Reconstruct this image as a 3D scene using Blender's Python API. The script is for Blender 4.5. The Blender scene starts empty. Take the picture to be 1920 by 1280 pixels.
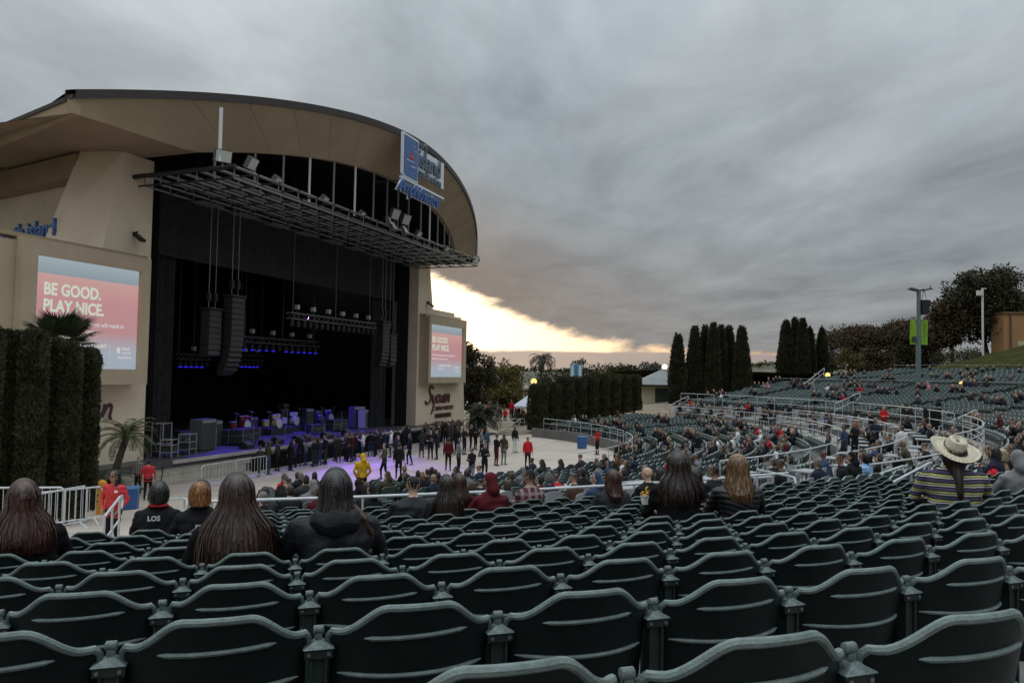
import bpy, math, random
import numpy as np
from mathutils import Vector, Matrix, kdtree

rnd = random.Random(7)
nrg = np.random.default_rng(7)
SC = bpy.context.scene
COL = SC.collection
PI = math.pi

# ------------------------------------------------------------------ camera
FPX, PITCH, ROLL = 1440.0, 0.0417, 0.018          # focal length in pixels of a 1920 px wide frame
cam_d = bpy.data.cameras.new('camera')
cam = bpy.data.objects.new('camera', cam_d)
COL.objects.link(cam)
cam_d.sensor_width = 36.0
cam_d.lens = 36.0 * FPX / 1920.0
cam_d.clip_start = 0.05
cam_d.clip_end = 9000.0
cam.matrix_world = Matrix.Rotation(PI / 2 + PITCH, 4, 'X') @ Matrix.Rotation(ROLL, 4, 'Z')
SC.camera = cam

# ------------------------------------------------------------------ world: overcast deck with a sunset gap
SUN_AZ, SUN_EL = math.radians(-9.0), math.radians(3.0)   # azimuth from +Y, clockwise positive
wd = bpy.data.worlds.new('World')
SC.world = wd
wd.use_nodes = True
wn, wl = wd.node_tree.nodes, wd.node_tree.links
wn.clear()


def wnode(t, **kw):
    n = wn.new(t)
    for k, v in kw.items():
        setattr(n, k, v)
    return n


def wmath(op, a, b=None, c=None, clamp=False):
    n = wnode('ShaderNodeMath', operation=op, use_clamp=clamp)
    for i, v in enumerate((a, b, c)):
        if v is None:
            continue
        if isinstance(v, (int, float)):
            n.inputs[i].default_value = v
        else:
            wl.new(v, n.inputs[i])
    return n.outputs[0]


def wsmooth(x, lo, hi):
    n = wnode('ShaderNodeMapRange', interpolation_type='SMOOTHSTEP')
    wl.new(x, n.inputs[0])
    for i, v in ((1, lo), (2, hi)):
        if isinstance(v, (int, float)):
            n.inputs[i].default_value = v
        else:
            wl.new(v, n.inputs[i])
    return n.outputs[0]


def wmix(f, a, b, mode='MIX'):
    n = wnode('ShaderNodeMix', data_type='RGBA', blend_type=mode)
    for i, v in ((0, f), (6, a), (7, b)):
        if isinstance(v, (int, float)):
            n.inputs[i].default_value = v
        elif isinstance(v, tuple):
            n.inputs[i].default_value = (*v, 1)
        else:
            wl.new(v, n.inputs[i])
    return n.outputs[2]


tc = wnode('ShaderNodeTexCoord')
sep = wnode('ShaderNodeSeparateXYZ')
wl.new(tc.outputs['Generated'], sep.inputs[0])
dx, dy, dz = sep.outputs
hor = wmath('SQRT', wmath('ADD', wmath('MULTIPLY', dx, dx), wmath('MULTIPLY', dy, dy)))
el = wmath('DIVIDE', dz, wmath('MAXIMUM', hor, 0.001))
az = wmath('ARCTAN2', dx, dy)
# cloud-plane coordinates
zz = wmath('ADD', wmath('MAXIMUM', dz, 0.0), 0.06)
cmb = wnode('ShaderNodeCombineXYZ')
wl.new(wmath('DIVIDE', dx, zz), cmb.inputs[0])
wl.new(wmath('DIVIDE', dy, zz), cmb.inputs[1])


def wnoise(vec, scale, detail, rough, dist=0.0, rot=0.0, sc=(1, 1, 1)):
    m = wnode('ShaderNodeMapping')
    m.inputs['Rotation'].default_value = (0, 0, rot)
    m.inputs['Scale'].default_value = sc
    wl.new(vec, m.inputs[0])
    n = wnode('ShaderNodeTexNoise')
    n.inputs['Scale'].default_value = scale
    n.inputs['Detail'].default_value = detail
    n.inputs['Roughness'].default_value = rough
    n.inputs['Distortion'].default_value = dist
    wl.new(m.outputs[0], n.inputs['Vector'])
    return n.outputs[0]


n_big = wnoise(cmb.outputs[0], 0.62, 5, 0.55, 0.3, 0.5, (1.0, 0.55, 1))
n_mid = wnoise(cmb.outputs[0], 1.9, 7, 0.6, 0.5, 0.35, (1.0, 0.5, 1))
cmb2 = wnode('ShaderNodeCombineXYZ')
wl.new(az, cmb2.inputs[0])
wl.new(wmath('MULTIPLY', el, 3.2), cmb2.inputs[1])
n_edge = wnoise(cmb2.outputs[0], 7.5, 8, 0.66, 0.5)
n_low = wnoise(cmb2.outputs[0], 6.0, 8, 0.62, 0.3)
# clear sky seen through the gap under the deck
sky = wnode('ShaderNodeTexSky')
sky.sky_type = 'NISHITA'
sky.sun_disc = False
sky.sun_elevation = SUN_EL
sky.sun_rotation = SUN_AZ
sky.dust_density = 2.0
sky.air_density = 1.2
skyc = wmix(1.0, sky.outputs[0], (0.115, 0.115, 0.115), 'MULTIPLY')
# glow of the hidden sun on the thin cloud in the gap
dot_az = wmath('SUBTRACT', az, SUN_AZ + 0.06)
glow = wmath('POWER', 2.718, wmath('MULTIPLY', wmath('MULTIPLY', dot_az, dot_az), -11.0))
gapc = wmix(glow, (0.98, 0.52, 0.20), (1.95, 1.70, 1.28))
gapc = wmix(0.20, gapc, skyc)
# deck colour: mottled; overhead boosted past an ordinary overcast to light walls and floor
up_ = wmath('MAXIMUM', dz, 0.0)
lum = wmath('ADD', wmath('ADD', 0.292, wmath('MULTIPLY', up_, 0.13)), wmath('MULTIPLY', wmath('POWER', up_, 3.0), 1.95))
mot = wmath('ADD', wmath('MULTIPLY', wmath('SUBTRACT', n_big, 0.5), 1.05), wmath('MULTIPLY', wmath('SUBTRACT', n_mid, 0.5), 0.75))
lum = wmath('MULTIPLY', lum, wmath('ADD', 1.06, wmath('MULTIPLY', mot, 1.35)))
tint = wmix(wsmooth(n_big, 0.35, 0.65), (0.875, 0.995, 1.085), (0.915, 1.0, 1.05))
deck = wmix(1.0, tint, (1, 1, 1), 'MULTIPLY')
lumc = wnode('ShaderNodeCombineXYZ')
for i in range(3):
    wl.new(lum, lumc.inputs[i])
deck = wmix(1.0, deck, lumc.outputs[0], 'MULTIPLY')
# deck turns warm and a little darker towards the gap
edge = wmath('ADD', 0.024, wmath('MULTIPLY', 0.148, wmath('POWER', 2.718, wmath('MULTIPLY', -1.0, wmath('POWER', wmath('ABSOLUTE', wmath('DIVIDE', wmath('ADD', az, 0.25), 0.250)), 2.0)))))
above = wmath('SUBTRACT', el, edge)
warmf = wmath('MULTIPLY', wsmooth(above, 0.21, 0.0), wmath('ADD', 0.26, wmath('MULTIPLY', glow, 0.72)))
deck = wmix(warmf, deck, wmix(n_mid, (0.20, 0.168, 0.150), (0.36, 0.295, 0.240)))
# deck mask with ragged lower edge
rag = wmath('ADD', above, wmath('MULTIPLY', wmath('SUBTRACT', n_edge, 0.50), 0.060))
mask = wsmooth(rag, -0.008, 0.009)
skyf = wmix(mask, gapc, deck)
# low cloud bank on the horizon
bank_top = wmath('ADD', 0.0300, wmath('MULTIPLY', wmath('SUBTRACT', n_low, 0.5), 0.018))
bankf = wsmooth(wmath('SUBTRACT', bank_top, el), -0.0022, 0.0016)
bankc = wmix(glow, (0.34, 0.30, 0.285), (0.56, 0.44, 0.355))
bankc = wmix(wsmooth(n_low, 0.4, 0.7), bankc, wmix(1.0, bankc, (1.22, 1.18, 1.1), 'MULTIPLY'))
skyf = wmix(bankf, skyf, bankc)
bg = wnode('ShaderNodeBackground')
bg.inputs['Strength'].default_value = 1.0
wl.new(skyf, bg.inputs['Color'])
wo = wnode('ShaderNodeOutputWorld')
wl.new(bg.outputs[0], wo.inputs['Surface'])

# ------------------------------------------------------------------ sun (veiled, low, soft)
sd = bpy.data.lights.new('sun', 'SUN')
sd.energy = 0.22
sd.angle = math.radians(14)
sd.color = (1.0, 0.80, 0.58)
sun = bpy.data.objects.new('sun', sd)
COL.objects.link(sun)
sdir = Vector((math.sin(SUN_AZ) * math.cos(SUN_EL + 0.07), math.cos(SUN_AZ) * math.cos(SUN_EL + 0.07), math.sin(SUN_EL + 0.07)))
sun.rotation_euler = (-sdir).to_track_quat('-Z', 'Y').to_euler()

vs = SC.view_settings
vs.view_transform = 'Standard'
vs.look = 'None'
vs.exposure = 0.0
vs.gamma = 1.0
vs.use_curve_mapping = False

# ------------------------------------------------------------------ where a point of the picture lies in the place
CP, SP_ = math.cos(PITCH), math.sin(PITCH)
CR, SR = math.cos(ROLL), math.sin(ROLL)


def ray(px, py):
    a, b = (px - 960) / FPX, (640 - py) / FPX
    u, v = a * CR - b * SR, a * SR + b * CR
    d = np.array([u, CP - v * SP_, SP_ + v * CP])
    return d / d[1]


def at(px, py, Y):
    return ray(px, py) * Y


def proj(P):
    x, y, z = P[0], P[1], P[2]
    yc, zc = y * CP + z * SP_, -y * SP_ + z * CP
    if yc < 0.05:
        return (-9999.0, -9999.0)
    u, v = x / yc, zc / yc
    return (960 + FPX * (u * CR + v * SR), 640 - FPX * (v * CR - u * SR))


# stage frame: s along the front, p out towards the audience
L0 = np.array([-18.7, 38.4])
AX = np.array([0.338, 0.941]); AX /= np.linalg.norm(AX)
NX = np.array([AX[1], -AX[0]])
STAGE_ROT = math.atan2(AX[1], AX[0])


def SF(s, p, z):
    q = L0 + s * AX + p * NX
    return (float(q[0]), float(q[1]), float(z))


def onp(px, py, p):
    d = ray(px, py)
    t = ((L0 + p * NX) @ NX) / (d[:2] @ NX)
    P = d * t
    return float((P[:2] - L0) @ AX), float(P[2])


# seating bowl: rings round BC
RCAM, BANG = 51.0, 0.2985
BC = np.array([-RCAM * math.sin(BANG), RCAM * math.cos(BANG)])
PHI0 = math.atan2(-BC[1], -BC[0])          # azimuth of the camera seen from the centre


def ring(r, phi, z=0.0):
    return (BC[0] + r * math.cos(phi), BC[1] + r * math.sin(phi), z)


def floor_z(x, y):
    q = np.array([x, y]) - L0
    s, p = q @ AX, q @ NX
    return float(min(-5.15, -5.9 + 0.085 * (p - 2)) + 0.18 * max(0.0, -10.5 - s))


def on_floor(px, py):
    d = ray(px, py)
    Y = 45.0
    for _ in range(60):
        P = d * Y
        z = floor_z(P[0], P[1])
        Y = 0.5 * Y + 0.5 * (z / d[2])
    P = d * Y
    return (float(P[0]), float(P[1]), floor_z(P[0], P[1]))


# ------------------------------------------------------------------ helpers
def tag(o, label=None, cat=None, group=None, kind=None):
    if label: o['label'] = label
    if cat: o['category'] = cat
    if group: o['group'] = group
    if kind: o['kind'] = kind
    return o


def empty(name, loc=(0, 0, 0), rz=0.0, label=None, cat=None, group=None):
    o = bpy.data.objects.new(name, None)
    o.empty_display_size = 0.2
    COL.objects.link(o)
    o.location = loc
    o.rotation_euler = (0, 0, rz)
    return tag(o, label, cat, group)


def link(name, me, parent=None, loc=None, rot=None):
    o = bpy.data.objects.new(name, me)
    COL.objects.link(o)
    if parent is not None: o.parent = parent
    if loc is not None: o.location = loc
    if rot is not None: o.rotation_euler = rot
    return o


def copy_tree(o, parent=None):
    c = o.copy()
    COL.objects.link(c)
    if parent is not None: c.parent = parent
    for ch in KIDS.get(o.name, ()):
        copy_tree(ch, c)
    return c


KIDS = {}


def note_kids(root):
    """remember the children of a prototype so that copies need no scene search"""
    KIDS[root.name] = list(root.children)
    for ch in root.children:
        note_kids(ch)


class MB:
    """collects shapes into one mesh"""

    def __init__(self):
        self.v, self.f, self.m, self.n = [], [], [], 0

    def add(self, verts, faces, mi=0):
        self.v.append(np.asarray(verts, float).reshape(-1, 3))
        b = self.n
        self.f.extend([tuple(i + b for i in f) for f in faces])
        self.m.extend([mi] * len(faces))
        self.n += len(self.v[-1])
        return self

    def box(self, x0, x1, y0, y1, z0, z1, mi=0, M=None, taper=1.0):
        c = np.array([[x0, y0, z0], [x1, y0, z0], [x1, y1, z0], [x0, y1, z0], [x0, y0, z1], [x1, y0, z1], [x1, y1, z1], [x0, y1, z1]], float)
        if taper != 1.0:
            cx, cy = (x0 + x1) / 2, (y0 + y1) / 2
            c[4:, 0] = cx + (c[4:, 0] - cx) * taper
            c[4:, 1] = cy + (c[4:, 1] - cy) * taper
        if M is not None:
            c = c @ np.array(M.to_3x3()).T + np.array(M.translation)
        return self.add(c, [(0, 3, 2, 1), (4, 5, 6, 7), (0, 1, 5, 4), (1, 2, 6, 5), (2, 3, 7, 6), (3, 0, 4, 7)], mi)

    def tube(self, pts, r, n=8, mi=0, cap=True, closed=False):
        P = np.asarray(pts, float)
        k = len(P)
        rr = np.full(k, r) if np.isscalar(r) else np.asarray(r, float)
        T = np.gradient(P, axis=0) if not closed else (np.roll(P, -1, 0) - np.roll(P, 1, 0))
        T /= np.maximum(np.linalg.norm(T, axis=1, keepdims=True), 1e-9)
        up = np.array([0, 0, 1.0]) if abs(T[0][2]) < 0.9 else np.array([1.0, 0, 0])
        N = np.cross(T[0], up); N /= np.linalg.norm(N)
        vs_ = []
        ang = np.linspace(0, 2 * PI, n, endpoint=False)
        for i in range(k):
            N = N - T[i] * (N @ T[i]); N /= max(np.linalg.norm(N), 1e-9)
            B = np.cross(T[i], N)
            vs_.append(P[i] + rr[i] * (np.cos(ang)[:, None] * N + np.sin(ang)[:, None] * B))
        V = np.concatenate(vs_)
        F = []
        for i in range(k if closed else k - 1):
            j = (i + 1) % k
            for q in range(n):
                q2 = (q + 1) % n
                F.append((i * n + q, i * n + q2, j * n + q2, j * n + q))
        if cap and not closed:
            F.append(tuple(range(n - 1, -1, -1)))
            F.append(tuple(range((k - 1) * n, k * n)))
        return self.add(V, F, mi)

    def bar(self, a, b, w, h=None, mi=0):
        """rectangular bar from a to b"""
        a, b = np.asarray(a, float), np.asarray(b, float)
        h = w if h is None else h
        t = b - a; ln = np.linalg.norm(t); t /= max(ln, 1e-9)
        up = np.array([0, 0, 1.0]) if abs(t[2]) < 0.95 else np.array([0, 1.0, 0])
        sx = np.cross(t, up); sx /= np.linalg.norm(sx)
        uz = np.cross(sx, t)
        V = []
        for e in (a, b):
            for i, j in ((-1, -1), (1, -1), (1, 1), (-1, 1)):
                V.append(e + sx * i * w / 2 + uz * j * h / 2)
        return self.add(V, [(0, 1, 2, 3), (7, 6, 5, 4), (0, 4, 5, 1), (1, 5, 6, 2), (2, 6, 7, 3), (3, 7, 4, 0)], mi)

    def lathe(self, prof, n=16, mi=0, c=(0, 0, 0), cap=True):
        V = []
        for r, z in prof:
            for k in range(n):
                a = 2 * PI * k / n
                V.append((c[0] + r * math.cos(a), c[1] + r * math.sin(a), c[2] + z))
        F = []
        for i in range(len(prof) - 1):
            for k in range(n):
                k2 = (k + 1) % n
                F.append((i * n + k, i * n + k2, (i + 1) * n + k2, (i + 1) * n + k))
        if cap:
            F.append(tuple(range(n - 1, -1, -1)))
            F.append(tuple(range((len(prof) - 1) * n, len(prof) * n)))
        return self.add(V, F, mi)

    def prism(self, poly, d0, d1, fn, mi=0):
        """polygon (a,b) extruded from d0 to d1; fn(a,b,d) -> point"""
        k = len(poly)
        V = [fn(a, b, d0) for a, b in poly] + [fn(a, b, d1) for a, b in poly]
        F = [tuple(range(k - 1, -1, -1)), tuple(range(k, 2 * k))]
        for i in range(k):
            j = (i + 1) % k
            F.append((i, j, k + j, k + i))
        return self.add(V, F, mi)

    def grid(self, G, mi=0, flip=False):
        G = np.asarray(G, float)
        a, b = G.shape[:2]
        F = []
        for i in range(a - 1):
            for j in range(b - 1):
                q = (i * b + j, i * b + j + 1, (i + 1) * b + j + 1, (i + 1) * b + j)
                F.append(q[::-1] if flip else q)
        return self.add(G.reshape(-1, 3), F, mi)

    def quads(self, Q, mi=0):
        """Q: (k,4,3)"""
        k = len(Q)
        idx = np.arange(k * 4).reshape(k, 4)
        return self.add(np.asarray(Q).reshape(-1, 3), [tuple(i) for i in idx.tolist()], mi)

    def mesh(self, name, mats, smooth=False):
        me = bpy.data.meshes.new(name)
        V = np.concatenate(self.v) if self.v else np.zeros((0, 3))
        me.from_pydata(V.tolist(), [], self.f)
        for m in (mats if isinstance(mats, (list, tuple)) else [mats]):
            me.materials.append(m)
        if any(self.m):
            me.polygons.foreach_set('material_index', self.m)
        if smooth:
            me.polygons.foreach_set('use_smooth', [True] * len(me.polygons))
            try:
                me.set_sharp_from_angle(angle=smooth if isinstance(smooth, float) else math.radians(42))
            except Exception:
                pass
        me.update()
        return me

    def obj(self, name, mats, parent=None, smooth=False, loc=None, rot=None):
        return link(name, self.mesh(name, mats, smooth), parent, loc, rot)


def quad_mesh(name, V, k, mats, smooth=False):
    """fast mesh of k separate quads (V: k*4,3)"""
    me = bpy.data.meshes.new(name)
    me.vertices.add(k * 4)
    me.vertices.foreach_set('co', np.asarray(V, np.float32).ravel())
    me.loops.add(k * 4)
    me.loops.foreach_set('vertex_index', np.arange(k * 4, dtype=np.int32))
    me.polygons.add(k)
    me.polygons.foreach_set('loop_start', np.arange(0, k * 4, 4, dtype=np.int32))
    me.polygons.foreach_set('loop_total', np.full(k, 4, np.int32))
    for m in (mats if isinstance(mats, (list, tuple)) else [mats]):
        me.materials.append(m)
    me.update(calc_edges=True)
    return me


def tile_mesh(name, TV, TF, TM, xf, mats):
    """many copies of a small template (TV verts, TF quads only, TM material ids) at xf = [(x,y,z,rz,scale)]"""
    TV = np.asarray(TV, float)
    xf = np.asarray(xf, float)
    k, nv = len(xf), len(TV)
    c, s = np.cos(xf[:, 3]), np.sin(xf[:, 3])
    sc = xf[:, 4]
    X = (TV[None, :, 0] * c[:, None] - TV[None, :, 1] * s[:, None]) * sc[:, None] + xf[:, 0:1]
    Y = (TV[None, :, 0] * s[:, None] + TV[None, :, 1] * c[:, None]) * sc[:, None] + xf[:, 1:2]
    Z = TV[None, :, 2] * sc[:, None] + xf[:, 2:3]
    V = np.stack([X, Y, Z], -1).reshape(-1, 3)
    TFa = np.asarray(TF, np.int32)
    F = (TFa[None] + (np.arange(k) * nv)[:, None, None]).reshape(-1, TFa.shape[1])
    me = bpy.data.meshes.new(name)
    me.vertices.add(len(V)); me.vertices.foreach_set('co', V.astype(np.float32).ravel())
    nf, w = F.shape
    me.loops.add(nf * w); me.loops.foreach_set('vertex_index', F.ravel().astype(np.int32))
    me.polygons.add(nf)
    me.polygons.foreach_set('loop_start', np.arange(0, nf * w, w, dtype=np.int32))
    me.polygons.foreach_set('loop_total', np.full(nf, w, np.int32))
    me.polygons.foreach_set('material_index', np.tile(np.asarray(TM, np.int32), k))
    for m in mats: me.materials.append(m)
    me.update(calc_edges=True)
    return me


# ------------------------------------------------------------------ materials
MATS = {}


def mat(name, col, rough=0.6, metal=0.0, var=0.0, scale=4.0, bump=0.0, bscale=None, spec=0.5, emit=None, estr=1.0, detail=4, island=0.0, stretch=(1, 1, 1), var2=None):
    if name in MATS: return MATS[name]
    m = bpy.data.materials.new(name)
    m.use_nodes = True
    nt = m.node_tree
    N, K = nt.nodes, nt.links
    b = N['Principled BSDF']
    b.inputs['Base Color'].default_value = (*col, 1)
    b.inputs['Roughness'].default_value = rough
    b.inputs['Metallic'].default_value = metal
    b.inputs['Specular IOR Level'].default_value = spec
    if emit:
        b.inputs['Emission Color'].default_value = (*emit, 1)
        b.inputs['Emission Strength'].default_value = estr
    if var or bump:
        t = N.new('ShaderNodeTexCoord')
        mp = N.new('ShaderNodeMapping')
        mp.inputs['Scale'].default_value = stretch
        K.new(t.outputs['Object'], mp.inputs[0])
        nz = N.new('ShaderNodeTexNoise')
        nz.inputs['Scale'].default_value = scale
        nz.inputs['Detail'].default_value = detail
        nz.inputs['Roughness'].default_value = 0.6
        K.new(mp.outputs[0], nz.inputs['Vector'])
        if var:
            r = N.new('ShaderNodeValToRGB')
            r.color_ramp.elements[0].position = 0.3
            r.color_ramp.elements[1].position = 0.7
            c0 = tuple(max(0, c * (1 - var)) for c in col) if var2 is None else var2
            c1 = tuple(min(1, c * (1 + var)) for c in col)
            r.color_ramp.elements[0].color = (*c0, 1)
            r.color_ramp.elements[1].color = (*c1, 1)
            K.new(nz.outputs[0], r.inputs[0])
            out = r.outputs[0]
            if island:
                g = N.new('ShaderNodeNewGeometry')
                mx = N.new('ShaderNodeMix'); mx.data_type = 'RGBA'; mx.blend_type = 'MULTIPLY'
                mr = N.new('ShaderNodeMapRange')
                mr.inputs[3].default_value = 1 - island
                mr.inputs[4].default_value = 1 + island
                K.new(g.outputs['Random Per Island'], mr.inputs[0])
                cb = N.new('ShaderNodeCombineXYZ')
                for i in range(3): K.new(mr.outputs[0], cb.inputs[i])
                mx.inputs[0].default_value = 1.0
                K.new(out, mx.inputs[6]); K.new(cb.outputs[0], mx.inputs[7])
                out = mx.outputs[2]
            K.new(out, b.inputs['Base Color'])
        if bump:
            n2 = N.new('ShaderNodeTexNoise')
            n2.inputs['Scale'].default_value = bscale or scale * 6
            n2.inputs['Detail'].default_value = 6
            K.new(mp.outputs[0], n2.inputs['Vector'])
            bp = N.new('ShaderNodeBump')
            bp.inputs['Strength'].default_value = min(1.0, bump)
            bp.inputs['Distance'].default_value = 0.02
            K.new(n2.outputs[0], bp.inputs['Height'])
            K.new(bp.outputs[0], b.inputs['Normal'])
    MATS[name] = m
    return m


def emit_mat(name, col, s=1.0):
    if name in MATS: return MATS[name]
    m = bpy.data.materials.new(name)
    m.use_nodes = True
    nt = m.node_tree
    nt.nodes.clear()
    e = nt.nodes.new('ShaderNodeEmission')
    e.inputs[0].default_value = (*col, 1)
    e.inputs[1].default_value = s
    o = nt.nodes.new('ShaderNodeOutputMaterial')
    nt.links.new(e.outputs[0], o.inputs[0])
    MATS[name] = m
    return m


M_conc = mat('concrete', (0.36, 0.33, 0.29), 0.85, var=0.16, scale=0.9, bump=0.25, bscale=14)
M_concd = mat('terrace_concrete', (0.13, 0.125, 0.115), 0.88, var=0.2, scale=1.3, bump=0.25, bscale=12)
M_tanwall = mat('tan_retaining_wall', (0.30, 0.245, 0.185), 0.9, var=0.22, scale=1.4, bump=0.4, bscale=18)
M_frame = mat('frame_stucco', (0.43, 0.345, 0.24), 0.9, var=0.10, scale=0.6, bump=0.3, bscale=30)
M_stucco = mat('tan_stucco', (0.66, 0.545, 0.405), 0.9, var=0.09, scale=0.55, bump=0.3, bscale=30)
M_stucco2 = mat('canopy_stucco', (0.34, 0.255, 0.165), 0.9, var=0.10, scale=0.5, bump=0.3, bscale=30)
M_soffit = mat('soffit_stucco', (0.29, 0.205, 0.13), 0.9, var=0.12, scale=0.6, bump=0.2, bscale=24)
M_roof = mat('dark_roof_edge', (0.035, 0.026, 0.025), 0.6, var=0.2, scale=2)
M_black = mat('black_drape', (0.010, 0.0095, 0.010), 0.95, var=0.3, scale=3, spec=0.1)
M_drape = mat('charcoal_drape', (0.032, 0.031, 0.032), 0.95, var=0.25, scale=3, spec=0.1)
M_bsteel = mat('black_steel', (0.022, 0.021, 0.021), 0.5, 0.3)
M_steel = mat('grey_steel', (0.20, 0.195, 0.19), 0.5, 0.55)
M_wsteel = mat('pale_steel', (0.62, 0.62, 0.60), 0.45, 0.1)
M_galv = mat('galvanised_rail', (0.55, 0.57, 0.58), 0.42, 0.45, var=0.12, scale=6)
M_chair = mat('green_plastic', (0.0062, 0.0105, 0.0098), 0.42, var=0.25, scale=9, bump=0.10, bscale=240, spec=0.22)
M_rim = mat('worn_skylit_rim', (0.135, 0.172, 0.160), 0.50, var=0.30, scale=22, bump=0.22, bscale=160, spec=0.4)  # paler than the backs: caught sky light put into the colour, plus mottled wear
M_brk = mat('weathered_bracket', (0.105, 0.132, 0.128), 0.5, 0.1, var=0.7, scale=30, bump=0.3, bscale=120, spec=0.4)
M_bolt = mat('bolt_steel', (0.22, 0.21, 0.2), 0.4, 0.7)
M_post = mat('green_cast_iron', (0.017, 0.026, 0.024), 0.5, var=0.3, scale=12, spec=0.4)
M_white = mat('white_paint', (0.72, 0.72, 0.70), 0.5)
M_dark = mat('dark_grey', (0.05, 0.05, 0.052), 0.6)

# ------------------------------------------------------------------ meshes that need evaluation (text, remeshed bodies), made before the scene grows
_tmp = []


def queue_text(key, body, size, extrude=0.02, bold=0.0, shear=0.0, align='LEFT', space=1.0, bevel=0.0):
    cu = bpy.data.curves.new(key, 'FONT')
    cu.body = body
    cu.size = size
    cu.extrude = extrude
    cu.offset = bold
    cu.shear = shear
    cu.align_x = align
    cu.space_character = space
    cu.bevel_depth = bevel
    cu.resolution_u = 3
    o = bpy.data.objects.new(key, cu)
    COL.objects.link(o)
    _tmp.append((key, o, None))


def queue_remesh(key, prims, voxel, smooth_it=3, disp=None):
    """prims: [(verts, faces, tag)] -> one continuous surface, faces tagged by the nearest primitive"""
    mb = MB()
    for v, f, t in prims: mb.add(v, f)
    me = mb.mesh(key, [])
    o = bpy.data.objects.new(key, me)
    COL.objects.link(o)
    rm = o.modifiers.new('r', 'REMESH')
    rm.mode = 'VOXEL'
    rm.voxel_size = voxel
    if smooth_it:
        s = o.modifiers.new('s', 'SMOOTH')
        s.factor = 0.5
        s.iterations = smooth_it
    _tmp.append((key, o, (prims, disp)))


BAKED = {}


def bake_queue():
    dg = bpy.context.evaluated_depsgraph_get()
    dg.update()
    for key, o, pr in _tmp:
        me = bpy.data.meshes.new_from_object(o.evaluated_get(dg))
        me.name = key
        me.materials.clear()
        if pr:
            prims, disp = pr
            tot = sum(len(v) for v, f, t in prims)
            kd = kdtree.KDTree(tot)
            tags, i = [], 0
            for v, f, t in prims:
                for q in v:
                    kd.insert(Vector(q), i); i += 1
                    tags.append(t)
            kd.balance()
            mi = [tags[kd.find(p.center)[1]] for p in me.polygons]
            if disp is not None:
                co = np.empty(len(me.vertices) * 3, np.float32); me.vertices.foreach_get('co', co)
                no = np.empty(len(me.vertices) * 3, np.float32); me.vertices.foreach_get('normal', no)
                co = disp(co.reshape(-1, 3), no.reshape(-1, 3))
                me.vertices.foreach_set('co', co.astype(np.float32).ravel())
            me['tags'] = 1
            for _ in range(max(mi) + 1): me.materials.append(None)
            me.polygons.foreach_set('material_index', mi)
            me.polygons.foreach_set('use_smooth', [True] * len(me.polygons))
            me.update()
        BAKED[key] = me
    for key, o, pr in _tmp:
        d = o.data
        bpy.data.objects.remove(o)
        (bpy.data.curves if isinstance(d, bpy.types.Curve) else bpy.data.meshes).remove(d)
    _tmp.clear()


def text_obj(key, m, parent, M, name='lettering'):
    me = BAKED[key]
    if not me.materials: me.materials.append(m)
    o = link(name, me, parent)
    o.matrix_basis = M
    return o

# ------------------------------------------------------------------ bodies
def cap_prim(p0, p1, r0, r1, tg, n=10):
    """closed tapered capsule"""
    p0, p1 = np.asarray(p0, float), np.asarray(p1, float)
    t = p1 - p0; ln = np.linalg.norm(t); t = t / max(ln, 1e-6)
    up = np.array([0, 0, 1.0]) if abs(t[2]) < 0.9 else np.array([0, 1.0, 0])
    a = np.cross(t, up); a /= np.linalg.norm(a); b = np.cross(t, a)
    rings = []
    for k in (-1.2, -0.75, -0.3): rings.append((p0 + t * r0 * math.sin(k), r0 * math.cos(k)))
    for q in (0.0, 0.25, 0.5, 0.75, 1.0): rings.append((p0 + t * ln * q, r0 + (r1 - r0) * q))
    for k in (0.3, 0.75, 1.2): rings.append((p1 + t * r1 * math.sin(k), r1 * math.cos(k)))
    V, F = [], []
    for c, r in rings:
        for i in range(n):
            w = 2 * PI * i / n
            V.append(c + r * (math.cos(w) * a + math.sin(w) * b))
    m = len(rings)
    for i in range(m - 1):
        for j in range(n):
            j2 = (j + 1) % n
            F.append((i * n + j, i * n + j2, (i + 1) * n + j2, (i + 1) * n + j))
    F.append(tuple(range(n - 1, -1, -1))); F.append(tuple(range((m - 1) * n, m * n)))
    return (np.array(V), F, tg)


def ell_prim(c, r, tg, n=12, m=9, R=None):
    V, F = [], []
    for i in range(m):
        th = PI * (i + 0.5) / m
        for j in range(n):
            w = 2 * PI * j / n
            V.append((r[0] * math.sin(th) * math.cos(w), r[1] * math.sin(th) * math.sin(w), r[2] * math.cos(th)))
    V = np.array(V)
    if R is not None: V = V @ np.array(R.to_3x3()).T
    V = V + np.asarray(c, float)
    for i in range(m - 1):
        for j in range(n):
            j2 = (j + 1) % n
            F.append((i * n + j, (i + 1) * n + j, (i + 1) * n + j2, i * n + j2))
    F.append(tuple(range(n))); F.append(tuple(range(m * n - 1, (m - 1) * n - 1, -1)))
    return (V, F, tg)


def loft_prim(rings, tg, n=16, pw=2.4):
    """rings: (x,y,z,rx,ry) superelliptic sections, bottom to top"""
    V, F = [], []
    for x, y, z, rx, ry in rings:
        for j in range(n):
            w = 2 * PI * j / n
            cw, sw = math.cos(w), math.sin(w)
            V.append((x + rx * math.copysign(abs(cw) ** (2 / pw), cw), y + ry * math.copysign(abs(sw) ** (2 / pw), sw), z))
    m = len(rings)
    for i in range(m - 1):
        for j in range(n):
            j2 = (j + 1) % n
            F.append((i * n + j, i * n + j2, (i + 1) * n + j2, (i + 1) * n + j))
    F.append(tuple(range(n - 1, -1, -1))); F.append(tuple(range((m - 1) * n, m * n)))
    return (np.array(V), F, tg)


TOP, PANTS, SKIN, HAIR, SHOE, EXTRA = 0, 1, 2, 3, 4, 5


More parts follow.
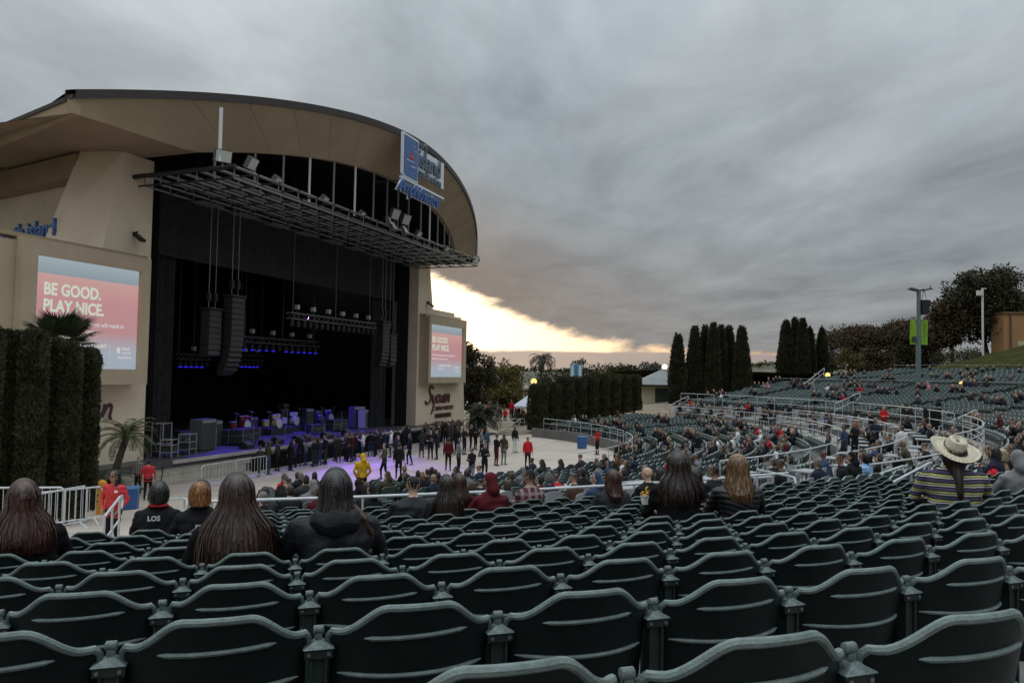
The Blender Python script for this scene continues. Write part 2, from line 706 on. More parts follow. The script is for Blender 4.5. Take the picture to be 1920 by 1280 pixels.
def head_prims(c, turn=0.0, nod=0.0, hair='short', detail=False, k=1.0):
    """head centre c; turn to the left positive; nod forward positive"""
    c = np.asarray(c, float)
    R = Matrix.Rotation(turn, 4, 'Z') @ Matrix.Rotation(-nod, 4, 'X')
    A = np.array(R.to_3x3())
    def at_(x, y, z): return c + A @ np.array([x, y, z]) * k
    P = [ell_prim(at_(0, 0.004, 0.02), (0.077 * k, 0.092 * k, 0.098 * k), SKIN, R=R),
         ell_prim(at_(0, 0.030, -0.045), (0.058 * k, 0.062 * k, 0.070 * k), SKIN, R=R),
         ell_prim(at_(0, 0.098, -0.012), (0.014 * k, 0.018 * k, 0.028 * k), SKIN, n=8, m=6, R=R)]
    for s in (-1, 1):
        P.append(ell_prim(at_(s * 0.080, -0.005, -0.005), (0.010 * k, 0.022 * k, 0.032 * k), SKIN, n=8, m=6, R=R))
    if detail:
        for s in (-1, 1):
            P.append(ell_prim(at_(s * 0.032, 0.088, 0.014), (0.010 * k, 0.007 * k, 0.005 * k), HAIR, n=8, m=6, R=R))
        P.append(ell_prim(at_(0, 0.092, -0.058), (0.024 * k, 0.008 * k, 0.008 * k), EXTRA, n=8, m=6, R=R))
    if hair in ('short', 'long', 'bob', 'bun'):
        P.append(ell_prim(at_(0, -0.016, 0.042), (0.090 * k, 0.101 * k, 0.100 * k), HAIR, R=R))
        P.append(ell_prim(at_(0, -0.040, -0.005), (0.088 * k, 0.078 * k, 0.096 * k), HAIR, R=R))
    if hair in ('long', 'bob'):
        dz_ = -0.24 if hair == 'long' else -0.10
        P.append(loft_prim([(c[0], c[1] - 0.075, c[2] + dz_, 0.085, 0.030), (c[0], c[1] - 0.07, c[2] - 0.05, 0.095, 0.045), (c[0], c[1] - 0.045, c[2] + 0.05, 0.090, 0.060)], HAIR, n=12))
        for s in (-1, 1):
            P.append(cap_prim(at_(s * 0.082, 0.0, 0.03), at_(s * 0.090, 0.005, dz_ * 0.62), 0.022, 0.030, HAIR, n=8))
    if hair == 'bun':
        P.append(ell_prim(at_(0, -0.06, 0.125), (0.045 * k, 0.045 * k, 0.04 * k), HAIR, n=8, m=6, R=R))
    if hair == 'hood':
        P.append(ell_prim(at_(0, -0.022, 0.025), (0.105 * k, 0.105 * k, 0.118 * k), TOP, R=R))
        P.append(cap_prim(at_(0, -0.06, -0.05), at_(0, -0.08, -0.12), 0.09, 0.10, TOP))
    if hair == 'cap':
        P.append(ell_prim(at_(0, -0.010, 0.050), (0.088 * k, 0.100 * k, 0.080 * k), HAIR, R=R))
        P.append(loft_prim([(c[0] + (A @ (0, 0.12, 0))[0], c[1] + (A @ (0, 0.12, 0))[1], c[2] + 0.035, 0.07, 0.05), (c[0] + (A @ (0, 0.12, 0))[0], c[1] + (A @ (0, 0.12, 0))[1], c[2] + 0.052, 0.066, 0.05)], HAIR, n=10))
    if hair == 'beanie':
        P.append(ell_prim(at_(0, -0.010, 0.052), (0.091 * k, 0.102 * k, 0.090 * k), HAIR, R=R))
    return P


def arm_prims(sh, el_, wr, tg, sk=SKIN, up=0.058, fo=0.042, hand=True, fingers=False):
    P = [cap_prim(sh, el_, up, fo * 1.12, tg), cap_prim(el_, wr, fo * 1.12, fo * 0.86, tg)]
    if hand:
        d = np.asarray(wr, float) - np.asarray(el_, float); d /= np.linalg.norm(d)
        w = np.asarray(wr, float)
        P.append(cap_prim(w + d * 0.02, w + d * 0.085, 0.032, 0.036, sk, n=8))
        if fingers:
            sx = np.cross(d, (0, 0, 1.0)); sx /= max(np.linalg.norm(sx), 1e-6)
            uz = np.cross(sx, d)
            for i, ln_ in enumerate((0.060, 0.072, 0.066, 0.050)):
                b0 = w + d * 0.10 + sx * (i - 1.5) * 0.019
                P.append(cap_prim(b0, b0 + d * ln_ * 0.6 - uz * 0.012, 0.010, 0.009, sk, n=6))
                P.append(cap_prim(b0 + d * ln_ * 0.6 - uz * 0.012, b0 + d * ln_ * 0.8 - uz * 0.035, 0.009, 0.008, sk, n=6))
            P.append(cap_prim(w + d * 0.05 + sx * 0.035, w + d * 0.095 + sx * 0.058 - uz * 0.02, 0.012, 0.010, sk, n=6))
        else:
            P.append(cap_prim(w + d * 0.10, w + d * 0.155 + np.array([0, 0, -0.02]), 0.026, 0.018, sk, n=8))
    return P


def seated(hair='short', lean=0.0, arms='lap', turn=0.0, nod=0.05, wide=1.0, hx=0.0, detail=False, bulk=1.0):
    """sitting figure, local +Y forward, origin on the tread under the hips; head top about 1.27"""
    f = lean
    w, b = wide, bulk
    P = [loft_prim([(0, 0.02, 0.42, 0.165 * w, 0.12), (0, 0.02, 0.50, 0.190 * w, 0.145 * b), (0, 0.01 + 0.1 * f, 0.60, 0.175 * w, 0.130 * b), (0, 0.3 * f, 0.72, 0.170 * w, 0.125 * b),
                    (0, 0.5 * f, 0.82, 0.190 * w, 0.132 * b), (hx * 0.5, 0.62 * f, 0.90, 0.198 * w, 0.125 * b), (hx * 0.6, 0.68 * f, 0.945, 0.178 * w, 0.108 * b), (hx * 0.8, 0.73 * f, 0.985, 0.130 * w, 0.088), (hx, 0.78 * f + 0.005, 1.025, 0.080, 0.072)], TOP)]
    nk = np.array([hx, 0.8 * f + 0.01, 1.02])
    hd = np.array([hx * 1.2, 0.9 * f + 0.028, 1.155])
    P.append(cap_prim(nk - (0, 0, 0.03), hd - (0, 0.01, 0.05), 0.056, 0.052, SKIN))
    P += head_prims(hd, turn, nod, hair, detail)
    for s in (-1, 1):
        P.append(cap_prim((s * 0.085, 0.03, 0.50), (s * 0.13, 0.44, 0.50), 0.095, 0.068, PANTS))
        P.append(cap_prim((s * 0.13, 0.44, 0.49), (s * 0.13, 0.40, 0.10), 0.062, 0.046, PANTS))
        P.append(cap_prim((s * 0.13, 0.38, 0.045), (s * 0.145, 0.57, 0.035), 0.042, 0.036, SHOE))
        sh = np.array([s * 0.172 * w + hx * 0.6, 0.65 * f + 0.0, 0.905])
        if arms == 'lap': e, h = (s * 0.25 * w, 0.10 + 0.5 * f, 0.70), (s * 0.10, 0.33, 0.63)
        elif arms == 'phone': e, h = (s * 0.23 * w, 0.16 + 0.5 * f, 0.72), (s * 0.05, 0.34, 0.86)
        elif arms == 'side': e, h = (s * 0.27 * w, 0.02 + 0.5 * f, 0.68), (s * 0.26, 0.24, 0.62)
        elif arms == 'up' and s > 0: e, h = (0.26, 0.18, 0.86), (0.12, 0.26, 1.08)
        else: e, h = (s * 0.25 * w, 0.12, 0.70), (s * 0.14, 0.36, 0.66)
        P += arm_prims(sh, e, h, TOP, up=0.063 * (0.7 + 0.3 * w) * (0.5 + 0.5 * b))
    return P


def standing(hair='short', arms='down', stride=0.0, turn=0.0, nod=0.03, wide=1.0, coat=0.0, detail=False):
    """standing figure about 1.72 tall, feet at the origin"""
    w = wide
    P = [loft_prim([(0, 0, 0.84 - coat, 0.150 * w + coat * 0.1, 0.105 + coat * 0.06), (0, 0, 0.93, 0.165 * w, 0.118), (0, 0.005, 1.06, 0.150 * w, 0.105), (0, 0.0, 1.18, 0.165 * w, 0.112),
                    (0, -0.005, 1.30, 0.185 * w, 0.118), (0, -0.01, 1.39, 0.190 * w, 0.105), (0, -0.01, 1.435, 0.150 * w, 0.085), (0, -0.005, 1.47, 0.075, 0.065)], TOP)]
    hd = np.array([0, 0.022, 1.605])
    P.append(cap_prim((0, -0.005, 1.45), hd - (0, 0.01, 0.06), 0.054, 0.050, SKIN))
    P += head_prims(hd, turn, nod, hair, detail)
    for s in (-1, 1):
        st = stride * s
        kn = (s * 0.10, 0.03 + st * 0.5 + (0.05 if st > 0 else 0), 0.49)
        an = (s * 0.11, -0.01 + st, 0.09)
        P.append(cap_prim((s * 0.085, 0, 0.88), kn, 0.092, 0.064, PANTS))
        P.append(cap_prim(kn, an, 0.062, 0.042, PANTS))
        P.append(cap_prim((an[0], an[1] - 0.03, 0.042), (an[0] + s * 0.025, an[1] + 0.15, 0.034), 0.040, 0.034, SHOE))
        sh = np.array([s * 0.178 * w, -0.01, 1.385])
        if arms == 'down': e, h = (s * 0.245 * w, -0.01, 1.11), (s * 0.245 * w, 0.07, 0.87)
        elif arms == 'phone': e, h = (s * 0.225, 0.06, 1.12), (s * 0.06, 0.28, 1.20)
        elif arms == 'fold': e, h = (s * 0.24, 0.05, 1.12), (-s * 0.08, 0.20, 1.12)
        elif arms == 'pocket': e, h = (s * 0.29, -0.03, 1.12), (s * 0.20, 0.10, 0.94)
        elif arms == 'up' and s > 0: e, h = (0.26, 0.12, 1.36), (0.14, 0.24, 1.58)
        else: e, h = (s * 0.25, 0.03, 1.12), (s * 0.20, 0.22, 1.02)
        P += arm_prims(sh, e, h, TOP)
    return P


STAND = [('short', 'down', 0.0, 0.3, 1.0, 0.0), ('long', 'fold', 0.0, -0.4, 0.93, 0.0), ('cap', 'phone', 0.0, 0.0, 1.05, 0.0), ('hood', 'pocket', 0.0, 0.5, 1.1, 0.1),
         ('long', 'phone', 0.0, 0.2, 0.92, 0.08), ('short', 'mix', 0.13, -0.2, 1.04, 0.0), ('beanie', 'fold', 0.0, 0.6, 1.08, 0.05), ('short', 'up', 0.0, 0.0, 1.0, 0.0)]
SEAT = [('short', 0.05, 'lap', 0.3, 1.0), ('long', 0.0, 'phone', -0.4, 0.93), ('cap', 0.12, 'mix', 0.0, 1.06), ('hood', -0.02, 'lap', 0.5, 1.1),
        ('long', 0.10, 'side', 0.6, 0.92), ('beanie', 0.15, 'phone', 0.0, 1.05), ('bun', 0.03, 'up', -0.3, 0.95), ('short', 0.2, 'phone', 0.1, 1.12)]
for i, (h, a, st, t, w, c) in enumerate(STAND):
    queue_remesh(f'stand{i}', standing(h, a, st, t, 0.04, w, c), 0.028, 2)
for i, (h, ln, a, t, w) in enumerate(SEAT):
    queue_remesh(f'seat{i}', seated(h, ln, a, t, 0.08, w), 0.028, 2)
for i in range(3):      # coarse figures for the far tiers
    queue_remesh(f'far{i}', seated(('short', 'long', 'hood')[i], 0.08 * i, ('lap', 'phone', 'mix')[i], 0.3 * (i - 1), 0.05, 1.0 + 0.05 * i), 0.060, 1)
queue_remesh('farstand', standing('short', 'mix', 0.05), 0.060, 1)


def wrinkle(amp, fr, seed=0.0, zmax=1.0, puff=0.0, pf=60.0):
    """cloth folds: low bulges and oblique creases, or the bands of a quilted jacket"""
    def fn(co, no):
        x, y, z = co.T
        d = np.sin(fr * (x * 0.9 + z * 1.3) + 2.5 * np.sin(fr * 0.55 * (z - x * 0.7) + seed) + seed) * 0.5 + 0.5 * np.sin(fr * 1.7 * (x * 1.1 - z * 0.8) + 1.7 * np.sin(fr * 0.7 * (x + y)) + seed * 2)
        d = amp * np.sign(d) * np.abs(d) ** 0.8
        if puff: d = d * 0.4 + puff * (np.abs(np.sin(pf * (z + 0.05 * np.sin(9 * x)))) ** 0.55 - 0.6)
        wgt = np.clip((zmax - z) / 0.06, 0, 1)
        return co + no * (d * wgt)[:, None]
    return fn


HERO = {}


def hero(key, prims, voxel=0.013, disp=None, sm=7):
    queue_remesh(key, prims, voxel, sm, disp)


# near figures, all seen from behind (numbers are local metres)
hero('h_redhair', seated('long', 0.06, 'lap', -0.1, 0.1, 1.18, bulk=1.1), disp=wrinkle(0.006, 30, 1, 0.98))
hero('h_longhair', seated('long', 0.02, 'lap', -0.15, 0.02, 1.12, bulk=1.1), disp=wrinkle(0.006, 28, 2, 0.98))
hero('h_hoodie', seated('long', 0.05, 'lap', 0.45, 0.05, 1.30, bulk=1.25), disp=wrinkle(0.009, 24, 3, 0.99))
hero('h_maleback', seated('short', 0.04, 'lap', -0.3, 0.08, 1.12), 0.016, disp=wrinkle(0.007, 26, 4, 0.98))
hero('h_orange', seated('bob', 0.06, 'side', 0.8, 0.12, 1.05), 0.016, disp=wrinkle(0.007, 26, 5, 0.98))
hero('h_capman', seated('cap', 0.04, 'lap', -0.1, 0.04, 1.30, bulk=1.15), 0.016, disp=wrinkle(0.008, 24, 6, 0.98))
hero('h_woman1', seated('long', 0.05, 'lap', 0.2, 0.05, 1.0), 0.016, disp=wrinkle(0.006, 28, 7, 0.98))
hero('h_hood', seated('hood', 0.06, 'lap', 0.25, 0.10, 1.18, bulk=1.1), 0.016, disp=wrinkle(0.008, 24, 8, 0.99))
hero('h_beanie', seated('beanie', 0.05, 'lap', 0.5, 0.08, 1.16), 0.016, disp=wrinkle(0.006, 28, 9, 0.98))
hero('h_woman2', seated('long', 0.02, 'lap', -0.2, 0.05, 1.14), 0.016, disp=wrinkle(0.007, 26, 10, 0.98))
hero('h_bald', seated('bald', 0.02, 'lap', 0.9, 0.05, 1.15), 0.014, disp=wrinkle(0.007, 26, 11, 0.98))
hero('h_woman3', seated('long', 0.04, 'up', 0.1, 0.05, 1.12, bulk=1.1), 0.014, disp=wrinkle(0.008, 24, 12, 0.98))
hero('h_puffer', seated('long', 0.02, 'lap', 0.4, 0.04, 1.12, bulk=1.12), 0.012, disp=wrinkle(0.004, 26, 13, 0.99, 0.011, 62))
hero('h_sweater', seated('short', 0.06, 'lap', -0.1, 0.06, 1.34, bulk=1.25), 0.013, disp=wrinkle(0.006, 22, 14, 0.98))
hero('h_grey', seated('hood', 0.06, 'lap', 0.0, 0.25, 1.2, bulk=1.1), 0.016, disp=wrinkle(0.007, 26, 15, 0.98))
hero('h_usher', standing('long', 'pocket', 0.0, -0.45, 0.03, 1.12, 0.06, True), 0.014, disp=wrinkle(0.008, 26, 16, 1.46))
hero('h_usher2', standing('short', 'down', 0.05, 0.4, 0.03, 1.1, 0.05), 0.02, disp=wrinkle(0.006, 26, 17, 1.46))
hero('h_guard', standing('short', 'fold', 0.0, 0.2, 0.02, 1.12, 0.05, True), 0.016, disp=wrinkle(0.006, 26, 18, 1.46))

# lettering
queue_text('t_good', 'BE GOOD.', 0.72, 0.004, 0.022)
queue_text('t_nice', 'PLAY NICE.', 0.72, 0.004, 0.022)
queue_text('t_small1', 'Unsafe or disruptive actions will result in', 0.27, 0.003, 0.004)
queue_text('t_small2', 'ejection from the premises.', 0.27, 0.003, 0.004)
queue_text('t_inc', 'TO REPORT AN INCIDENT', 0.25, 0.003, 0.008)
queue_text('t_num', 'TEXT 52127', 0.25, 0.003, 0.006)
queue_text('t_isl', 'island', 0.24, 0.003, 0.004)
queue_text('t_cru', 'credit union', 0.13, 0.003, 0.002)
queue_text('t_amps', 'Amphitheatre', 0.17, 0.003, 0.003, 0.3)
queue_text('t_north', 'north', 0.62, 0.05, 0.012)
queue_text('t_island', 'island', 1.62, 0.06, 0.028, 0.0, 'LEFT', 0.93)
queue_text('t_credit', 'credit union', 0.74, 0.05, 0.014, 0.0, 'LEFT', 0.93)
queue_text('t_amph', 'Amphitheatre', 1.12, 0.10, 0.012, 0.42, 'LEFT', 0.92)
queue_text('t_amphb', 'Amphitheatre', 1.12, 0.05, 0.048, 0.42, 'LEFT', 0.92)
queue_text('t_casino', 'CASINO RESORT', 0.52, 0.02, 0.012, 0.1, 'CENTER', 0.9)
queue_text('t_series', 'CONCERT SERIES', 0.26, 0.01, 0.004, 0.0, 'CENTER')
queue_text('t_wall', 'north island', 1.15, 0.07, 0.02, 0, 'RIGHT')
queue_text('t_los', 'LOS', 0.075, 0.002, 0.003, 0, 'CENTER')
queue_text('t_ex', 'EX', 0.085, 0.002, 0.003, 0, 'CENTER')
bake_queue()

def W(o, parent):
    """parent a mesh that is already in world coordinates"""
    o.parent = parent
    o.matrix_parent_inverse = Matrix.Translation(-Vector(parent.location))
    return o


# ------------------------------------------------------------------ ground, floor, terraces
M_ground = mat('dry_ground', (0.10, 0.095, 0.065), 0.95, var=0.35, scale=0.05, bump=0.3, bscale=2)
g = MB(); g.add([(-4000, -1500, -6.6), (4000, -1500, -6.6), (4000, 6000, -6.6), (-4000, 6000, -6.6)], [(0, 1, 2, 3)])
tag(g.obj('ground', M_ground), kind='structure')

M_floor = mat('floor_concrete', (0.45, 0.375, 0.315), 0.72, var=0.13, scale=0.35, bump=0.12, bscale=8)
ss, pp = np.linspace(-34, 52, 44), np.linspace(0.9, 40, 30)
G = [[None] * len(pp) for _ in ss]
for i, s in enumerate(ss):
    for j, p in enumerate(pp):
        q = SF(s, p, 0)
        G[i][j] = (q[0], q[1], floor_z(q[0], q[1]))
tag(MB().grid(G, flip=True).obj('concert_floor', M_floor), kind='structure')
# joint lines of the slab
jm = MB()
for p in (6.0, 10.0, 14.0):
    for s in np.arange(-4, 40, 4.0):
        a, b = SF(s, p, 0), SF(s + 4, p, 0)
        za, zb = floor_z(a[0], a[1]) + 0.006, floor_z(b[0], b[1]) + 0.006
        n_ = (NX[0] * 0.02, NX[1] * 0.02)
        jm.add([(a[0] - n_[0], a[1] - n_[1], za), (b[0] - n_[0], b[1] - n_[1], zb), (b[0] + n_[0], b[1] + n_[1], zb), (a[0] + n_[0], a[1] + n_[1], za)], [(0, 1, 2, 3)])
tag(jm.obj('floor_joints', mat('joint_filler', (0.16, 0.145, 0.13), 0.9)), kind='structure')
# plaza beyond the stage
pz = MB()
pz.box(-22, 60, 71.5, 150, -6.5, -5.55)
tag(pz.obj('plaza', mat('plaza_paving', (0.34, 0.29, 0.24), 0.85, var=0.15, scale=0.6)), kind='structure')

RAD = math.radians
ROW_D = [1.391, 2.287] + [3.171 + 0.884 * k for k in range(11)]           # distance of rows A.. from the camera's ring
ROW_Z = [-1.353, -1.511, -1.655]
for k in range(10): ROW_Z.append(ROW_Z[-1] - (0.145 - 0.004 * k))
MID = [(RCAM - d, z) for d, z in zip(ROW_D, ROW_Z)]                         # nearest first
MID = [(RCAM + 0.39, -1.06), (RCAM - 0.5, -1.205)] + MID
MID = MID[::-1]                                                             # rising radius
LOW = [(23.1 + 0.85 * k, -4.75 + 0.058 * k) for k in range(12)]
LOWL = [(23.1 + 0.85 * k, -4.88 + 0.090 * k) for k in range(17)]
UPP = [(56.2 + 0.9 * k, -0.75 + 0.076 * k) for k in range(19)]
BOX = [(33.25, 35.6, -3.52), (35.6, 37.95, -3.18)]
PH_L, PH_SPLIT, PH_R = RAD(-77.0), RAD(-66.5), RAD(38.5)


def terrace(name, prof, p0, p1, m, base=-6.5, walls=True):
    """sweep an (r,z) profile round the bowl; closed at both ends"""
    n = max(8, int((p1 - p0) / RAD(1.2)))
    ph = np.linspace(p0, p1, n)
    mb = MB()
    mb.grid([[ring(r, f, z) for r, z in prof] for f in ph], flip=False)
    if walls:
        for f, fl in ((p0, False), (p1, True)):
            mb.grid([[ring(r, f, z) for r, z in prof], [ring(r, f, base) for r, z in prof]], flip=fl)
    o = mb.obj(name, m)
    return tag(o, kind='structure')


def steps(rows, dep=0.88, back=0.30, first=None):
    prof = []
    r, z = rows[0]
    prof.append((r - dep + back, first if first is not None else z - 0.5))
    for i, (r, z) in enumerate(rows):
        a = r - dep + back
        prof.append((a, z))
        prof.append((r + back, z))
    return prof


# the middle tier carries the camera; its front drops to the box terraces
PH_L2 = RAD(-74.4)
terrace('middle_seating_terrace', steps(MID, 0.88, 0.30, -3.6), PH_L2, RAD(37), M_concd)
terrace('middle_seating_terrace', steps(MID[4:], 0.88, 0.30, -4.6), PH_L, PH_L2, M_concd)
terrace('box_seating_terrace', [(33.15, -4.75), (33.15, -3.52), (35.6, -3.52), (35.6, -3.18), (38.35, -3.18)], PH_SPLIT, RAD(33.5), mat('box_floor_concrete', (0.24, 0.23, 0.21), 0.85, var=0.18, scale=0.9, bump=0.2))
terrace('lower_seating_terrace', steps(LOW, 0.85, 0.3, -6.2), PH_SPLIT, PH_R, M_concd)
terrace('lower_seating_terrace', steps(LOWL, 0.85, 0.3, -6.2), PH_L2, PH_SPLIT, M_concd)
terrace('walkway_terrace', [(51.60, -1.6), (51.60, -1.05), (54.9, -1.05), (54.9, -0.75), (55.65, -0.75)], RAD(-52), RAD(36.5), M_conc)
terrace('upper_seating_terrace', steps(UPP, 0.9, 0.3, -1.1), RAD(-44), RAD(35.5), M_concd)

# retaining wall between box terrace and middle tier: cast panels
rw = empty('retaining_wall', ring(38.38, RAD(-20), -3.5), 0, 'long curved tan retaining wall below the middle tier railing', 'wall')
ph = np.arange(PH_SPLIT, RAD(33), RAD(4.0))
for f in ph:
    mb = MB()
    for z0, z1, r0, r1 in ((-3.30, -2.70, 38.20, 38.40), (-2.70, -2.60, 38.14, 38.46)):
        fs = np.linspace(f + RAD(0.02), f + RAD(3.98), 4)
        prof = [(r0, z0), (r0, z1), (r1, z1), (r1, z0)]
        mb.grid([[ring(r, q, z) for r, z in prof + prof[:1]] for q in fs], flip=True)
    W(mb.obj('panel', M_tanwall), rw)
fw = empty('pit_wall', ring(22.4, RAD(20), -5.3), 0, 'low grey concrete wall curving round the floor in front of seats', 'wall')
for f in np.arange(PH_SPLIT + RAD(30), RAD(38), RAD(6)):
    mb = MB()
    fs = np.linspace(f + RAD(0.04), f + RAD(5.96), 4)
    prof = [(22.36, -6.2), (22.36, -4.45), (22.54, -4.45), (22.54, -6.2)]
    mb.grid([[ring(r, q, z) for r, z in prof] for q in fs], flip=True)
    W(mb.obj('panel', mat('pit_wall_grey', (0.20, 0.195, 0.185), 0.85, var=0.18, scale=1.2, bump=0.2)), fw)

# lawn behind the upper tier and the slope at the right
def hill_z(r, f):
    t = min(1.0, max(0.0, (RAD(44) - f) / RAD(13)))
    t = t * t * (3 - 2 * t)
    u = max(0.0, r - 73.5)
    return 0.72 + t * min(6.0, 0.185 * u) - (1 - t) * min(3.5, 0.12 * u)


# ground rising beside the far end of the tiers
def side_z(r, f):
    return float(np.interp(r, [20, 38, 58, 77, 110], [-5.62, -4.3, -3.25, -1.1, -0.6])) - 0.05 * max(0.0, math.degrees(f) - 50)


rr, ff = np.linspace(21.5, 100, 40), np.linspace(RAD(33.6), RAD(80), 30)
tag(MB().grid([[ring(r, f, side_z(r, f) - (0.9 if f < RAD(38) else 0.0)) for r in rr] for f in ff]).obj('side_ground', mat('trodden_ground', (0.22, 0.18, 0.13), 0.95, var=0.25, scale=0.4, bump=0.3, bscale=5, spec=0.1), smooth=True), kind='structure')
M_grass = mat('lawn_grass', (0.036, 0.037, 0.010), 1.0, var=0.45, scale=0.7, bump=0.8, bscale=9, spec=0.03)
rr, ff = np.linspace(73.4, 190, 40), np.linspace(RAD(-30), RAD(66), 40)
tag(MB().grid([[ring(r, f, hill_z(r, f) + 0.12 * math.sin(r * 0.7 + f * 30)) for r in rr] for f in ff]).obj('grass_hill', M_grass, smooth=True), kind='structure')
M_far = mat('far_hill_scrub', (0.085, 0.085, 0.055), 0.95, var=0.4, scale=0.02, bump=0.3, bscale=0.2)
hm = []
for i, x in enumerate(np.linspace(-500, 900, 70)):
    h = 1.5 + 11.5 * math.exp(-((x - 240) / 62) ** 2) + 1.0 * math.sin(x * 0.043 + 1)
    hm.append([(x, 560, -6.6), (x, 600, h * 0.55), (x, 680, h), (x, 800, h * 0.6 - 4)])
tag(MB().grid(hm, flip=True).obj('distant_hills', M_far, smooth=True), kind='structure')

# ------------------------------------------------------------------ stage building
SB = empty('amphitheatre_stage_house', SF(15.6, 0, -6.2), 0, 'tan stage building with arched canopy and dark open stage', 'stage building')


def spz(poly, p0, p1):
    return MB().prism(poly, p0, p1, lambda a, b, d: SF(a, d, b))


def sbp(mb, name, m, parent=None, smooth=False):
    o = mb.obj(name, m, None, smooth)
    if parent is None: return W(o, SB)
    o.parent = parent
    return o


# piers beside the opening
sbp(spz([(30.75, -6.3), (30.75, 10.45), (32.75, 10.45), (33.75, 5.75), (38.6, 5.75), (38.6, 5.45), (40.3, 5.45), (41.8, -6.3)], 0, -2.4), 'pier', M_stucco)
# near pier: battered side facing the camera, front face
V = [SF(0.6, 0, -6.3), SF(0.6, 0, 10.5), SF(-1.35, 0, 10.5), SF(-2.3, 0, 5.7), SF(-4.6, 0, -6.3),
     SF(0.6, -3.4, -6.3), SF(0.6, -3.4, 10.5), SF(-1.9, -2.2, 10.5), SF(-3.5, -2.4, 5.7), SF(-6.4, -3, -6.3)]
sbp(MB().add(V, [(0, 1, 2, 3, 4), (9, 8, 7, 6, 5), (0, 5, 6, 1), (1, 6, 7, 2), (2, 7, 8, 3), (3, 8, 9, 4)]), 'pier', M_stucco)
# flank wall running away on the near side
fd = np.array([-0.85, 0.53]); fd /= np.linalg.norm(fd)
fn_ = np.array([-fd[1], fd[0]]) * -1.0


def FL(t, o, z):
    b = np.array(SF(-1.2, -2.4, 0)[:2]) + fd * t + fn_ * o
    return (float(b[0]), float(b[1]), z)


if np.dot(fn_, -np.array(SF(-1.2, -2.4, 0)[:2])) < 0: fn_ = -fn_
sbp(MB().prism([(-0.5, 6.55), (26, 6.55), (26, 11.4), (-0.5, 11.4)], 0.0, -0.5, lambda a, b, d: FL(a, d, b)), 'wall', M_stucco)
sbp(MB().prism([(-0.5, -6.3), (26, -6.3), (26, 6.5), (-0.5, 6.5)], -0.06, -0.5, lambda a, b, d: FL(a, d, b)), 'wall', M_stucco)
sbp(MB().prism([(-0.4, 9.2), (26, 9.2), (26, 10.35), (-0.4, 10.35)], 0.9, 0.0, lambda a, b, d: FL(a, d, b)), 'eave_beam', M_soffit)


# canopy: bowed in plan, arched in elevation
def top_edge(t):
    return (15.6 + 21.97 * t, 2.58 + 4.93 * (1 - abs(t) ** 2.02), 11.12 + 3.89 * (1 - abs(t) ** 1.79))


def bot_edge(t):
    s = 15.6 + 21.97 * t
    k = (s - 15.64) / 15.77
    if abs(k) <= 1: return (s, 3.19 + 2.57 * (1 - abs(k) ** 2.35), 10.53 + 2.26 * (1 - abs(k) ** 1.89))
    e = (abs(s - 15.6) - 15.77) / (21.97 - 15.77)
    return (s, 3.19 + (2.58 - 3.19) * e, 10.53 - 0.04 * e)


cn = W(MB().add([SF(*bot_edge(0)), SF(*top_edge(0)), SF(0, 0, 12)], [(0, 1, 2)]).obj('canopy', M_stucco2), SB)
# solid backing behind the panels, then each cladding panel
def visor(t0, t1, n, o0, o1):
    A = []
    for t in np.linspace(t0, t1, n):
        k_ = abs(t) * 0.797 if abs(t) <= 0.90 else 0.717 + (abs(t) - 0.90) * 2.83
        b, u = np.array(bot_edge(math.copysign(k_, t))), np.array(top_edge(t))
        col = []
        for q in np.linspace(0, 1, 5): col.append(b + (u - b) * q)
        A.append(col)
    A = np.array(A)
    O = np.array([[SF(s, p - o0, z) for s, p, z in c] for c in A])
    I = np.array([[SF(s, p - o1, z) for s, p, z in c] for c in A])
    mb = MB()
    a, b = O.shape[:2]
    mb.grid(O, flip=True); mb.grid(I)
    mb.grid(np.stack([O[:, 0], I[:, 0]], 1)); mb.grid(np.stack([O[:, -1], I[:, -1]], 1), flip=True)
    mb.grid(np.stack([O[0], I[0]], 1), flip=True); mb.grid(np.stack([O[-1], I[-1]], 1))
    return mb


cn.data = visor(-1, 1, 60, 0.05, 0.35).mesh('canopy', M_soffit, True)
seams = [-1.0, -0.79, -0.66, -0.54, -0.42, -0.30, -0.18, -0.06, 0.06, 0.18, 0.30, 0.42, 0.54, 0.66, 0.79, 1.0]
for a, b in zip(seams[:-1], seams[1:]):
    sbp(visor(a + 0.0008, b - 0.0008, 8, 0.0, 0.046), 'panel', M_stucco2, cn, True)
# dark roof edge and roof
E_ = []
for t in np.linspace(-1, 1, 60):
    s, p, z = top_edge(t)
    E_.append([SF(s, p + 0.10, z - 0.02), SF(s, p + 0.10, z + 0.36), SF(s, p - 0.5, z + 0.40), SF(s, p - 0.5, z - 0.02), SF(s, p + 0.10, z - 0.02)])
sbp(MB().grid(E_), 'roof_edge', M_roof)
R_ = []
for t in np.linspace(-1, 1, 60):
    s, p, z = top_edge(t)
    R_.append([SF(s, p - 0.4, z + 0.30)] + [SF(s - t * 0.24 * (p - q) - 0.5 * t, q, z + 0.12 - 0.055 * (p - q)) for q in (-4, -18)])
sbp(MB().grid(R_), 'roof', M_roof)
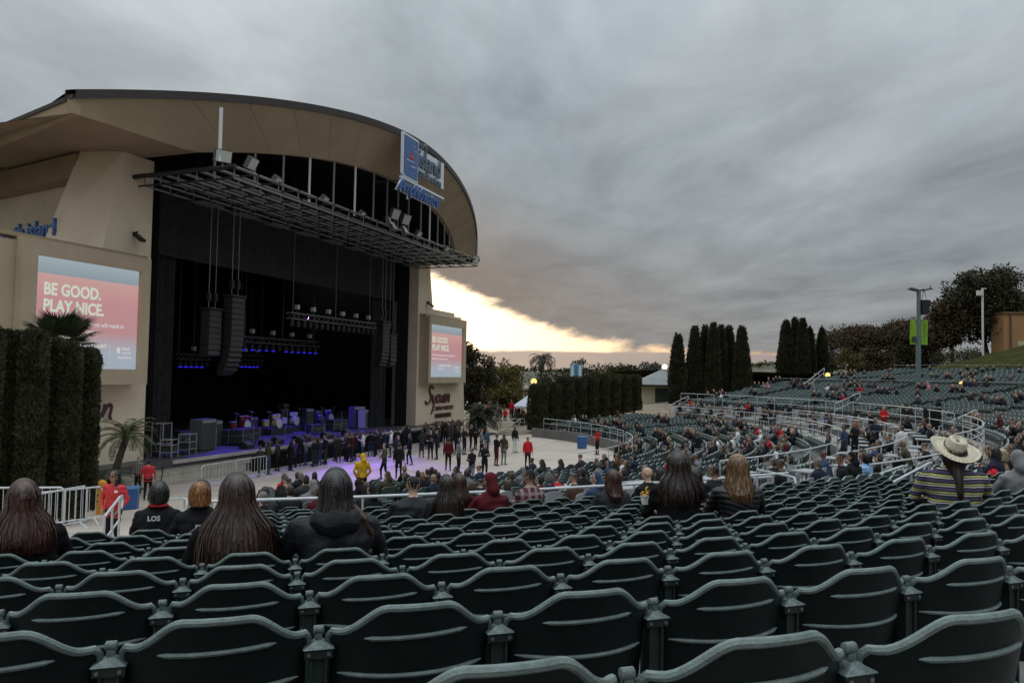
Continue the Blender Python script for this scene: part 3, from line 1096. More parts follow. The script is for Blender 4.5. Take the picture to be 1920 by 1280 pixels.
# side fascia on the near and far ends
for sg, t in ((-1, -1.0), (1, 1.0)):
    s, p, z = top_edge(t)
    a0 = np.array(SF(s, p, 0)[:2]); d0 = fd if sg < 0 else (AX * (fd @ AX) * -1 + NX * (fd @ NX))
    a1 = a0 + d0 * 20
    n0 = np.array([-d0[1], d0[0]]) * 0.3 * (1 if sg > 0 else -1)
    for nm, zb, zt, mm, oo in (('side_fascia', z - 0.64, z - 0.02, M_stucco2, 0.0), ('roof_edge', z - 0.02, z + 0.16, M_roof, 0.06)):
        o_ = -n0 / 0.3 * oo
        q = [(a0 + o_), (a1 + o_), (a1 + n0), (a0 + n0)]
        V = [(v[0], v[1], zb - (1.1 if i in (1, 2) else 0)) for i, v in enumerate(q)] + [(v[0], v[1], zt - (1.1 if i in (1, 2) else 0)) for i, v in enumerate(q)]
        sbp(MB().add(V, [(0, 3, 2, 1), (4, 5, 6, 7), (0, 1, 5, 4), (1, 2, 6, 5), (2, 3, 7, 6), (3, 0, 4, 7)]), nm, mm)
# soffits beside the opening
for lo, hi, sg in ((-1.0, -0.70, -1), (0.70, 1.0, 1)):
    A = []
    for t in np.linspace(lo, hi, 10):
        s, p, z = bot_edge(t)
        A.append([SF(s, p - 0.02, z + 0.005), SF(s, 0.3, z - 0.02), SF(s, -9, z - 0.02)])
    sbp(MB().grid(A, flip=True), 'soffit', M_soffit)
e0 = SF(-6.37, 2.58, 10.52)
b0, b1 = np.array(e0[:2]), np.array(e0[:2]) + fd * 20
c0, c1 = np.array(SF(-6.37, -9, 0)[:2]), np.array(SF(0.6, -9, 0)[:2])
sbp(MB().add([(b0[0], b0[1], 10.49), (b1[0], b1[1], 10.24), (c0[0], c0[1] + 8, 10.3), (c0[0], c0[1], 10.49)], [(0, 3, 2, 1)]), 'soffit', M_soffit)
# hood over the opening, inside of the canopy
A = []
for t in np.linspace(-0.716, 0.716, 40):
    s, p, z = bot_edge(t)
    A.append([SF(s, p - 0.1, z + 0.3), SF(s, -0.4, z + 1.0), SF(s, -8, z + 1.0)])
sbp(MB().grid(A, flip=True), 'inner_ceiling', M_black)
sbp(spz([(0.62, 9.6), (30.73, 9.6), (30.73, 12.2), (15.6, 13.6), (0.62, 12.2)], -1.2, -1.4), 'upper_wall', M_black)
# stage box
for nm, a in (('back_wall', [SF(2.5, -17, -5), SF(40, -17, -5), SF(40, -17, 13), SF(2.5, -17, 13)]),
              ('side_wall', [SF(38, -17, -5), SF(38, -2.5, -5), SF(38, -2.5, 13), SF(38, -17, 13)])):
    sbp(MB().add(a, [(0, 1, 2, 3)]), nm, M_black)
DECK = -4.68
sbp(spz([(-4, DECK - 0.35), (38, DECK - 0.35), (38, DECK), (-4, DECK)], 1.45, -17), 'stage_deck', mat('stage_deck_floor', (0.055, 0.052, 0.055), 0.5, var=0.3, scale=1.2))
sbp(spz([(1.0, DECK - 0.16), (31.5, DECK - 0.16), (31.5, DECK + 0.01), (1.0, DECK + 0.01)], 1.46, 1.62), 'deck_edge', M_conc)
# block wall under the deck at the near end, black skirt further on
sbp(spz([(-9.0, -6.6), (7.2, -6.6), (7.2, DECK - 0.36), (-9.0, DECK - 0.36)], 1.30, 0.6), 'stage_wall_core', M_concd)
M_block = mat('pale_block', (0.40, 0.37, 0.31), 0.9, var=0.14, scale=1.1, bump=0.3, bscale=16)
for r in range(3):
    z0 = -6.25 + r * 0.42
    for k in range(12):
        s0 = -9.0 + k * 1.36 - (0.6 if r % 2 else 0.0)
        s1 = min(7.2, s0 + 1.34)
        if s1 > -9: sbp(spz([(max(s0, -9), z0), (s1, z0), (s1, z0 + 0.405), (max(s0, -9), z0 + 0.405)], 1.36 + 0.01 * rnd.random(), 1.30), 'block', M_block)
sbp(spz([(-9.0, -5.02), (7.25, -5.02), (7.25, -4.9), (-9.0, -4.9)], 1.44, 0.6), 'coping', M_conc)
G = []
for s in np.arange(7.25, 33.2, 0.12):
    G.append([SF(s, 1.42 + 0.035 * math.sin(s * 9) + 0.02 * math.sin(s * 23), z) for z in (-6.6, DECK - 0.17)])
sbp(MB().grid(G, flip=True), 'stage_skirt', M_black, smooth=True)


def drape(name, s0, s1, p, z0, z1, m, wl=0.42, amp=0.13, wave=0.0):
    G = []
    for s in np.arange(s0, s1, wl / 8):
        o = amp * math.sin(2 * PI * s / wl) + 0.5 * amp * math.sin(2 * PI * s / (wl * 2.7) + 1)
        G.append([SF(s, p + o * (0.8 + 0.2 * q), z0 + (z1 - z0) * q + (wave * math.sin(s * 3) if q == 0 else 0)) for q in (0, 0.5, 1)])
    o = MB().grid(G, flip=True).obj(name, m, None, True)
    return o


dl = [('stage_drape', 0.75, 2.1, -0.9, DECK + 0.02, 9.7, M_black, 'black drape hanging closest to the near pier'),
      ('stage_drape', 2.3, 4.1, -1.6, DECK + 0.02, 7.2, M_drape, 'charcoal pleated leg drape at the near side of the stage'),
      ('stage_drape', 26.0, 28.4, -1.8, DECK + 0.02, 7.0, M_drape, 'charcoal pleated leg drape at the far side of the stage'),
      ('stage_drape', 28.6, 30.7, -0.9, DECK + 0.02, 9.7, M_black, 'black drape hanging beside the far pier'),
      ('stage_valance', 0.8, 30.6, -1.25, 6.05, 9.75, M_drape, 'long charcoal valance across the top of the stage opening'),
      ('stage_backdrop', 3.2, 37, -15.6, DECK + 0.02, 12.0, M_black, 'black backdrop curtain at the rear of the stage')]
for nm, a, b, p, z0, z1, m, lb in dl:
    o = drape(nm, a, b, p, z0, z1, m, 0.42 if 'val' not in nm else 0.8, 0.13 if 'val' not in nm else 0.05)
    tag(o, lb, 'curtain')

# ------------------------------------------------------------------ screens


def screen_mat(key, z0, z1):
    m = bpy.data.materials.new(key)
    m.use_nodes = True
    nt = m.node_tree; N, K = nt.nodes, nt.links
    N.clear()
    t = N.new('ShaderNodeTexCoord'); sp = N.new('ShaderNodeSeparateXYZ'); K.new(t.outputs['Object'], sp.inputs[0])
    mr = N.new('ShaderNodeMapRange'); mr.inputs[1].default_value = z0; mr.inputs[2].default_value = z1
    nz = N.new('ShaderNodeTexNoise'); nz.inputs['Scale'].default_value = 0.25
    K.new(t.outputs['Object'], nz.inputs['Vector'])
    ad = N.new('ShaderNodeMath'); ad.operation = 'MULTIPLY_ADD'; ad.inputs[1].default_value = 0.02
    K.new(nz.outputs[0], ad.inputs[0]); K.new(sp.outputs[2], ad.inputs[2])
    K.new(ad.outputs[0], mr.inputs[0])
    r = N.new('ShaderNodeValToRGB')
    el_ = r.color_ramp.elements
    cs = [(0.0, (0.345, 0.40, 0.46)), (0.16, (0.36, 0.40, 0.46)), (0.24, (0.40, 0.355, 0.40)), (0.36, (0.47, 0.255, 0.27)), (0.62, (0.50, 0.255, 0.262)), (0.79, (0.54, 0.31, 0.29)), (0.850, (0.55, 0.33, 0.31)), (0.856, (0.255, 0.305, 0.345)), (1.0, (0.33, 0.40, 0.435))]
    el_[0].position, el_[0].color = cs[0][0], (*cs[0][1], 1)
    el_[1].position, el_[1].color = cs[-1][0], (*cs[-1][1], 1)
    for p, c in cs[1:-1]:
        e = el_.new(p); e.color = (*c, 1)
    K.new(mr.outputs[0], r.inputs[0])
    e = N.new('ShaderNodeEmission'); K.new(r.outputs[0], e.inputs[0]); e.inputs[1].default_value = 0.95
    gl = N.new('ShaderNodeBsdfGlossy'); gl.inputs['Roughness'].default_value = 0.5; gl.inputs[0].default_value = (0.03, 0.03, 0.03, 1)
    a = N.new('ShaderNodeAddShader'); K.new(e.outputs[0], a.inputs[0]); K.new(gl.outputs[0], a.inputs[1])
    o = N.new('ShaderNodeOutputMaterial'); K.new(a.outputs[0], o.inputs[0])
    return m


M_scr = screen_mat('screen_image', -0.42, 4.62)
M_scrtxt = emit_mat('screen_text', (0.56, 0.62, 0.50), 1.0)
M_scrwht = emit_mat('screen_white', (0.60, 0.55, 0.56), 1.0)
SCR_M = Matrix.Rotation(STAGE_ROT, 4, 'Z') @ Matrix.Rotation(PI / 2, 4, 'X')


def tM(s, p, z, sx=1.0, sy=1.0):
    return Matrix.Translation(SF(s, p, z)) @ SCR_M @ Matrix.Diagonal((sx, sy, 1, 1))


def screen(lab, s0, s1, z0, z1, fs0, fs1, fz0, fz1, step, key, kx):
    e = empty('video_screen', SF((s0 + s1) / 2, 0.4, fz0), 0, lab, 'screen', 'video screens beside the stage')
    pf = 0.95
    for nm, a in (('frame_bottom', (fs0, fs1, fz0, z0)), ('frame_top', (fs0, fs1, z1, fz1)), ('frame_side', (fs0, s0, z0, z1)), ('frame_side', (s1, fs1, z0, z1))):
        W(spz([(a[0], a[2]), (a[1], a[2]), (a[1], a[3]), (a[0], a[3])], pf, 0.0).obj(nm, M_frame), e)
    W(spz([(step[0], fz0 + 0.25), (step[1], fz0 + 0.25), (step[1], fz1 - 0.15), (step[0], fz1 - 0.15)], 0.55, 0.0).obj('side_box', M_frame), e)
    W(spz([(min(fs0, step[0]) - 0.1, fz1), (max(fs1, step[1]) + 0.1, fz1), (max(fs1, step[1]) + 0.1, fz1 + 0.18), (min(fs0, step[0]) - 0.1, fz1 + 0.18)], 0.6, 0.0).obj('coping', M_stucco2), e)
    h = z1 - z0
    pn = MB().add([SF(s0, 0.72, z0), SF(s1, 0.72, z0), SF(s1, 0.72, z1), SF(s0, 0.72, z1)], [(0, 1, 2, 3)]).obj('display_panel', screen_mat(key, z0, z1))
    W(pn, e)
    w = s1 - s0
    def tx(k, fs, fz, m, sx):
        o = text_obj(k, m, None, Matrix.Identity(4)); W(o, e)
        o.matrix_basis = Matrix.Translation(SF(s0 + fs * w, 0.735, z0 + fz * h)) @ SCR_M @ Matrix.Diagonal((sx * w / 7.2, h / 4.7, 1, 1))
    tx('t_good', 0.085, 0.665, M_scrtxt, kx); tx('t_nice', 0.085, 0.515, M_scrtxt, kx)
    tx('t_small1', 0.085, 0.405, M_scrwht, kx * 1.1); tx('t_small2', 0.085, 0.335, M_scrwht, kx * 1.1)
    tx('t_inc', 0.27, 0.205, M_scrwht, kx * 0.9); tx('t_num', 0.27, 0.145, M_scrwht, kx * 0.9)
    tx('t_isl', 0.84, 0.19, M_scrwht, kx); tx('t_cru', 0.84, 0.155, M_scrwht, kx); tx('t_amps', 0.80, 0.105, M_scrwht, kx)
    lg = MB().add([SF(s0 + w * 0.79, 0.736, z0 + h * 0.16), SF(s0 + w * 0.825, 0.736, z0 + h * 0.16), SF(s0 + w * 0.825, 0.736, z0 + h * 0.215), SF(s0 + w * 0.79, 0.736, z0 + h * 0.215)], [(0, 1, 2, 3)])
    W(lg.obj('logo_mark', M_scrwht), e)
    ln = MB().add([SF(s0 + w * 0.715, 0.736, z0 + h * 0.12), SF(s0 + w * 0.719, 0.736, z0 + h * 0.12), SF(s0 + w * 0.719, 0.736, z0 + h * 0.24), SF(s0 + w * 0.715, 0.736, z0 + h * 0.24)], [(0, 1, 2, 3)])
    W(ln.obj('divider_line', M_scrwht), e)


screen('large lit video screen in tan frame on the near pier behind the palm', -6.35, -0.80, -0.13, 4.64, -7.05, -0.28, -0.85, 5.30, (-8.6, -7.06), 'screen_image_near', 1.12)
screen('smaller looking lit video screen in tan frame on the far pier above red script', 31.62, 38.85, -0.43, 4.27, 31.15, 39.45, -0.98, 4.95, (39.46, 40.2), 'screen_image_far', 1.02)

# ------------------------------------------------------------------ wall signs
M_red = mat('maroon_letters', (0.085, 0.012, 0.018), 0.5)
M_redb = mat('letter_backing', (0.55, 0.46, 0.36), 0.7)


def script_word(parent, s0, z0, h, m, rad, p):
    """the red script word, stroke by stroke (x right, y up, unit = x-height)"""
    strokes = [
        [(1.50, 1.65), (1.2, 1.95), (0.75, 1.95), (0.45, 1.6), (0.75, 1.2), (1.1, 0.9), (1.15, 0.42), (0.7, 0.02), (0.15, 0.02), (-0.15, 0.3)],
        [(1.55, 1.0), (1.55, 0.35), (1.8, 0.08), (2.15, 0.3), (2.35, 1.0), (2.2, 0.2), (2.0, -0.8), (1.75, -1.15)],
        [(3.2, 0.85), (2.95, 1.02), (2.7, 0.7), (2.7, 0.25), (2.95, 0.03), (3.25, 0.25)],
        [(3.45, 1.0), (3.42, 0.3), (3.65, 0.05), (3.95, 0.3), (4.1, 1.0), (4.08, 0.2), (4.25, 0.05)],
        [(5.05, 0.85), (4.75, 1.02), (4.5, 0.6), (4.5, 0.2), (4.75, 0.04), (5.0, 0.35), (5.12, 1.0), (5.1, 0.2), (5.25, 0.05)],
        [(5.5, 1.0), (5.48, 0.05), (5.52, 0.55), (5.8, 1.0), (6.05, 0.85), (6.02, 0.2), (6.2, 0.05)]]
    for st in strokes:
        P = np.array(st)
        t = np.linspace(0, len(P) - 1, (len(P) - 1) * 4 + 1)
        X = np.interp(t, range(len(P)), P[:, 0]); Y = np.interp(t, range(len(P)), P[:, 1])
        for _ in range(2):
            X[1:-1] = (X[:-2] + 2 * X[1:-1] + X[2:]) / 4; Y[1:-1] = (Y[:-2] + 2 * Y[1:-1] + Y[2:]) / 4
        W(MB().tube([SF(s0 + (x + 0.25 * y) * h * 1.02, p, z0 + y * h) for x, y in zip(X, Y)], rad, 6).obj('letter', m, None, True), parent)


sg = empty('wall_sign', SF(35.5, 0.05, -4), 0, 'maroon script sign on the far pier below the video screen', 'sign')
script_word(sg, 32.5, -2.85, 0.80, M_red, 0.085, 0.10)
for k, z, sc in (('t_casino', -3.50, 1.0), ('t_series', -4.12, 1.0)):
    o = text_obj(k, M_red, None, Matrix.Identity(4)); W(o, sg)
    o.matrix_basis = tM(36.4, 0.06, z, 1.25, 0.95)
W(spz([(34.6, -4.22), (38.2, -4.22), (38.2, -3.82), (34.6, -3.82)], 0.05, 0.0).obj('plaque', mat('plaque_maroon', (0.05, 0.012, 0.014), 0.5)), sg)
sg = empty('wall_sign', SF(-3, 0.05, -3), 0, 'maroon script sign on the near pier mostly hidden by the hedge', 'sign')
script_word(sg, -6.4, -2.55, 0.76, M_red, 0.10, 0.10)
script_word(sg, -6.42, -2.57, 0.76, M_white, 0.115, 0.05)

# main sign on the canopy
M_signblue = mat('sign_blue', (0.045, 0.11, 0.30), 0.4)
M_signwhite = mat('sign_white', (0.66, 0.70, 0.75), 0.4)
M_signgrey = mat('sign_letter_face', (0.09, 0.12, 0.16), 0.4)
ms = empty('canopy_sign', SF(15.5, 7.6, 11.3), 0, 'blue and white lettered sign standing on the canopy front', 'sign')
W(spz([(12.30, 12.35), (12.55, 12.15), (14.40, 12.15), (14.40, 14.95), (12.30, 14.95)], 8.02, 7.86).obj('logo_border', M_signwhite), ms)
W(spz([(12.44, 12.46), (12.66, 12.29), (14.28, 12.29), (14.28, 14.80), (12.44, 14.80)], 8.06, 8.02).obj('logo_panel', M_signblue), ms)
W(spz([(13.10, 13.45), (13.72, 13.45), (13.55, 13.72), (13.42, 13.92), (13.25, 13.70)], 8.09, 8.06).obj('logo_roof', mat('sign_red', (0.45, 0.04, 0.03), 0.5)), ms)
for a in ((12.75, 13.75, 13.28), (13.35, 14.0, 12.98), (13.85, 14.02, 14.05), (13.66, 13.80, 14.32)):
    W(spz([(a[0], a[2]), (a[1], a[2] + 0.03), (a[1], a[2] + 0.08), (a[0], a[2] + 0.05)], 8.085, 8.06).obj('logo_line', M_signwhite), ms)
W(spz([(14.40, 12.75), (18.55, 12.75), (18.55, 14.55), (14.40, 14.55)], 7.92, 7.86).obj('letter_backing', M_signwhite), ms)
W(spz([(12.2, 12.0), (18.5, 12.0), (18.5, 12.14), (12.2, 12.14)], 8.0, 7.86).obj('support_bar', M_signwhite), ms)
W(spz([(12.2, 11.78), (18.5, 11.78), (18.5, 11.94), (12.2, 11.94)], 7.96, 7.84).obj('support_bar', M_signgrey), ms)
for k, s, z, m, p, sx in (('t_north', 14.5, 14.62, M_signgrey, 7.97, 0.9), ('t_island', 14.42, 13.36, M_signgrey, 7.99, 1.02), ('t_credit', 14.42, 12.72, M_signgrey, 7.98, 1.05), ('t_amphb', 11.65, 11.18, M_signwhite, 7.95, 1.0), ('t_amph', 11.65, 11.18, M_signblue, 8.05, 1.0)):
    o = text_obj(k, m, None, Matrix.Identity(4)); W(o, ms)
    o.matrix_basis = tM(s, p, z, sx, 1)
for s in (12.6, 14.5, 16.5, 18.4):
    W(MB().bar(SF(s, 7.9, 11.95), SF(s, 6.0, 11.95), 0.06).obj('sign_bracket', M_bsteel), ms)

# letters on the flank wall, seen above the near screen
wl_ = empty('flank_sign', FL(2, 0.2, 5), 0, 'blue channel letters on the flank wall rising above the near screen', 'sign')
Q = at(104, 440, 36.0)
fa = math.atan2(-fd[1], -fd[0])
for k_, m_, o_ in (('t_wall', M_signblue, 0.1), ):
    o = text_obj(k_, m_, None, Matrix.Identity(4)); W(o, wl_)
    o.matrix_basis = Matrix.Translation((Q[0], Q[1], Q[2])) @ Matrix.Rotation(fa, 4, 'Z') @ Matrix.Rotation(PI / 2, 4, 'X')
me2 = BAKED['t_wall'].copy(); me2.materials.clear(); me2.materials.append(mat('sign_cream', (0.7, 0.66, 0.5), 0.5))
o = W(link('letter_edge', me2), wl_)
o.matrix_basis = Matrix.Translation((Q[0] + 0.06, Q[1] + 0.12, Q[2] - 0.01)) @ Matrix.Rotation(fa, 4, 'Z') @ Matrix.Rotation(PI / 2, 4, 'X')
W(MB().bar((Q[0] - 6, Q[1] + 3.8, Q[2] - 0.1), (Q[0] + 0.1, Q[1] + 0.1, Q[2] - 0.1), 0.08).obj('sign_rail', M_steel), wl_)

# ------------------------------------------------------------------ ceiling grid below the canopy
gr = empty('ceiling_grid', SF(14.5, 3, 9.4), 0, 'steel lighting grid hanging under the canopy in front of the stage', 'grid')
GS0, GS1, GZ = -0.55, 29.65, 9.5
for p in (6.0, 4.9, 3.8, 2.7, 1.6, 0.6):
    W(MB().tube([SF(GS0, p, GZ), SF(GS1, p, GZ)], 0.075, 6).obj('long_bar', M_steel), gr)
    W(MB().tube([SF(GS0, p, GZ - 0.55), SF(GS1, p, GZ - 0.55)], 0.055, 6).obj('long_bar', M_steel), gr)
webs = MB()
for s in np.linspace(GS0, GS1, 19):
    W(MB().tube([SF(s, 0.2, GZ + 0.02), SF(s, 6.1, GZ + 0.02)], 0.055, 6).obj('cross_bar', M_bsteel), gr)
    W(MB().tube([SF(s, 0.2, GZ - 0.55), SF(s, 6.0, GZ - 0.55)], 0.045, 6).obj('cross_bar', M_bsteel), gr)
    for p in (6.0, 4.9, 3.8, 2.7, 1.6, 0.6): webs.bar(SF(s, p, GZ), SF(s, p, GZ - 0.55), 0.05)
W(MB().tube([SF(GS0 - 0.1, -0.3, GZ - 0.1), SF(GS0 - 0.1, 6.15, GZ - 0.02)], 0.12, 8).obj('end_bar', M_bsteel), gr)
W(MB().tube([SF(GS1 + 0.1, -0.3, GZ - 0.1), SF(GS1 + 0.1, 6.15, GZ - 0.02)], 0.12, 8).obj('end_bar', M_bsteel), gr)
tag(W(webs.obj('web_posts', M_steel), gr), kind='stuff')
# catwalk plates further in, seen from below
for k in range(9):
    s = 2.5 + k * 3.0
    W(spz([(s, GZ - 0.72), (s + 1.6, GZ - 0.72), (s + 1.6, GZ - 0.66), (s, GZ - 0.66)], 1.5, 0.7).obj('catwalk_plate', mat('plate_grey', (0.11, 0.105, 0.11), 0.6)), gr)
# hangers up to the canopy
for i, s in enumerate([-1.5, 1.0, 3.2, 5.0, 6.9, 8.9, 10.95, 13.0, 14.7, 16.2, 17.8, 19.9, 21.7, 23.6, 25.6, 27.6, 29.4]):
    t = (s - 15.6) / 21.97
    bz = bot_edge(t)[2]
    ztop = 12.0 if i == 0 else (11.2 if i == 16 else bz + 0.12)
    rp_ = 5.95 if i in (0, 16) else min(5.95, bot_edge(t)[1] - 0.12)
    W(MB().tube([SF(s, rp_, GZ), SF(s, rp_, ztop)], 0.07 if i else 0.085, 6).obj('hanger', M_wsteel if i in (0, 4, 6, 12) else M_steel), gr)
    if i % 2: W(MB().tube([SF(s + 0.8, 2.6, GZ), SF(s + 0.8, 1.5, bz + 0.6)], 0.05, 5).obj('hanger', M_bsteel), gr)

# floodlights on the grid
M_flood = mat('flood_glass', (0.50, 0.52, 0.47), 0.35)
M_floodb = mat('flood_body', (0.11, 0.11, 0.105), 0.5, 0.3)


def flood(px, py, w, h, tilt, yaw, lab, p=6.05):
    s, z = onp(px, py, p)
    e = empty('floodlight', SF(s, p, z), STAGE_ROT + yaw, lab, 'floodlight', 'floodlights on the canopy grid')
    R = Matrix.Rotation(tilt, 4, 'X')
    MB().box(-w / 2, w / 2, -0.02, 0.22, -h / 2, h / 2, 0, R).obj('housing', M_floodb, e)
    MB().box(-w / 2 + 0.04, w / 2 - 0.04, -0.045, -0.022, -h / 2 + 0.04, h / 2 - 0.04, 0, R).obj('glass', M_flood, e)
    MB().bar((0, 0.12, 0), (0, 0.10, -h * 0.75 - 0.05), 0.06).obj('yoke', M_floodb, e)


fl = [(419, 293, .78, .58, 0.25, -0.5, 'pale square floodlight nearest the camera on the grid corner'), (474, 308, .66, .62, 0.5, 0.1, 'tilted pale floodlight second from the near corner of the grid'),
      (522, 338, .62, .30, 0.7, 0.2, 'small flat floodlight on the grid front, left of the middle'), (611, 374, .62, .30, 0.7, 0.2, 'floodlight at the foot of the white hanger rod'),
      (681, 402, .60, .30, 0.7, 0.2, 'floodlight just left of the floodlight cluster on the grid'), (742, 402, .78, .72, 0.4, -0.2, 'upper left lamp of the floodlight cluster'),
      (762, 412, .78, .72, 0.4, -0.2, 'upper right lamp of the floodlight cluster'), (731, 414, .62, .5, -0.3, 0.3, 'dark lamp at the left of the floodlight cluster'),
      (738, 423, .7, .6, -0.5, 0.1, 'lower left lamp of the floodlight cluster'), (760, 431, .7, .6, -0.5, 0.1, 'lower right lamp of the floodlight cluster'),
      (785, 441, .62, .55, 0.6, 0.0, 'floodlight right of the cluster under the canopy arch'), (838, 467, .6, .34, 0.7, 0.0, 'floodlight near the far end of the grid'),
      (892, 487, .6, .62, 0.3, -0.7, 'floodlight on the far outer corner of the grid')]
for a in fl: flood(*a)
s, z = onp(227, 248, 1.0)
e = empty('ceiling_lamp', SF(s, 1.0, z), 0, 'small bell shaped lamp under the near soffit', 'lamp')
MB().lathe([(0.02, 0.34), (0.03, 0.2), (0.06, 0.16), (0.07, 0.02), (0.13, -0.05), (0.13, -0.08)], 12).obj('shade', M_wsteel, e, True)
MB().tube([(0, 0, 0.3), (0, 0, 1.0)], 0.012, 5).obj('stem', M_wsteel, e)
for px, py, p, lab in ((251, 437, 0.02, 'dark angled lamp on the near pier beside the opening'), (801, 566, 0.02, 'dark angled lamp on the far pier')):
    s, z = onp(px, py, p)
    e = empty('wall_lamp', SF(s, p, z), STAGE_ROT, lab, 'lamp')
    R = Matrix.Rotation(0.6, 4, 'X')
    MB().box(-0.16, 0.16, -0.75, -0.15, -0.07, 0.07, 0, R).obj('housing', M_bsteel, e)
    MB().bar((0, 0, -0.05), (0, -0.25, 0.05), 0.07).obj('arm', M_bsteel, e)
    MB().box(-0.08, 0.08, -0.05, 0.0, -0.14, 0.06).obj('base_plate', M_bsteel, e)

# ------------------------------------------------------------------ stadium chairs
PITCH_M = 0.53
ORD = ['first', 'second', 'third', 'fourth', 'fifth', 'sixth', 'seventh', 'eighth', 'ninth', 'tenth', 'eleventh', 'twelfth', 'thirteenth', 'fourteenth', 'fifteenth', 'sixteenth', 'seventeenth', 'eighteenth', 'nineteenth', 'twentieth']
ORD += ['twenty-' + w for w in ORD[:9]] + ['thirtieth'] + ['thirty-' + w for w in ORD[:9]] + ['fortieth'] + ['forty-' + w for w in ORD[:9]] + ['fiftieth']


def back_top(x):
    t = min(1.0, max(0.0, (abs(x) - 0.082) / 0.128))
    return 0.775 + 0.076 * (1 - t * t * (3 - 2 * t))


def back_y(x, z):
    lean = -0.20 * (z - 0.45)
    return lean - 0.088 * (1 - (abs(x) / 0.236) ** 2.2) + 0.045


def chair_meshes():
    xs = np.linspace(-0.232, 0.232, 29)
    O, I = [], []
    for x in xs:
        zt = back_top(x)
        zs = np.linspace(0.40, zt, 9)
        O.append([(x, back_y(x, z) - 0.007, z) for z in zs])
        I.append([(x, back_y(x, z) + 0.007, z) for z in zs])
    O, I = np.array(O), np.array(I)
    mb = MB()
    mb.grid(O, flip=True); mb.grid(I)
    mb.grid(np.stack([O[0], I[0]], 1)); mb.grid(np.stack([O[-1], I[-1]], 1), flip=True)
    mb.grid(np.stack([O[:, 0], I[:, 0]], 1))
    back = mb.mesh('backrest', M_chair, True)
    # rolled rim along the top, turned down at both ends
    pts = [(-0.236, back_y(-0.236, 0.72), 0.735), (-0.236, back_y(-0.236, 0.75), 0.758)]
    pts += [(x, back_y(x, back_top(x)) - 0.003, back_top(x)) for x in np.linspace(-0.226, 0.226, 33)]
    pts += [(0.236, back_y(0.236, 0.75), 0.758), (0.236, back_y(0.236, 0.72), 0.735)]
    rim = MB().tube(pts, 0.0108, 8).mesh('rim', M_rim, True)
    # moulded ledges on the back
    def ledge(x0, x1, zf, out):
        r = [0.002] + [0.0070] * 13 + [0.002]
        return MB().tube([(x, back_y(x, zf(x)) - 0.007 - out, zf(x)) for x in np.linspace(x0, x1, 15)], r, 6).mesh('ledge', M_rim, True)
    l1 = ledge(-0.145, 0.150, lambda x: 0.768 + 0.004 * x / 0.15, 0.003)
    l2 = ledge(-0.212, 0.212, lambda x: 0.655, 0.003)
    # folded seat in front
    S = []
    for x in np.linspace(-0.215, 0.215, 9):
        S.append([(x, 0.095 + 0.0 * (1 - (x / 0.215) ** 2) + 0.03 * math.sin(q * PI), 0.36 + 0.31 * q) for q in np.linspace(0, 1, 6)])
    S = np.array(S); S2 = S + np.array([0, 0.035, 0])
    mb = MB(); mb.grid(S, flip=True); mb.grid(S2)
    mb.grid(np.stack([S[:, -1], S2[:, -1]], 1), flip=True); mb.grid(np.stack([S[:, 0], S2[:, 0]], 1))
    mb.grid(np.stack([S[0], S2[0]], 1)); mb.grid(np.stack([S[-1], S2[-1]], 1), flip=True)
    seat = mb.mesh('seat', M_chair, True)
    # bracket between two backs: hinge, flared cap, slotted box
    yb = back_y(0.236, 0.76)
    mb = MB()
    mb.tube([(-0.015, yb, 0.777), (-0.013, yb, 0.777), (0.013, yb, 0.777), (0.015, yb, 0.777)], [0.009, 0.0125, 0.0125, 0.009], 10)
    mb.box(-0.010, 0.010, yb - 0.009, yb + 0.009, 0.752, 0.772)
    c = [(0.013, 0.012, 0.752), (0.018, 0.016, 0.747), (0.041, 0.028, 0.736), (0.043, 0.030, 0.733)]
    V = []
    for hx_, hy_, z in c:
        V += [(-hx_, yb - 0.008 - hy_, z), (hx_, yb - 0.008 - hy_, z), (hx_, yb - 0.008 + hy_, z), (-hx_, yb - 0.008 + hy_, z)]
    F = [(0, 1, 2, 3)]
    for i in range(3):
        for j in range(4): F.append((i * 4 + j, (i + 1) * 4 + j, (i + 1) * 4 + (j + 1) % 4, i * 4 + (j + 1) % 4))
    F.append((15, 14, 13, 12))
    mb.add(V, F)
    brk = mb.mesh('bracket', M_brk, True)
    mb = MB()
    mb.box(-0.039, 0.039, yb - 0.031, yb + 0.02, 0.706, 0.7325)
    for s in (-1, 1):
        mb.tube([(s * 0.027, yb - 0.031, 0.719), (s * 0.027, yb - 0.037, 0.719)], 0.0058, 8, mi=1)
    bxm = mb.mesh('bolt_box', [M_post, M_bolt])
    mb = MB()
    for s in (-1, 1): mb.box(s * 0.021 - 0.004, s * 0.021 + 0.004, yb - 0.024, yb + 0.020, 0.0, 0.702)
    mb.box(-0.0165, 0.0165, yb - 0.014, yb + 0.016, 0.02, 0.7055)
    mb.box(-0.05, 0.05, yb - 0.06, yb + 0.08, 0.0, 0.02)
    post = mb.mesh('post', M_post)
    mb = MB(); mb.box(-0.018, 0.018, yb + 0.03, yb + 0.30, 0.585, 0.605)
    arm = mb.mesh('armrest', M_post)
    return back, rim, l1, l2, seat, brk, bxm, post, arm


CH = chair_meshes()


def chair_at(r, phi, z, label):
    x, y, _ = ring(r, phi)
    e = empty('stadium_chair', (x, y, z), phi + PI / 2, label, 'chair', 'green stadium chairs in the near rows')
    b = link('backrest', CH[0], e)
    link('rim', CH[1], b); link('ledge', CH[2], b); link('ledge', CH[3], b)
    link('seat', CH[4], e)
    k = link('bracket', CH[5], e, (-0.265, 0, 0))
    link('bolt_box', CH[6], k)
    link('post', CH[7], e, (-0.265, 0, 0))
    return e


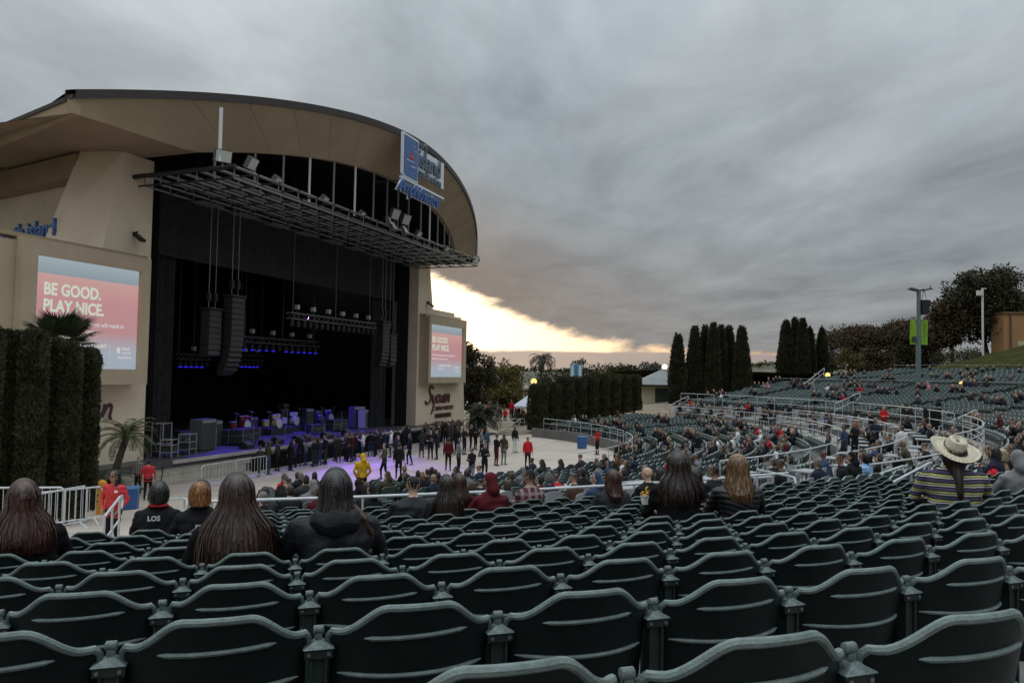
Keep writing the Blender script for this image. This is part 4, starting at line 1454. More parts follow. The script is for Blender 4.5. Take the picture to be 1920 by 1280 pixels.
def row_seats(r, p0, p1, off=0.14):
    """chair centres on a ring, phased on the camera's radius"""
    k0 = math.ceil(((p0 - PHI0) * r - off) / PITCH_M)
    k1 = math.floor(((p1 - PHI0) * r - off) / PITCH_M)
    return [PHI0 + (off + (k + 0.5) * PITCH_M) / r for k in range(k0, k1)]


AISLES = [RAD(a) for a in (-42, -30, -18, -6, 6, 18, 30)]


def aisle(phi, r, half=0.65):
    return any(abs(phi - a) * r < half for a in AISLES)


OFFS = [0.129, 0.152, 0.139] + [0.14 + 0.013 * math.sin(k * 2.1) + 0.004 * k for k in range(12)]
near, far = [], []
for (r, z) in MID:
    for f in row_seats(r, PH_L, RAD(36), OFFS[min(14, MID[::-1].index((r, z)))] if True else 0.14):
        x, y, _ = ring(r, f)
        if aisle(f, r) or (r < RCAM - 8.8 and f < PH_L2): continue
        if math.hypot(x, y) < 1.25 or y < 0.3: continue
        q = proj((x, y, z + 0.8))
        if -130 < q[0] < 2050 and q[1] < 1420:
            (near if (r <= RCAM - 1.3 and f < RAD(-43)) else far).append((math.hypot(x, y), r, f, z, q[0]))
for (r, z) in LOWL:
    for f in row_seats(r, PH_L2, PH_SPLIT - 0.6 / r):
        x, y, _ = ring(r, f); q = proj((x, y, z + 0.8))
        if 150 < q[0] < 2050: near.append((math.hypot(x, y), r, f, z, q[0]))
near.sort()
near_i, rest = near[:300], near[300:]
byrow = {}
for n_ in near_i: byrow.setdefault(round(n_[1], 3), []).append(n_)
rk = sorted(byrow, reverse=True)
for ri, r in enumerate(rk):
    for ci, (d, r_, f, z, qx) in enumerate(sorted(byrow[r], key=lambda t: t[4])):
        chair_at(r_, f, z, f'dark green plastic stadium chair, {ORD[ci]} from the left in the {ORD[ri]} row from the camera')

# far chairs: simple but solid shells, one mass
def far_chair():
    V, F, M = [], [], []
    def put(v, f, m=0):
        b = len(V); V.extend(v); F.extend([tuple(i + b for i in q) for q in f]); M.extend([m] * len(f))
    xs, zt = (-0.23, -0.13, 0.13, 0.23), (0.77, 0.845, 0.845, 0.77)
    v = []
    for o in (-0.02, 0.02):
        for x, t in zip(xs, zt): v += [(x, o + 0.03 * (abs(x) / 0.23), 0.42), (x, o - 0.08 + 0.03 * (abs(x) / 0.23), t)]
    f = []
    for i in range(3):
        a = i * 2
        f += [(a, a + 1, a + 3, a + 2), (8 + a, 8 + a + 2, 8 + a + 3, 8 + a + 1)]
    put(v, f)
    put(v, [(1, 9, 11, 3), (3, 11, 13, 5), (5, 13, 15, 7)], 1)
    # folded seat
    put([(-0.2, 0.06, 0.40), (0.2, 0.06, 0.40), (0.2, 0.10, 0.72), (-0.2, 0.10, 0.72), (-0.2, 0.13, 0.42), (0.2, 0.13, 0.42), (0.2, 0.15, 0.70), (-0.2, 0.15, 0.70)],
        [(4, 5, 6, 7), (3, 2, 6, 7)], 0)
    # post with arm
    put([(-0.29, -0.03, 0), (-0.24, -0.03, 0), (-0.24, -0.03, 0.74), (-0.29, -0.03, 0.74), (-0.29, 0.03, 0), (-0.24, 0.03, 0), (-0.24, 0.03, 0.74), (-0.29, 0.03, 0.74)], [(0, 1, 2, 3), (5, 4, 7, 6)], 2)
    put([(-0.285, -0.04, 0.70), (-0.245, -0.04, 0.70), (-0.245, 0.30, 0.70), (-0.285, 0.30, 0.70), (-0.285, 0.30, 0.66), (-0.245, 0.30, 0.66)], [(0, 1, 2, 3), (3, 2, 5, 4)], 1)
    return V, F, M


FV, FF, FM = far_chair()
xf, seats_far = [], []
for (r, z), lo, hi in [(t, PH_SPLIT + 0.01, RAD(38)) for t in LOW] + [(t, RAD(-43), RAD(34.8)) for t in UPP]:
    for f in row_seats(r, lo, hi):
        if aisle(f, r): continue
        x, y, _ = ring(r, f)
        q = proj((x, y, z + 0.8))
        if -40 < q[0] < 1990: far.append((math.hypot(x, y), r, f, z, q[0]))
for d, r, f, z, qx in far + rest:
    x, y, _ = ring(r, f)
    xf.append((x, y, z, f + PI / 2, 1.0)); seats_far.append((d, r, f, z, qx))
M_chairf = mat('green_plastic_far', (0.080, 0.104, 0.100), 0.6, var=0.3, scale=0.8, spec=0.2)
M_rimf = mat('green_rim_far', (0.24, 0.28, 0.27), 0.6, spec=0.25)  # rim again paler, with sky light on the top edges put into its colour
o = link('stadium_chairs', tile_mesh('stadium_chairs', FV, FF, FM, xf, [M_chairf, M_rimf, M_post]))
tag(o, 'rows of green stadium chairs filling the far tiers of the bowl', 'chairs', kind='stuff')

# ------------------------------------------------------------------ railings
def railing(label, pts, h=1.05, rails=(1.0, 0.52), every=1, m=None, rad=0.024, loop=False, group=None, infill=False, name='railing'):
    """pts: base points; a post at each `every`-th point, horizontal rails"""
    m = m or M_galv
    P = np.asarray(pts, float)
    e = empty(name, P[0], 0, label, 'railing', group)
    for k, q in enumerate(rails):
        W(MB().tube(P + np.array([0, 0, h * q]), rad if k == 0 else rad * 0.75, 8).obj('rail', m, None, True), e)
    for i in range(0, len(P), every):
        W(MB().tube([P[i], P[i] + np.array([0, 0, h])], rad * 0.85, 6).obj('post', m), e)
    if infill:
        mb = MB()
        for a, b in zip(P[:-1], P[1:]):
            for q in np.linspace(0, 1, 8)[1:-1]:
                c = a + (b - a) * q
                mb.tube([c + (0, 0, 0.12), c + (0, 0, h * 0.97)], 0.011, 5)
        W(mb.obj('balusters', m), e)
    return e


def arc(r, a, b, z, step=1.9):
    n = max(2, int(abs(b - a) * r / step) + 1)
    return [ring(r, f, z) for f in np.linspace(a, b, n)]


railing('galvanised rail at the foot of the near seat rows, left of the orange haired person', arc(38.25, RAD(-74.2), RAD(-67.3), -3.05), 1.0, (1.0, 0.62))
railing('galvanised rail at the foot of the near seat rows, centre of the picture', arc(38.25, RAD(-66.2), RAD(-56.6), -3.05), 1.0, (1.0, 0.62))
railing('galvanised rail below the straw hat, at the foot of the near rows', arc(38.25, RAD(-53.8), RAD(-44.5), -3.05), 1.0, (1.0, 0.62))
railing('galvanised rail above the tan retaining wall at the right edge', arc(38.3, RAD(-43), RAD(-19.5), -2.60), 1.05, (1.0, 0.75, 0.5, 0.28))
railing('pale rail along the middle tier edge right of the light pole', arc(38.3, RAD(-17), RAD(5), -2.60), 1.05, (1.0, 0.55))
railing('pale rail along the middle tier edge below the tall cypresses', arc(38.3, RAD(7), RAD(29), -2.60), 1.05, (1.0, 0.55))
railing('pale rail at the far end of the middle tier edge', arc(38.3, RAD(30.5), RAD(36.5), -2.60), 1.05, (1.0, 0.55))
railing('rail between the box terraces and the lower seats, far side', arc(33.2, RAD(8), RAD(33), -3.52), 1.0, (1.0, 0.5))
railing('rail between the box terraces and the lower seats, middle stretch', arc(33.2, RAD(-22), RAD(6), -3.52), 1.0, (1.0, 0.5))
railing('rail between the box terraces and the lower seats, near stretch', arc(33.2, RAD(-50), RAD(-24), -3.52), 1.0, (1.0, 0.5))
railing('rail separating the two box terraces on the right', arc(35.65, RAD(-46), RAD(-26), -3.18), 0.95, (1.0, 0.5))
railing('rail separating the two box terraces in the middle distance', arc(35.65, RAD(-20), RAD(10), -3.18), 0.95, (1.0, 0.5))
railing('dark rail in front of the upper tier, right of the light pole', arc(52.3, RAD(-50), RAD(-2), -1.05, 2.2), 1.05, (1.0, 0.55), m=M_steel)
railing('dark rail in front of the upper tier, left of the light pole', arc(52.3, RAD(0), RAD(36), -1.05, 2.2), 1.05, (1.0, 0.55), m=M_steel)
railing('rail on the low wall round the far side of the floor', arc(22.45, RAD(4), RAD(38), -4.45, 1.6), 0.85, (1.0, 0.55))
railing('rail curving round the floor edge below the lower seats', arc(22.45, RAD(-36), RAD(2), -4.45, 1.6), 0.85, (1.0, 0.55))
railing('rail at the top of the upper tier against the trees', arc(73.6, RAD(-30), RAD(35), 0.72, 2.6), 1.1, (1.0, 0.5), m=M_steel)


def stair_rail(label, px0, py0, Y0, px1, py1, Y1, h=0.9):
    a, b = at(px0, py0, Y0), at(px1, py1, Y1)
    t = np.linspace(0, 1, 5)
    P = [a + (b - a) * q - np.array([0, 0, h]) for q in t]
    e = railing(label, P, h, (1.0, 0.5), 2, rad=0.026)
    d = (b - a); d[2] = 0; d /= np.linalg.norm(d)
    W(MB().tube([a, a - d * 0.16, a - d * 0.22 - np.array([0, 0, 0.10]), a - d * 0.16 - np.array([0, 0, 0.22]), a - np.array([0, 0, 0.24])], 0.024, 8).obj('end_loop', M_galv, None, True), e)


stair_rail('sloping stair handrail left of the straw hat', 1742, 868, 16.5, 1672, 905, 15.0)
stair_rail('sloping stair handrail beside the light blue jacket', 1690, 874, 18.5, 1598, 906, 17.0)
stair_rail('looped handrail end near the red haired woman box', 1482, 893, 16.0, 1420, 880, 17.5)
stair_rail('long sloping handrail on the aisle at far right of the box seats', 1830, 768, 44, 1760, 800, 41)
stair_rail('sloping handrail on the aisle left of the light pole', 1612, 736, 60, 1565, 757, 52)
stair_rail('handrail climbing past the second cypress clump', 1545, 690, 78, 1505, 722, 72)
stair_rail('handrail beside the steps below the first cypress clump', 1330, 742, 78, 1285, 768, 74)
stair_rail('handrail on the ramp beside the far stage corner', 975, 786, 76, 930, 812, 70)
stair_rail('handrail on the steps before the red jacketed usher', 225, 931, 15.2, 196, 968, 14.2)
stair_rail('handrail right of the red jacketed usher', 345, 934, 15.0, 282, 937, 16.5)
stair_rail('short handrail at the foot of the steps near the floor', 1290, 742, 84, 1255, 760, 80)

# crowd barriers at the left edge and along the stage
def barrier(label, P, rz, w=2.2, h=1.12, m=None, bars=9):
    m = m or M_galv
    e = empty('crowd_barrier', P, rz, label, 'barrier', 'crowd barriers')
    pts = [(-w / 2, 0, 0.18), (-w / 2, 0, h - 0.1), (-w / 2 + 0.1, 0, h), (w / 2 - 0.1, 0, h), (w / 2, 0, h - 0.1), (w / 2, 0, 0.18)]
    MB().tube(pts, 0.026, 8).obj('frame', m, e, True)
    MB().tube([(-w / 2, 0, 0.2), (w / 2, 0, 0.2)], 0.02, 6).obj('bottom_rail', m, e)
    for k in range(bars):
        x = -w / 2 + w * (k + 1) / (bars + 1)
        MB().tube([(x, 0, 0.2), (x, 0, h)], 0.010, 5).obj('bar', m, e)
    for s in (-1, 1): MB().tube([(s * w * 0.38, -0.3, 0.02), (s * w * 0.38, 0, 0.2), (s * w * 0.38, 0.3, 0.02)], 0.02, 6).obj('foot', m, e)


for px, Y, rz, lab in ((60, 20.5, 0.15, 'galvanised crowd barrier at the left picture edge'), (140, 23.0, 0.9, 'galvanised crowd barrier between hedge and usher'), (118, 20.0, 1.3, 'galvanised crowd barrier end-on by the hedge')):
    q = at(px, 700, Y)
    barrier(lab, (q[0], q[1], floor_z(q[0], q[1])), rz, 1.9)
for k in range(2):
    q = SF(0.3 + k * 2.6, 5.0 - 0.2 * k, 0)
    barrier(f'silver crowd barrier beside the near end of the crowd, {ORD[k]} from the left', (q[0], q[1], floor_z(q[0], q[1])), STAGE_ROT, 2.4)

# ------------------------------------------------------------------ box seats: grey chairs and small tables
M_gchair = mat('grey_plastic', (0.31, 0.325, 0.34), 0.5, var=0.12, scale=3)
M_bchair = mat('black_plastic', (0.02, 0.02, 0.021), 0.45)
M_tabletop = mat('pale_table_top', (0.30, 0.305, 0.31), 0.4)


def fold_chair(m):
    B, S = [], []
    for x in np.linspace(-0.21, 0.21, 9):
        zt = 0.86 - 0.07 * (abs(x) / 0.21) ** 3
        B.append([(x, -0.20 - 0.16 * (z - 0.45) + 0.05 * (x / 0.21) ** 2, z) for z in np.linspace(0.52, zt, 5)])
        S.append([(x, y, 0.44 + 0.02 * (y / 0.2) ** 2) for y in np.linspace(-0.2, 0.22, 5)])
    B, S = np.array(B), np.array(S)
    B2, S2 = B + np.array([0, 0.025, 0]), S - np.array([0, 0, 0.025])
    def solid(A, C, nm):
        mb = MB(); mb.grid(A, flip=True); mb.grid(C)
        for a, c in ((A[0], C[0]), (A[-1], C[-1]), (A[:, 0], C[:, 0]), (A[:, -1], C[:, -1])): mb.grid(np.stack([a, c], 1))
        return mb.mesh(nm, m, True)
    leg = []
    for s in (-1, 1):
        mb = MB()
        mb.tube([(s * 0.215, -0.27, 0.85 - 0.1), (s * 0.22, -0.18, 0.45), (s * 0.22, 0.20, 0.0)], 0.013, 6)
        mb.tube([(s * 0.205, 0.20, 0.44), (s * 0.21, -0.24, 0.0)], 0.012, 6)
        leg.append(mb.mesh('leg_frame', M_steel))
    return solid(B, B2, 'backrest'), solid(S, S2, 'seat'), leg


FC = {'grey': fold_chair(M_gchair), 'black': fold_chair(M_bchair)}
tt = MB(); tt.box(-0.38, 0.38, -0.28, 0.28, 0.70, 0.735); T_TOP = tt.mesh('table_top', M_tabletop)
tt = MB(); tt.lathe([(0.22, 0), (0.22, 0.02), (0.035, 0.05), (0.03, 0.70)], 10); T_LEG = tt.mesh('pedestal', M_steel)


def place_fold(x, y, z, rz, kind, label):
    e = empty('folding_chair', (x, y, z), rz, label, 'folding chair', f'{kind} folding chairs in the boxes')
    b, s, lg = FC[kind]
    link('backrest', b, e); link('seat', s, e); link('leg_frame', lg[0], e); link('leg_frame', lg[1], e)


box_people = []
nbox = 0
for bi, (r0, r1, z) in enumerate(BOX):
    f = PH_SPLIT + RAD(2)
    tix = 0
    while f < RAD(32.5):
        x, y, _ = ring((r0 + r1) / 2, f)
        q = proj((x, y, z + 0.8))
        if -20 < q[0] < 1960 and not aisle(f, r0, 0.9):
            d = math.hypot(x, y)
            where = 'near' if d < 26 else ('middle' if d < 45 else 'far')
            tb = ring((r0 + r1) / 2 - 0.55, f, z)
            e = empty('box_table', tb, f + PI / 2, f'small pale topped table, {ORD[tix]} along the {"lower upper".split()[bi]} box terrace from the camera side', 'table', 'small tables in the boxes')
            tix += 1
            link('table_top', T_TOP, e); link('pedestal', T_LEG, e)
            for k in range(3):
                if rnd.random() < 0.06: continue
                ff_ = f + (k - 1) * 0.64 / r0
                rr_ = r1 - 0.55 + 0.12 * rnd.random() - (0.75 if k == 1 and rnd.random() < 0.35 else 0)
                cx, cy, _ = ring(rr_, ff_)
                rz_ = ff_ + PI / 2 + rnd.uniform(-0.35, 0.35)
                place_fold(cx, cy, z, rz_, 'grey', f'grey folding chair, {"left middle right".split()[k]} one at the {ORD[tix - 1]} table of the {"lower upper".split()[bi]} box terrace')
                nbox += 1
                box_people.append((d, cx, cy, z, rz_, q[0]))
        f += 2.15 / r0
# black bar chairs on the walkway below the upper tier
for f in np.arange(RAD(-24), RAD(34), 0.62 / 53):
    x, y, _ = ring(53.0, f, 0)
    q = proj((x, y, 0))
    if 1480 < q[0] < 1945 and not aisle(f, 53, 0.9):
        place_fold(x, y, -1.05, f + PI / 2, 'black', 'black folding chair in the single row below the upper tier')
for f in np.arange(RAD(-20), RAD(40), 0.66 / 39):
    x, y, _ = ring(39.3, f, 0)
# ------------------------------------------------------------------ people
SKINS = [mat(f'skin{i}', c, 0.55, var=0.08, scale=8) for i, c in enumerate([(0.42, 0.24, 0.16), (0.30, 0.16, 0.10), (0.50, 0.31, 0.22), (0.16, 0.085, 0.05)])]
HAIRS = [mat(f'hair{i}', c, 0.55, var=0.4, scale=60, stretch=(1, 1, 0.15)) for i, c in enumerate([(0.009, 0.0075, 0.007), (0.022, 0.013, 0.009), (0.055, 0.028, 0.015), (0.22, 0.14, 0.07), (0.10, 0.095, 0.09)])]
CLOTH = {n: mat('cloth_' + n, c, 0.85, var=0.22, scale=10, bump=0.25, bscale=40, spec=0.15) for n, c in dict(
    black=(0.012, 0.012, 0.013), charcoal=(0.032, 0.032, 0.035), navy=(0.018, 0.022, 0.042), maroon=(0.085, 0.010, 0.014), red=(0.46, 0.018, 0.024), grey=(0.17, 0.17, 0.175), white=(0.58, 0.58, 0.58),
    olive=(0.06, 0.055, 0.032), denim=(0.035, 0.055, 0.105), lightblue=(0.22, 0.36, 0.56), yellow=(0.60, 0.34, 0.02), purple=(0.07, 0.03, 0.13), tan=(0.34, 0.21, 0.11), brown=(0.07, 0.04, 0.025), pink=(0.46, 0.16, 0.20), teal=(0.16, 0.42, 0.36)).items()}
SHOES = mat('shoes', (0.015, 0.014, 0.014), 0.6)
LIPS = mat('lips', (0.28, 0.07, 0.06), 0.5)


def dress(o, top, pants='black', skin=0, hair=0):
    ms_ = [CLOTH[top] if isinstance(top, str) else top, CLOTH[pants] if isinstance(pants, str) else pants, SKINS[skin], HAIRS[hair] if isinstance(hair, int) else hair, SHOES, LIPS]
    for i, sl in enumerate(o.material_slots):
        sl.link = 'OBJECT'
        sl.material = ms_[i]
    return o


def person(key, loc, rz, top, pants='black', skin=0, hair=0, label='', group=None, sc=1.0):
    o = link('person', BAKED[key], None, loc, (0, 0, rz))
    o.scale = (sc, sc, sc)
    dress(o, top, pants, skin, hair)
    tag(o, label, 'person', group)
    return o


DARKS = ['black'] * 7 + ['charcoal'] * 4 + ['navy'] * 2 + ['maroon', 'grey', 'olive', 'brown', 'purple', 'white']
FARS = ['black'] * 10 + ['charcoal'] * 5 + ['navy', 'navy', 'maroon', 'red', 'grey', 'white', 'olive', 'denim', 'brown']


def cname(c):
    return {'lightblue': 'light blue'}.get(c, c)


def rp(seq): return seq[rnd.randrange(len(seq))]


def row_phi(r, z, px, dz=0.8):
    lo, hi = PH_L - 0.2, RAD(-35)
    for _ in range(50):
        m_ = (lo + hi) / 2
        q = ring(r, m_, z + dz)
        x = proj(q)[0] if q[1] > 0.3 else (-9999 if q[0] < 0 else 9999)
        if x < px: lo = m_
        else: hi = m_
    return (lo + hi) / 2


ROWS = {c: (RCAM - ROW_D[i], ROW_Z[i]) for i, c in enumerate('ABCDEFGHIJKLM')}


def sit(row, px, fwd=0.20, dz=1.0):
    r, z = ROWS[row] if isinstance(row, str) else row
    r2 = r - fwd
    f = row_phi(r2, z, px, dz)
    x, y, _ = ring(r2, f)
    return (x, y, z), f + PI / 2


# hair built strand by strand over an under-shell; rings are (z, x, y, rx, ry), azimuth 0 = back of the head
def hair_piece(parent, name, rings_, m, n=520, span=2.3, jit=0.011, wave=0.010, seed=1, wdt=0.008, ragged=0.06):
    r_ = np.random.default_rng(seed)
    Z = np.array([q[0] for q in rings_]); C = np.array([q[1:] for q in rings_])
    def env(t, a, k=1.0):
        z = np.interp(t, np.linspace(0, 1, len(Z)), Z)
        c = [np.interp(t, np.linspace(0, 1, len(Z)), C[:, i]) for i in range(4)]
        return np.stack([c[0] + c[2] * k * np.sin(a), c[1] - c[3] * k * np.cos(a), z], -1)
    # under-shell
    G = []
    for a in np.linspace(-span, span, 25):
        G.append(env(np.linspace(0, 0.985, 30), np.full(30, a), 0.96))
    mb = MB(); mb.grid(G)
    T = np.linspace(0, 1, 18)
    Q = []
    for i in range(n):
        a0 = r_.uniform(-span, span)
        end = 1.0 - ragged * r_.random() ** 2
        st = 0.0 if r_.random() < 0.8 else r_.uniform(0, 0.4)
        t = st + (end - st) * T
        a = a0 + 0.05 * np.sin(T * r_.uniform(2, 7) + r_.uniform(0, 6)) + r_.normal(0, 0.03) * T
        p = env(t, a, 1.0 + r_.normal(0, 1) * jit * 3)
        p[:, 0] += wave * np.sin(T * r_.uniform(6, 12) + r_.uniform(0, 6)) * T
        p[:, 1] += wave * np.sin(T * r_.uniform(6, 12) + r_.uniform(0, 6)) * T
        w = wdt * (0.5 + r_.random()) * np.array([0.5, 0.7] + [1] * 14 + [0.7, 0.25])
        sx = np.stack([np.cos(a), np.sin(a), 0 * a], -1)
        Lp, Rp = p - sx * w[:, None] / 2, p + sx * w[:, None] / 2
        for k in range(17): Q.append((Lp[k], Rp[k], Rp[k + 1], Lp[k + 1]))
    mb.quads(np.array(Q))
    return mb.obj(name, m, parent, True)


def hair_mat(name, c0, c1, rough=0.42):
    m = mat(name, c0, rough, var=0.5, scale=40, stretch=(1, 1, 0.08), island=0.65, spec=0.45)
    for n_ in m.node_tree.nodes:
        if n_.type == 'VALTORGB': n_.color_ramp.elements[1].color = (*c1, 1)
    return m


H_blackbrown = hair_mat('hair_dark_brown', (0.009, 0.006, 0.005), (0.050, 0.029, 0.021), 0.36)
H_brown = hair_mat('hair_brown', (0.013, 0.008, 0.007), (0.070, 0.036, 0.026), 0.36)
H_auburn = hair_mat('hair_auburn', (0.018, 0.008, 0.007), (0.088, 0.034, 0.024), 0.36)
H_black = hair_mat('hair_black', (0.006, 0.0055, 0.006), (0.034, 0.028, 0.026), 0.34)
H_orange = hair_mat('hair_orange', (0.13, 0.045, 0.012), (0.34, 0.14, 0.035))
H_blond = hair_mat('hair_blond_brown', (0.07, 0.035, 0.016), (0.24, 0.13, 0.055))
H_pale = hair_mat('hair_pale_blond', (0.35, 0.27, 0.16), (0.60, 0.50, 0.33))

heads = dict(cap=[(1.165 + 0.118 * math.cos(a), 0, 0.008, 0.003 + 0.098 * math.sin(a), 0.003 + 0.106 * math.sin(a)) for a in np.linspace(0, PI / 2, 9)] + [(1.09, 0, 0.0, 0.104, 0.105)])


def long_rings(drop, w_end, y_end, w_sh=0.13, mid=None):
    r = list(heads['cap'])
    r += [(1.02, 0, -0.015, w_sh, 0.105), (0.95, 0, -0.03, (w_sh + w_end) / 2 + 0.015, 0.115)]
    if mid: r += mid
    r += [(drop + 0.08, 0, y_end, w_end, 0.10), (drop, 0, y_end, w_end * 0.96, 0.085)]
    return r


def near_person(key, row, px, top, label, hair=None, rings_=None, n=520, hm=0, fwd=0.20, skin=0, pants='black', sc=1.0, turn=0.0, span=2.3, dz=1.0, **kw):
    loc, rz = sit(row, px, fwd, dz)
    o = person(key, loc, rz + turn, top, pants, skin, hm, label, None, sc)
    if hair is not None:
        hair_piece(o, 'hair', rings_, hair, n, span, seed=int(px), **kw)
    return o


M_jkt = mat('black_jacket', (0.0085, 0.0095, 0.0125), 0.62, var=0.3, scale=9, bump=0.4, bscale=26, spec=0.3)
M_jkt2 = mat('black_fleece', (0.009, 0.009, 0.0095), 0.9, var=0.3, scale=14, bump=0.5, bscale=60, spec=0.1)
M_puff = mat('black_quilted', (0.010, 0.010, 0.012), 0.45, var=0.3, scale=10, bump=0.2, bscale=30, spec=0.4)

near_person('h_redhair', 'F', 42, M_jkt2, 'woman with long reddish brown hair at the left picture edge, black jacket', H_auburn, long_rings(0.80, 0.20, -0.06, 0.17), 620, 2, turn=0.32)
near_person('h_longhair', 'E', 443, M_jkt2, 'woman with very long straight brown hair covering her back', H_brown, long_rings(0.62, 0.235, -0.075, 0.16, [(0.85, 0, -0.05, 0.225, 0.12)]), 900, 1, turn=0.12)
p = near_person('h_hoodie', 'E', 628, M_jkt, 'dark haired woman in black hooded jacket beside the very long haired woman', H_black, long_rings(0.93, 0.135, -0.02, 0.125), 420, 0, sc=1.01)
# collapsed hood on the shoulders
hd = []
for a in np.linspace(-2.5, 2.5, 25):
    hd.append([(0.165 * math.sin(a) * (0.72 + 0.28 * math.cos(q)), -0.015 - 0.15 * math.cos(a) * (0.72 + 0.28 * math.cos(q)) - 0.02, 0.965 + 0.062 * math.sin(q) + 0.02 * math.cos(a) * math.sin(q) + 0.012 * math.sin(5 * a + q)) for q in np.linspace(0, 2 * PI, 11)])
MB().grid(hd).obj('hood', M_jkt, p, True)
hair_piece(p, 'hair', [(1.06, 0.10, 0.02, 0.03, 0.05), (0.98, 0.17, -0.01, 0.035, 0.06), (0.88, 0.21, -0.02, 0.035, 0.05), (0.82, 0.225, -0.01, 0.02, 0.03)], H_auburn, 90, 3.0, seed=5)

p = near_person('h_maleback', 'J', 297, CLOTH['black'], 'dark haired person in black jacket with red collar and white letters', H_black, heads['cap'] + [(1.04, 0, -0.01, 0.09, 0.095)], 260, 0, skin=1)
MB().tube([(0.098 * math.sin(a), -0.01 - 0.082 * math.cos(a), 1.022 + 0.006 * math.cos(a)) for a in np.linspace(-2.4, 2.4, 19)], 0.014, 7).obj('collar', CLOTH['red'], p, True)
text_obj('t_los', CLOTH['white'], p, Matrix.Translation((-0.02, -0.150, 0.875)) @ Matrix.Rotation(PI / 2, 4, 'X'))
p = near_person('h_orange', 'I', 374, CLOTH['black'], 'orange haired person in black jacket with white chest letters', H_orange, heads['cap'] + [(1.03, 0, -0.01, 0.105, 0.10)], 420, 0, skin=2)
text_obj('t_ex', CLOTH['white'], p, Matrix.Translation((0.03, -0.155, 0.80)) @ Matrix.Rotation(PI / 2, 4, 'X'))
near_person('h_capman', 'J', 776, M_jkt, 'broad man in black cap and black jacket, seen from behind', hm=mat('black_cap', (0.008, 0.008, 0.009), 0.8), skin=2)
near_person('h_woman1', 'J', 838, CLOTH['black'], 'woman with long dark hair right of the man in black cap', H_blackbrown, long_rings(0.68, 0.17, -0.06, 0.14), 420, 0)
near_person('h_woman1', 'L', 862, CLOTH['maroon'], 'auburn haired woman just behind the long dark hair', H_auburn, long_rings(0.82, 0.15, -0.05, 0.13), 300, 2)
near_person('h_hood', 'K', 922, CLOTH['maroon'], 'person with dark red hood pulled up and maroon jacket', skin=2)


def plaid(name, a, b, c, sc):
    m = bpy.data.materials.new(name); m.use_nodes = True
    nt = m.node_tree; N, K = nt.nodes, nt.links; bs = N['Principled BSDF']; bs.inputs['Roughness'].default_value = 0.9
    t = N.new('ShaderNodeTexCoord')
    col = None
    prev = (*a, 1)
    for ax, cc, s in (('X', b, sc), ('Z', b, sc), ('X', c, sc * 0.5), ('Z', c, sc * 0.5)):
        w = N.new('ShaderNodeTexWave'); w.bands_direction = ax; w.inputs['Scale'].default_value = s; w.inputs['Distortion'].default_value = 0.6
        K.new(t.outputs['Object'], w.inputs['Vector'])
        r = N.new('ShaderNodeValToRGB'); r.color_ramp.elements[0].position = 0.55; r.color_ramp.elements[1].position = 0.7
        K.new(w.outputs['Fac'], r.inputs[0])
        mx = N.new('ShaderNodeMix'); mx.data_type = 'RGBA'
        ml = N.new('ShaderNodeMath'); ml.operation = 'MULTIPLY'; ml.inputs[1].default_value = 0.6
        K.new(r.outputs[0], ml.inputs[0]); K.new(ml.outputs[0], mx.inputs[0])
        if col is None: mx.inputs[6].default_value = prev
        else: K.new(col, mx.inputs[6])
        mx.inputs[7].default_value = (*cc, 1)
        col = mx.outputs[2]
    K.new(col, bs.inputs['Base Color'])
    return m


M_plaid = plaid('red_plaid', (0.10, 0.018, 0.026), (0.012, 0.010, 0.014), (0.36, 0.24, 0.25), 5.2)
near_person('h_beanie', 'M', 996, M_plaid, 'person in red and black plaid jacket with black beanie', hm=mat('black_knit', (0.010, 0.010, 0.012), 0.95), skin=1)
near_person('h_woman2', 'J', 1150, CLOTH['charcoal'], 'woman with dark hair in two falls over a dark grey jacket', H_auburn, long_rings(0.86, 0.085, -0.07, 0.12), 320, 0, turn=-0.2)
p = near_person('h_bald', 'L', 1217, CLOTH['black'], 'bald man in black jacket left of the big haired woman', hm=0, skin=2)
near_person('h_woman3', 'G', 1272, M_jkt2, 'woman with big dark wavy hair in black jacket holding yellow food', H_blackbrown, long_rings(0.80, 0.185, -0.05, 0.165), 620, 0, wave=0.014, jit=0.010, sc=1.12, turn=-0.3)
near_person('h_woman1', 'I', 1302, CLOTH['black'], 'second dark haired woman behind the big haired woman', H_blackbrown, long_rings(0.88, 0.13, -0.04, 0.13), 300, 1)
near_person('h_puffer', 'G', 1384, M_puff, 'woman with blond brown hair in black quilted jacket', H_blond, long_rings(0.83, 0.135, -0.06, 0.13), 520, 3, skin=2, sc=1.08, turn=-0.35)
near_person('h_capman', 'L', 1344, CLOTH['black'], 'person in black cap beyond the quilted jacket', hm=mat('black_cap2', (0.008, 0.008, 0.009), 0.8), skin=1, sc=0.97)
# food held by the big haired woman
fq, fz = sit('G', 1214, 0.36)
fd_ = empty('snack', (fq[0], fq[1], fq[2] + 0.96), fz, 'yellow snack in white paper held up by the big haired woman', 'snack')
MB().box(-0.05, 0.05, -0.03, 0.03, -0.07, 0.02, taper=1.25).obj('paper_wrap', CLOTH['white'], fd_)
r_ = np.random.default_rng(4)
mb = MB()
for _ in range(26):
    c = r_.normal(0, 0.028, 3) + (0, 0, 0.045)
    v, f_, _t = ell_prim(c, (0.016, 0.012, 0.010), 0, 6, 4, Matrix.Rotation(r_.uniform(0, 3), 4, 'X'))
    mb.add(v, f_)
mb.obj('filling', mat('snack_yellow', (0.52, 0.28, 0.03), 0.6, var=0.3, scale=40), fd_, True)

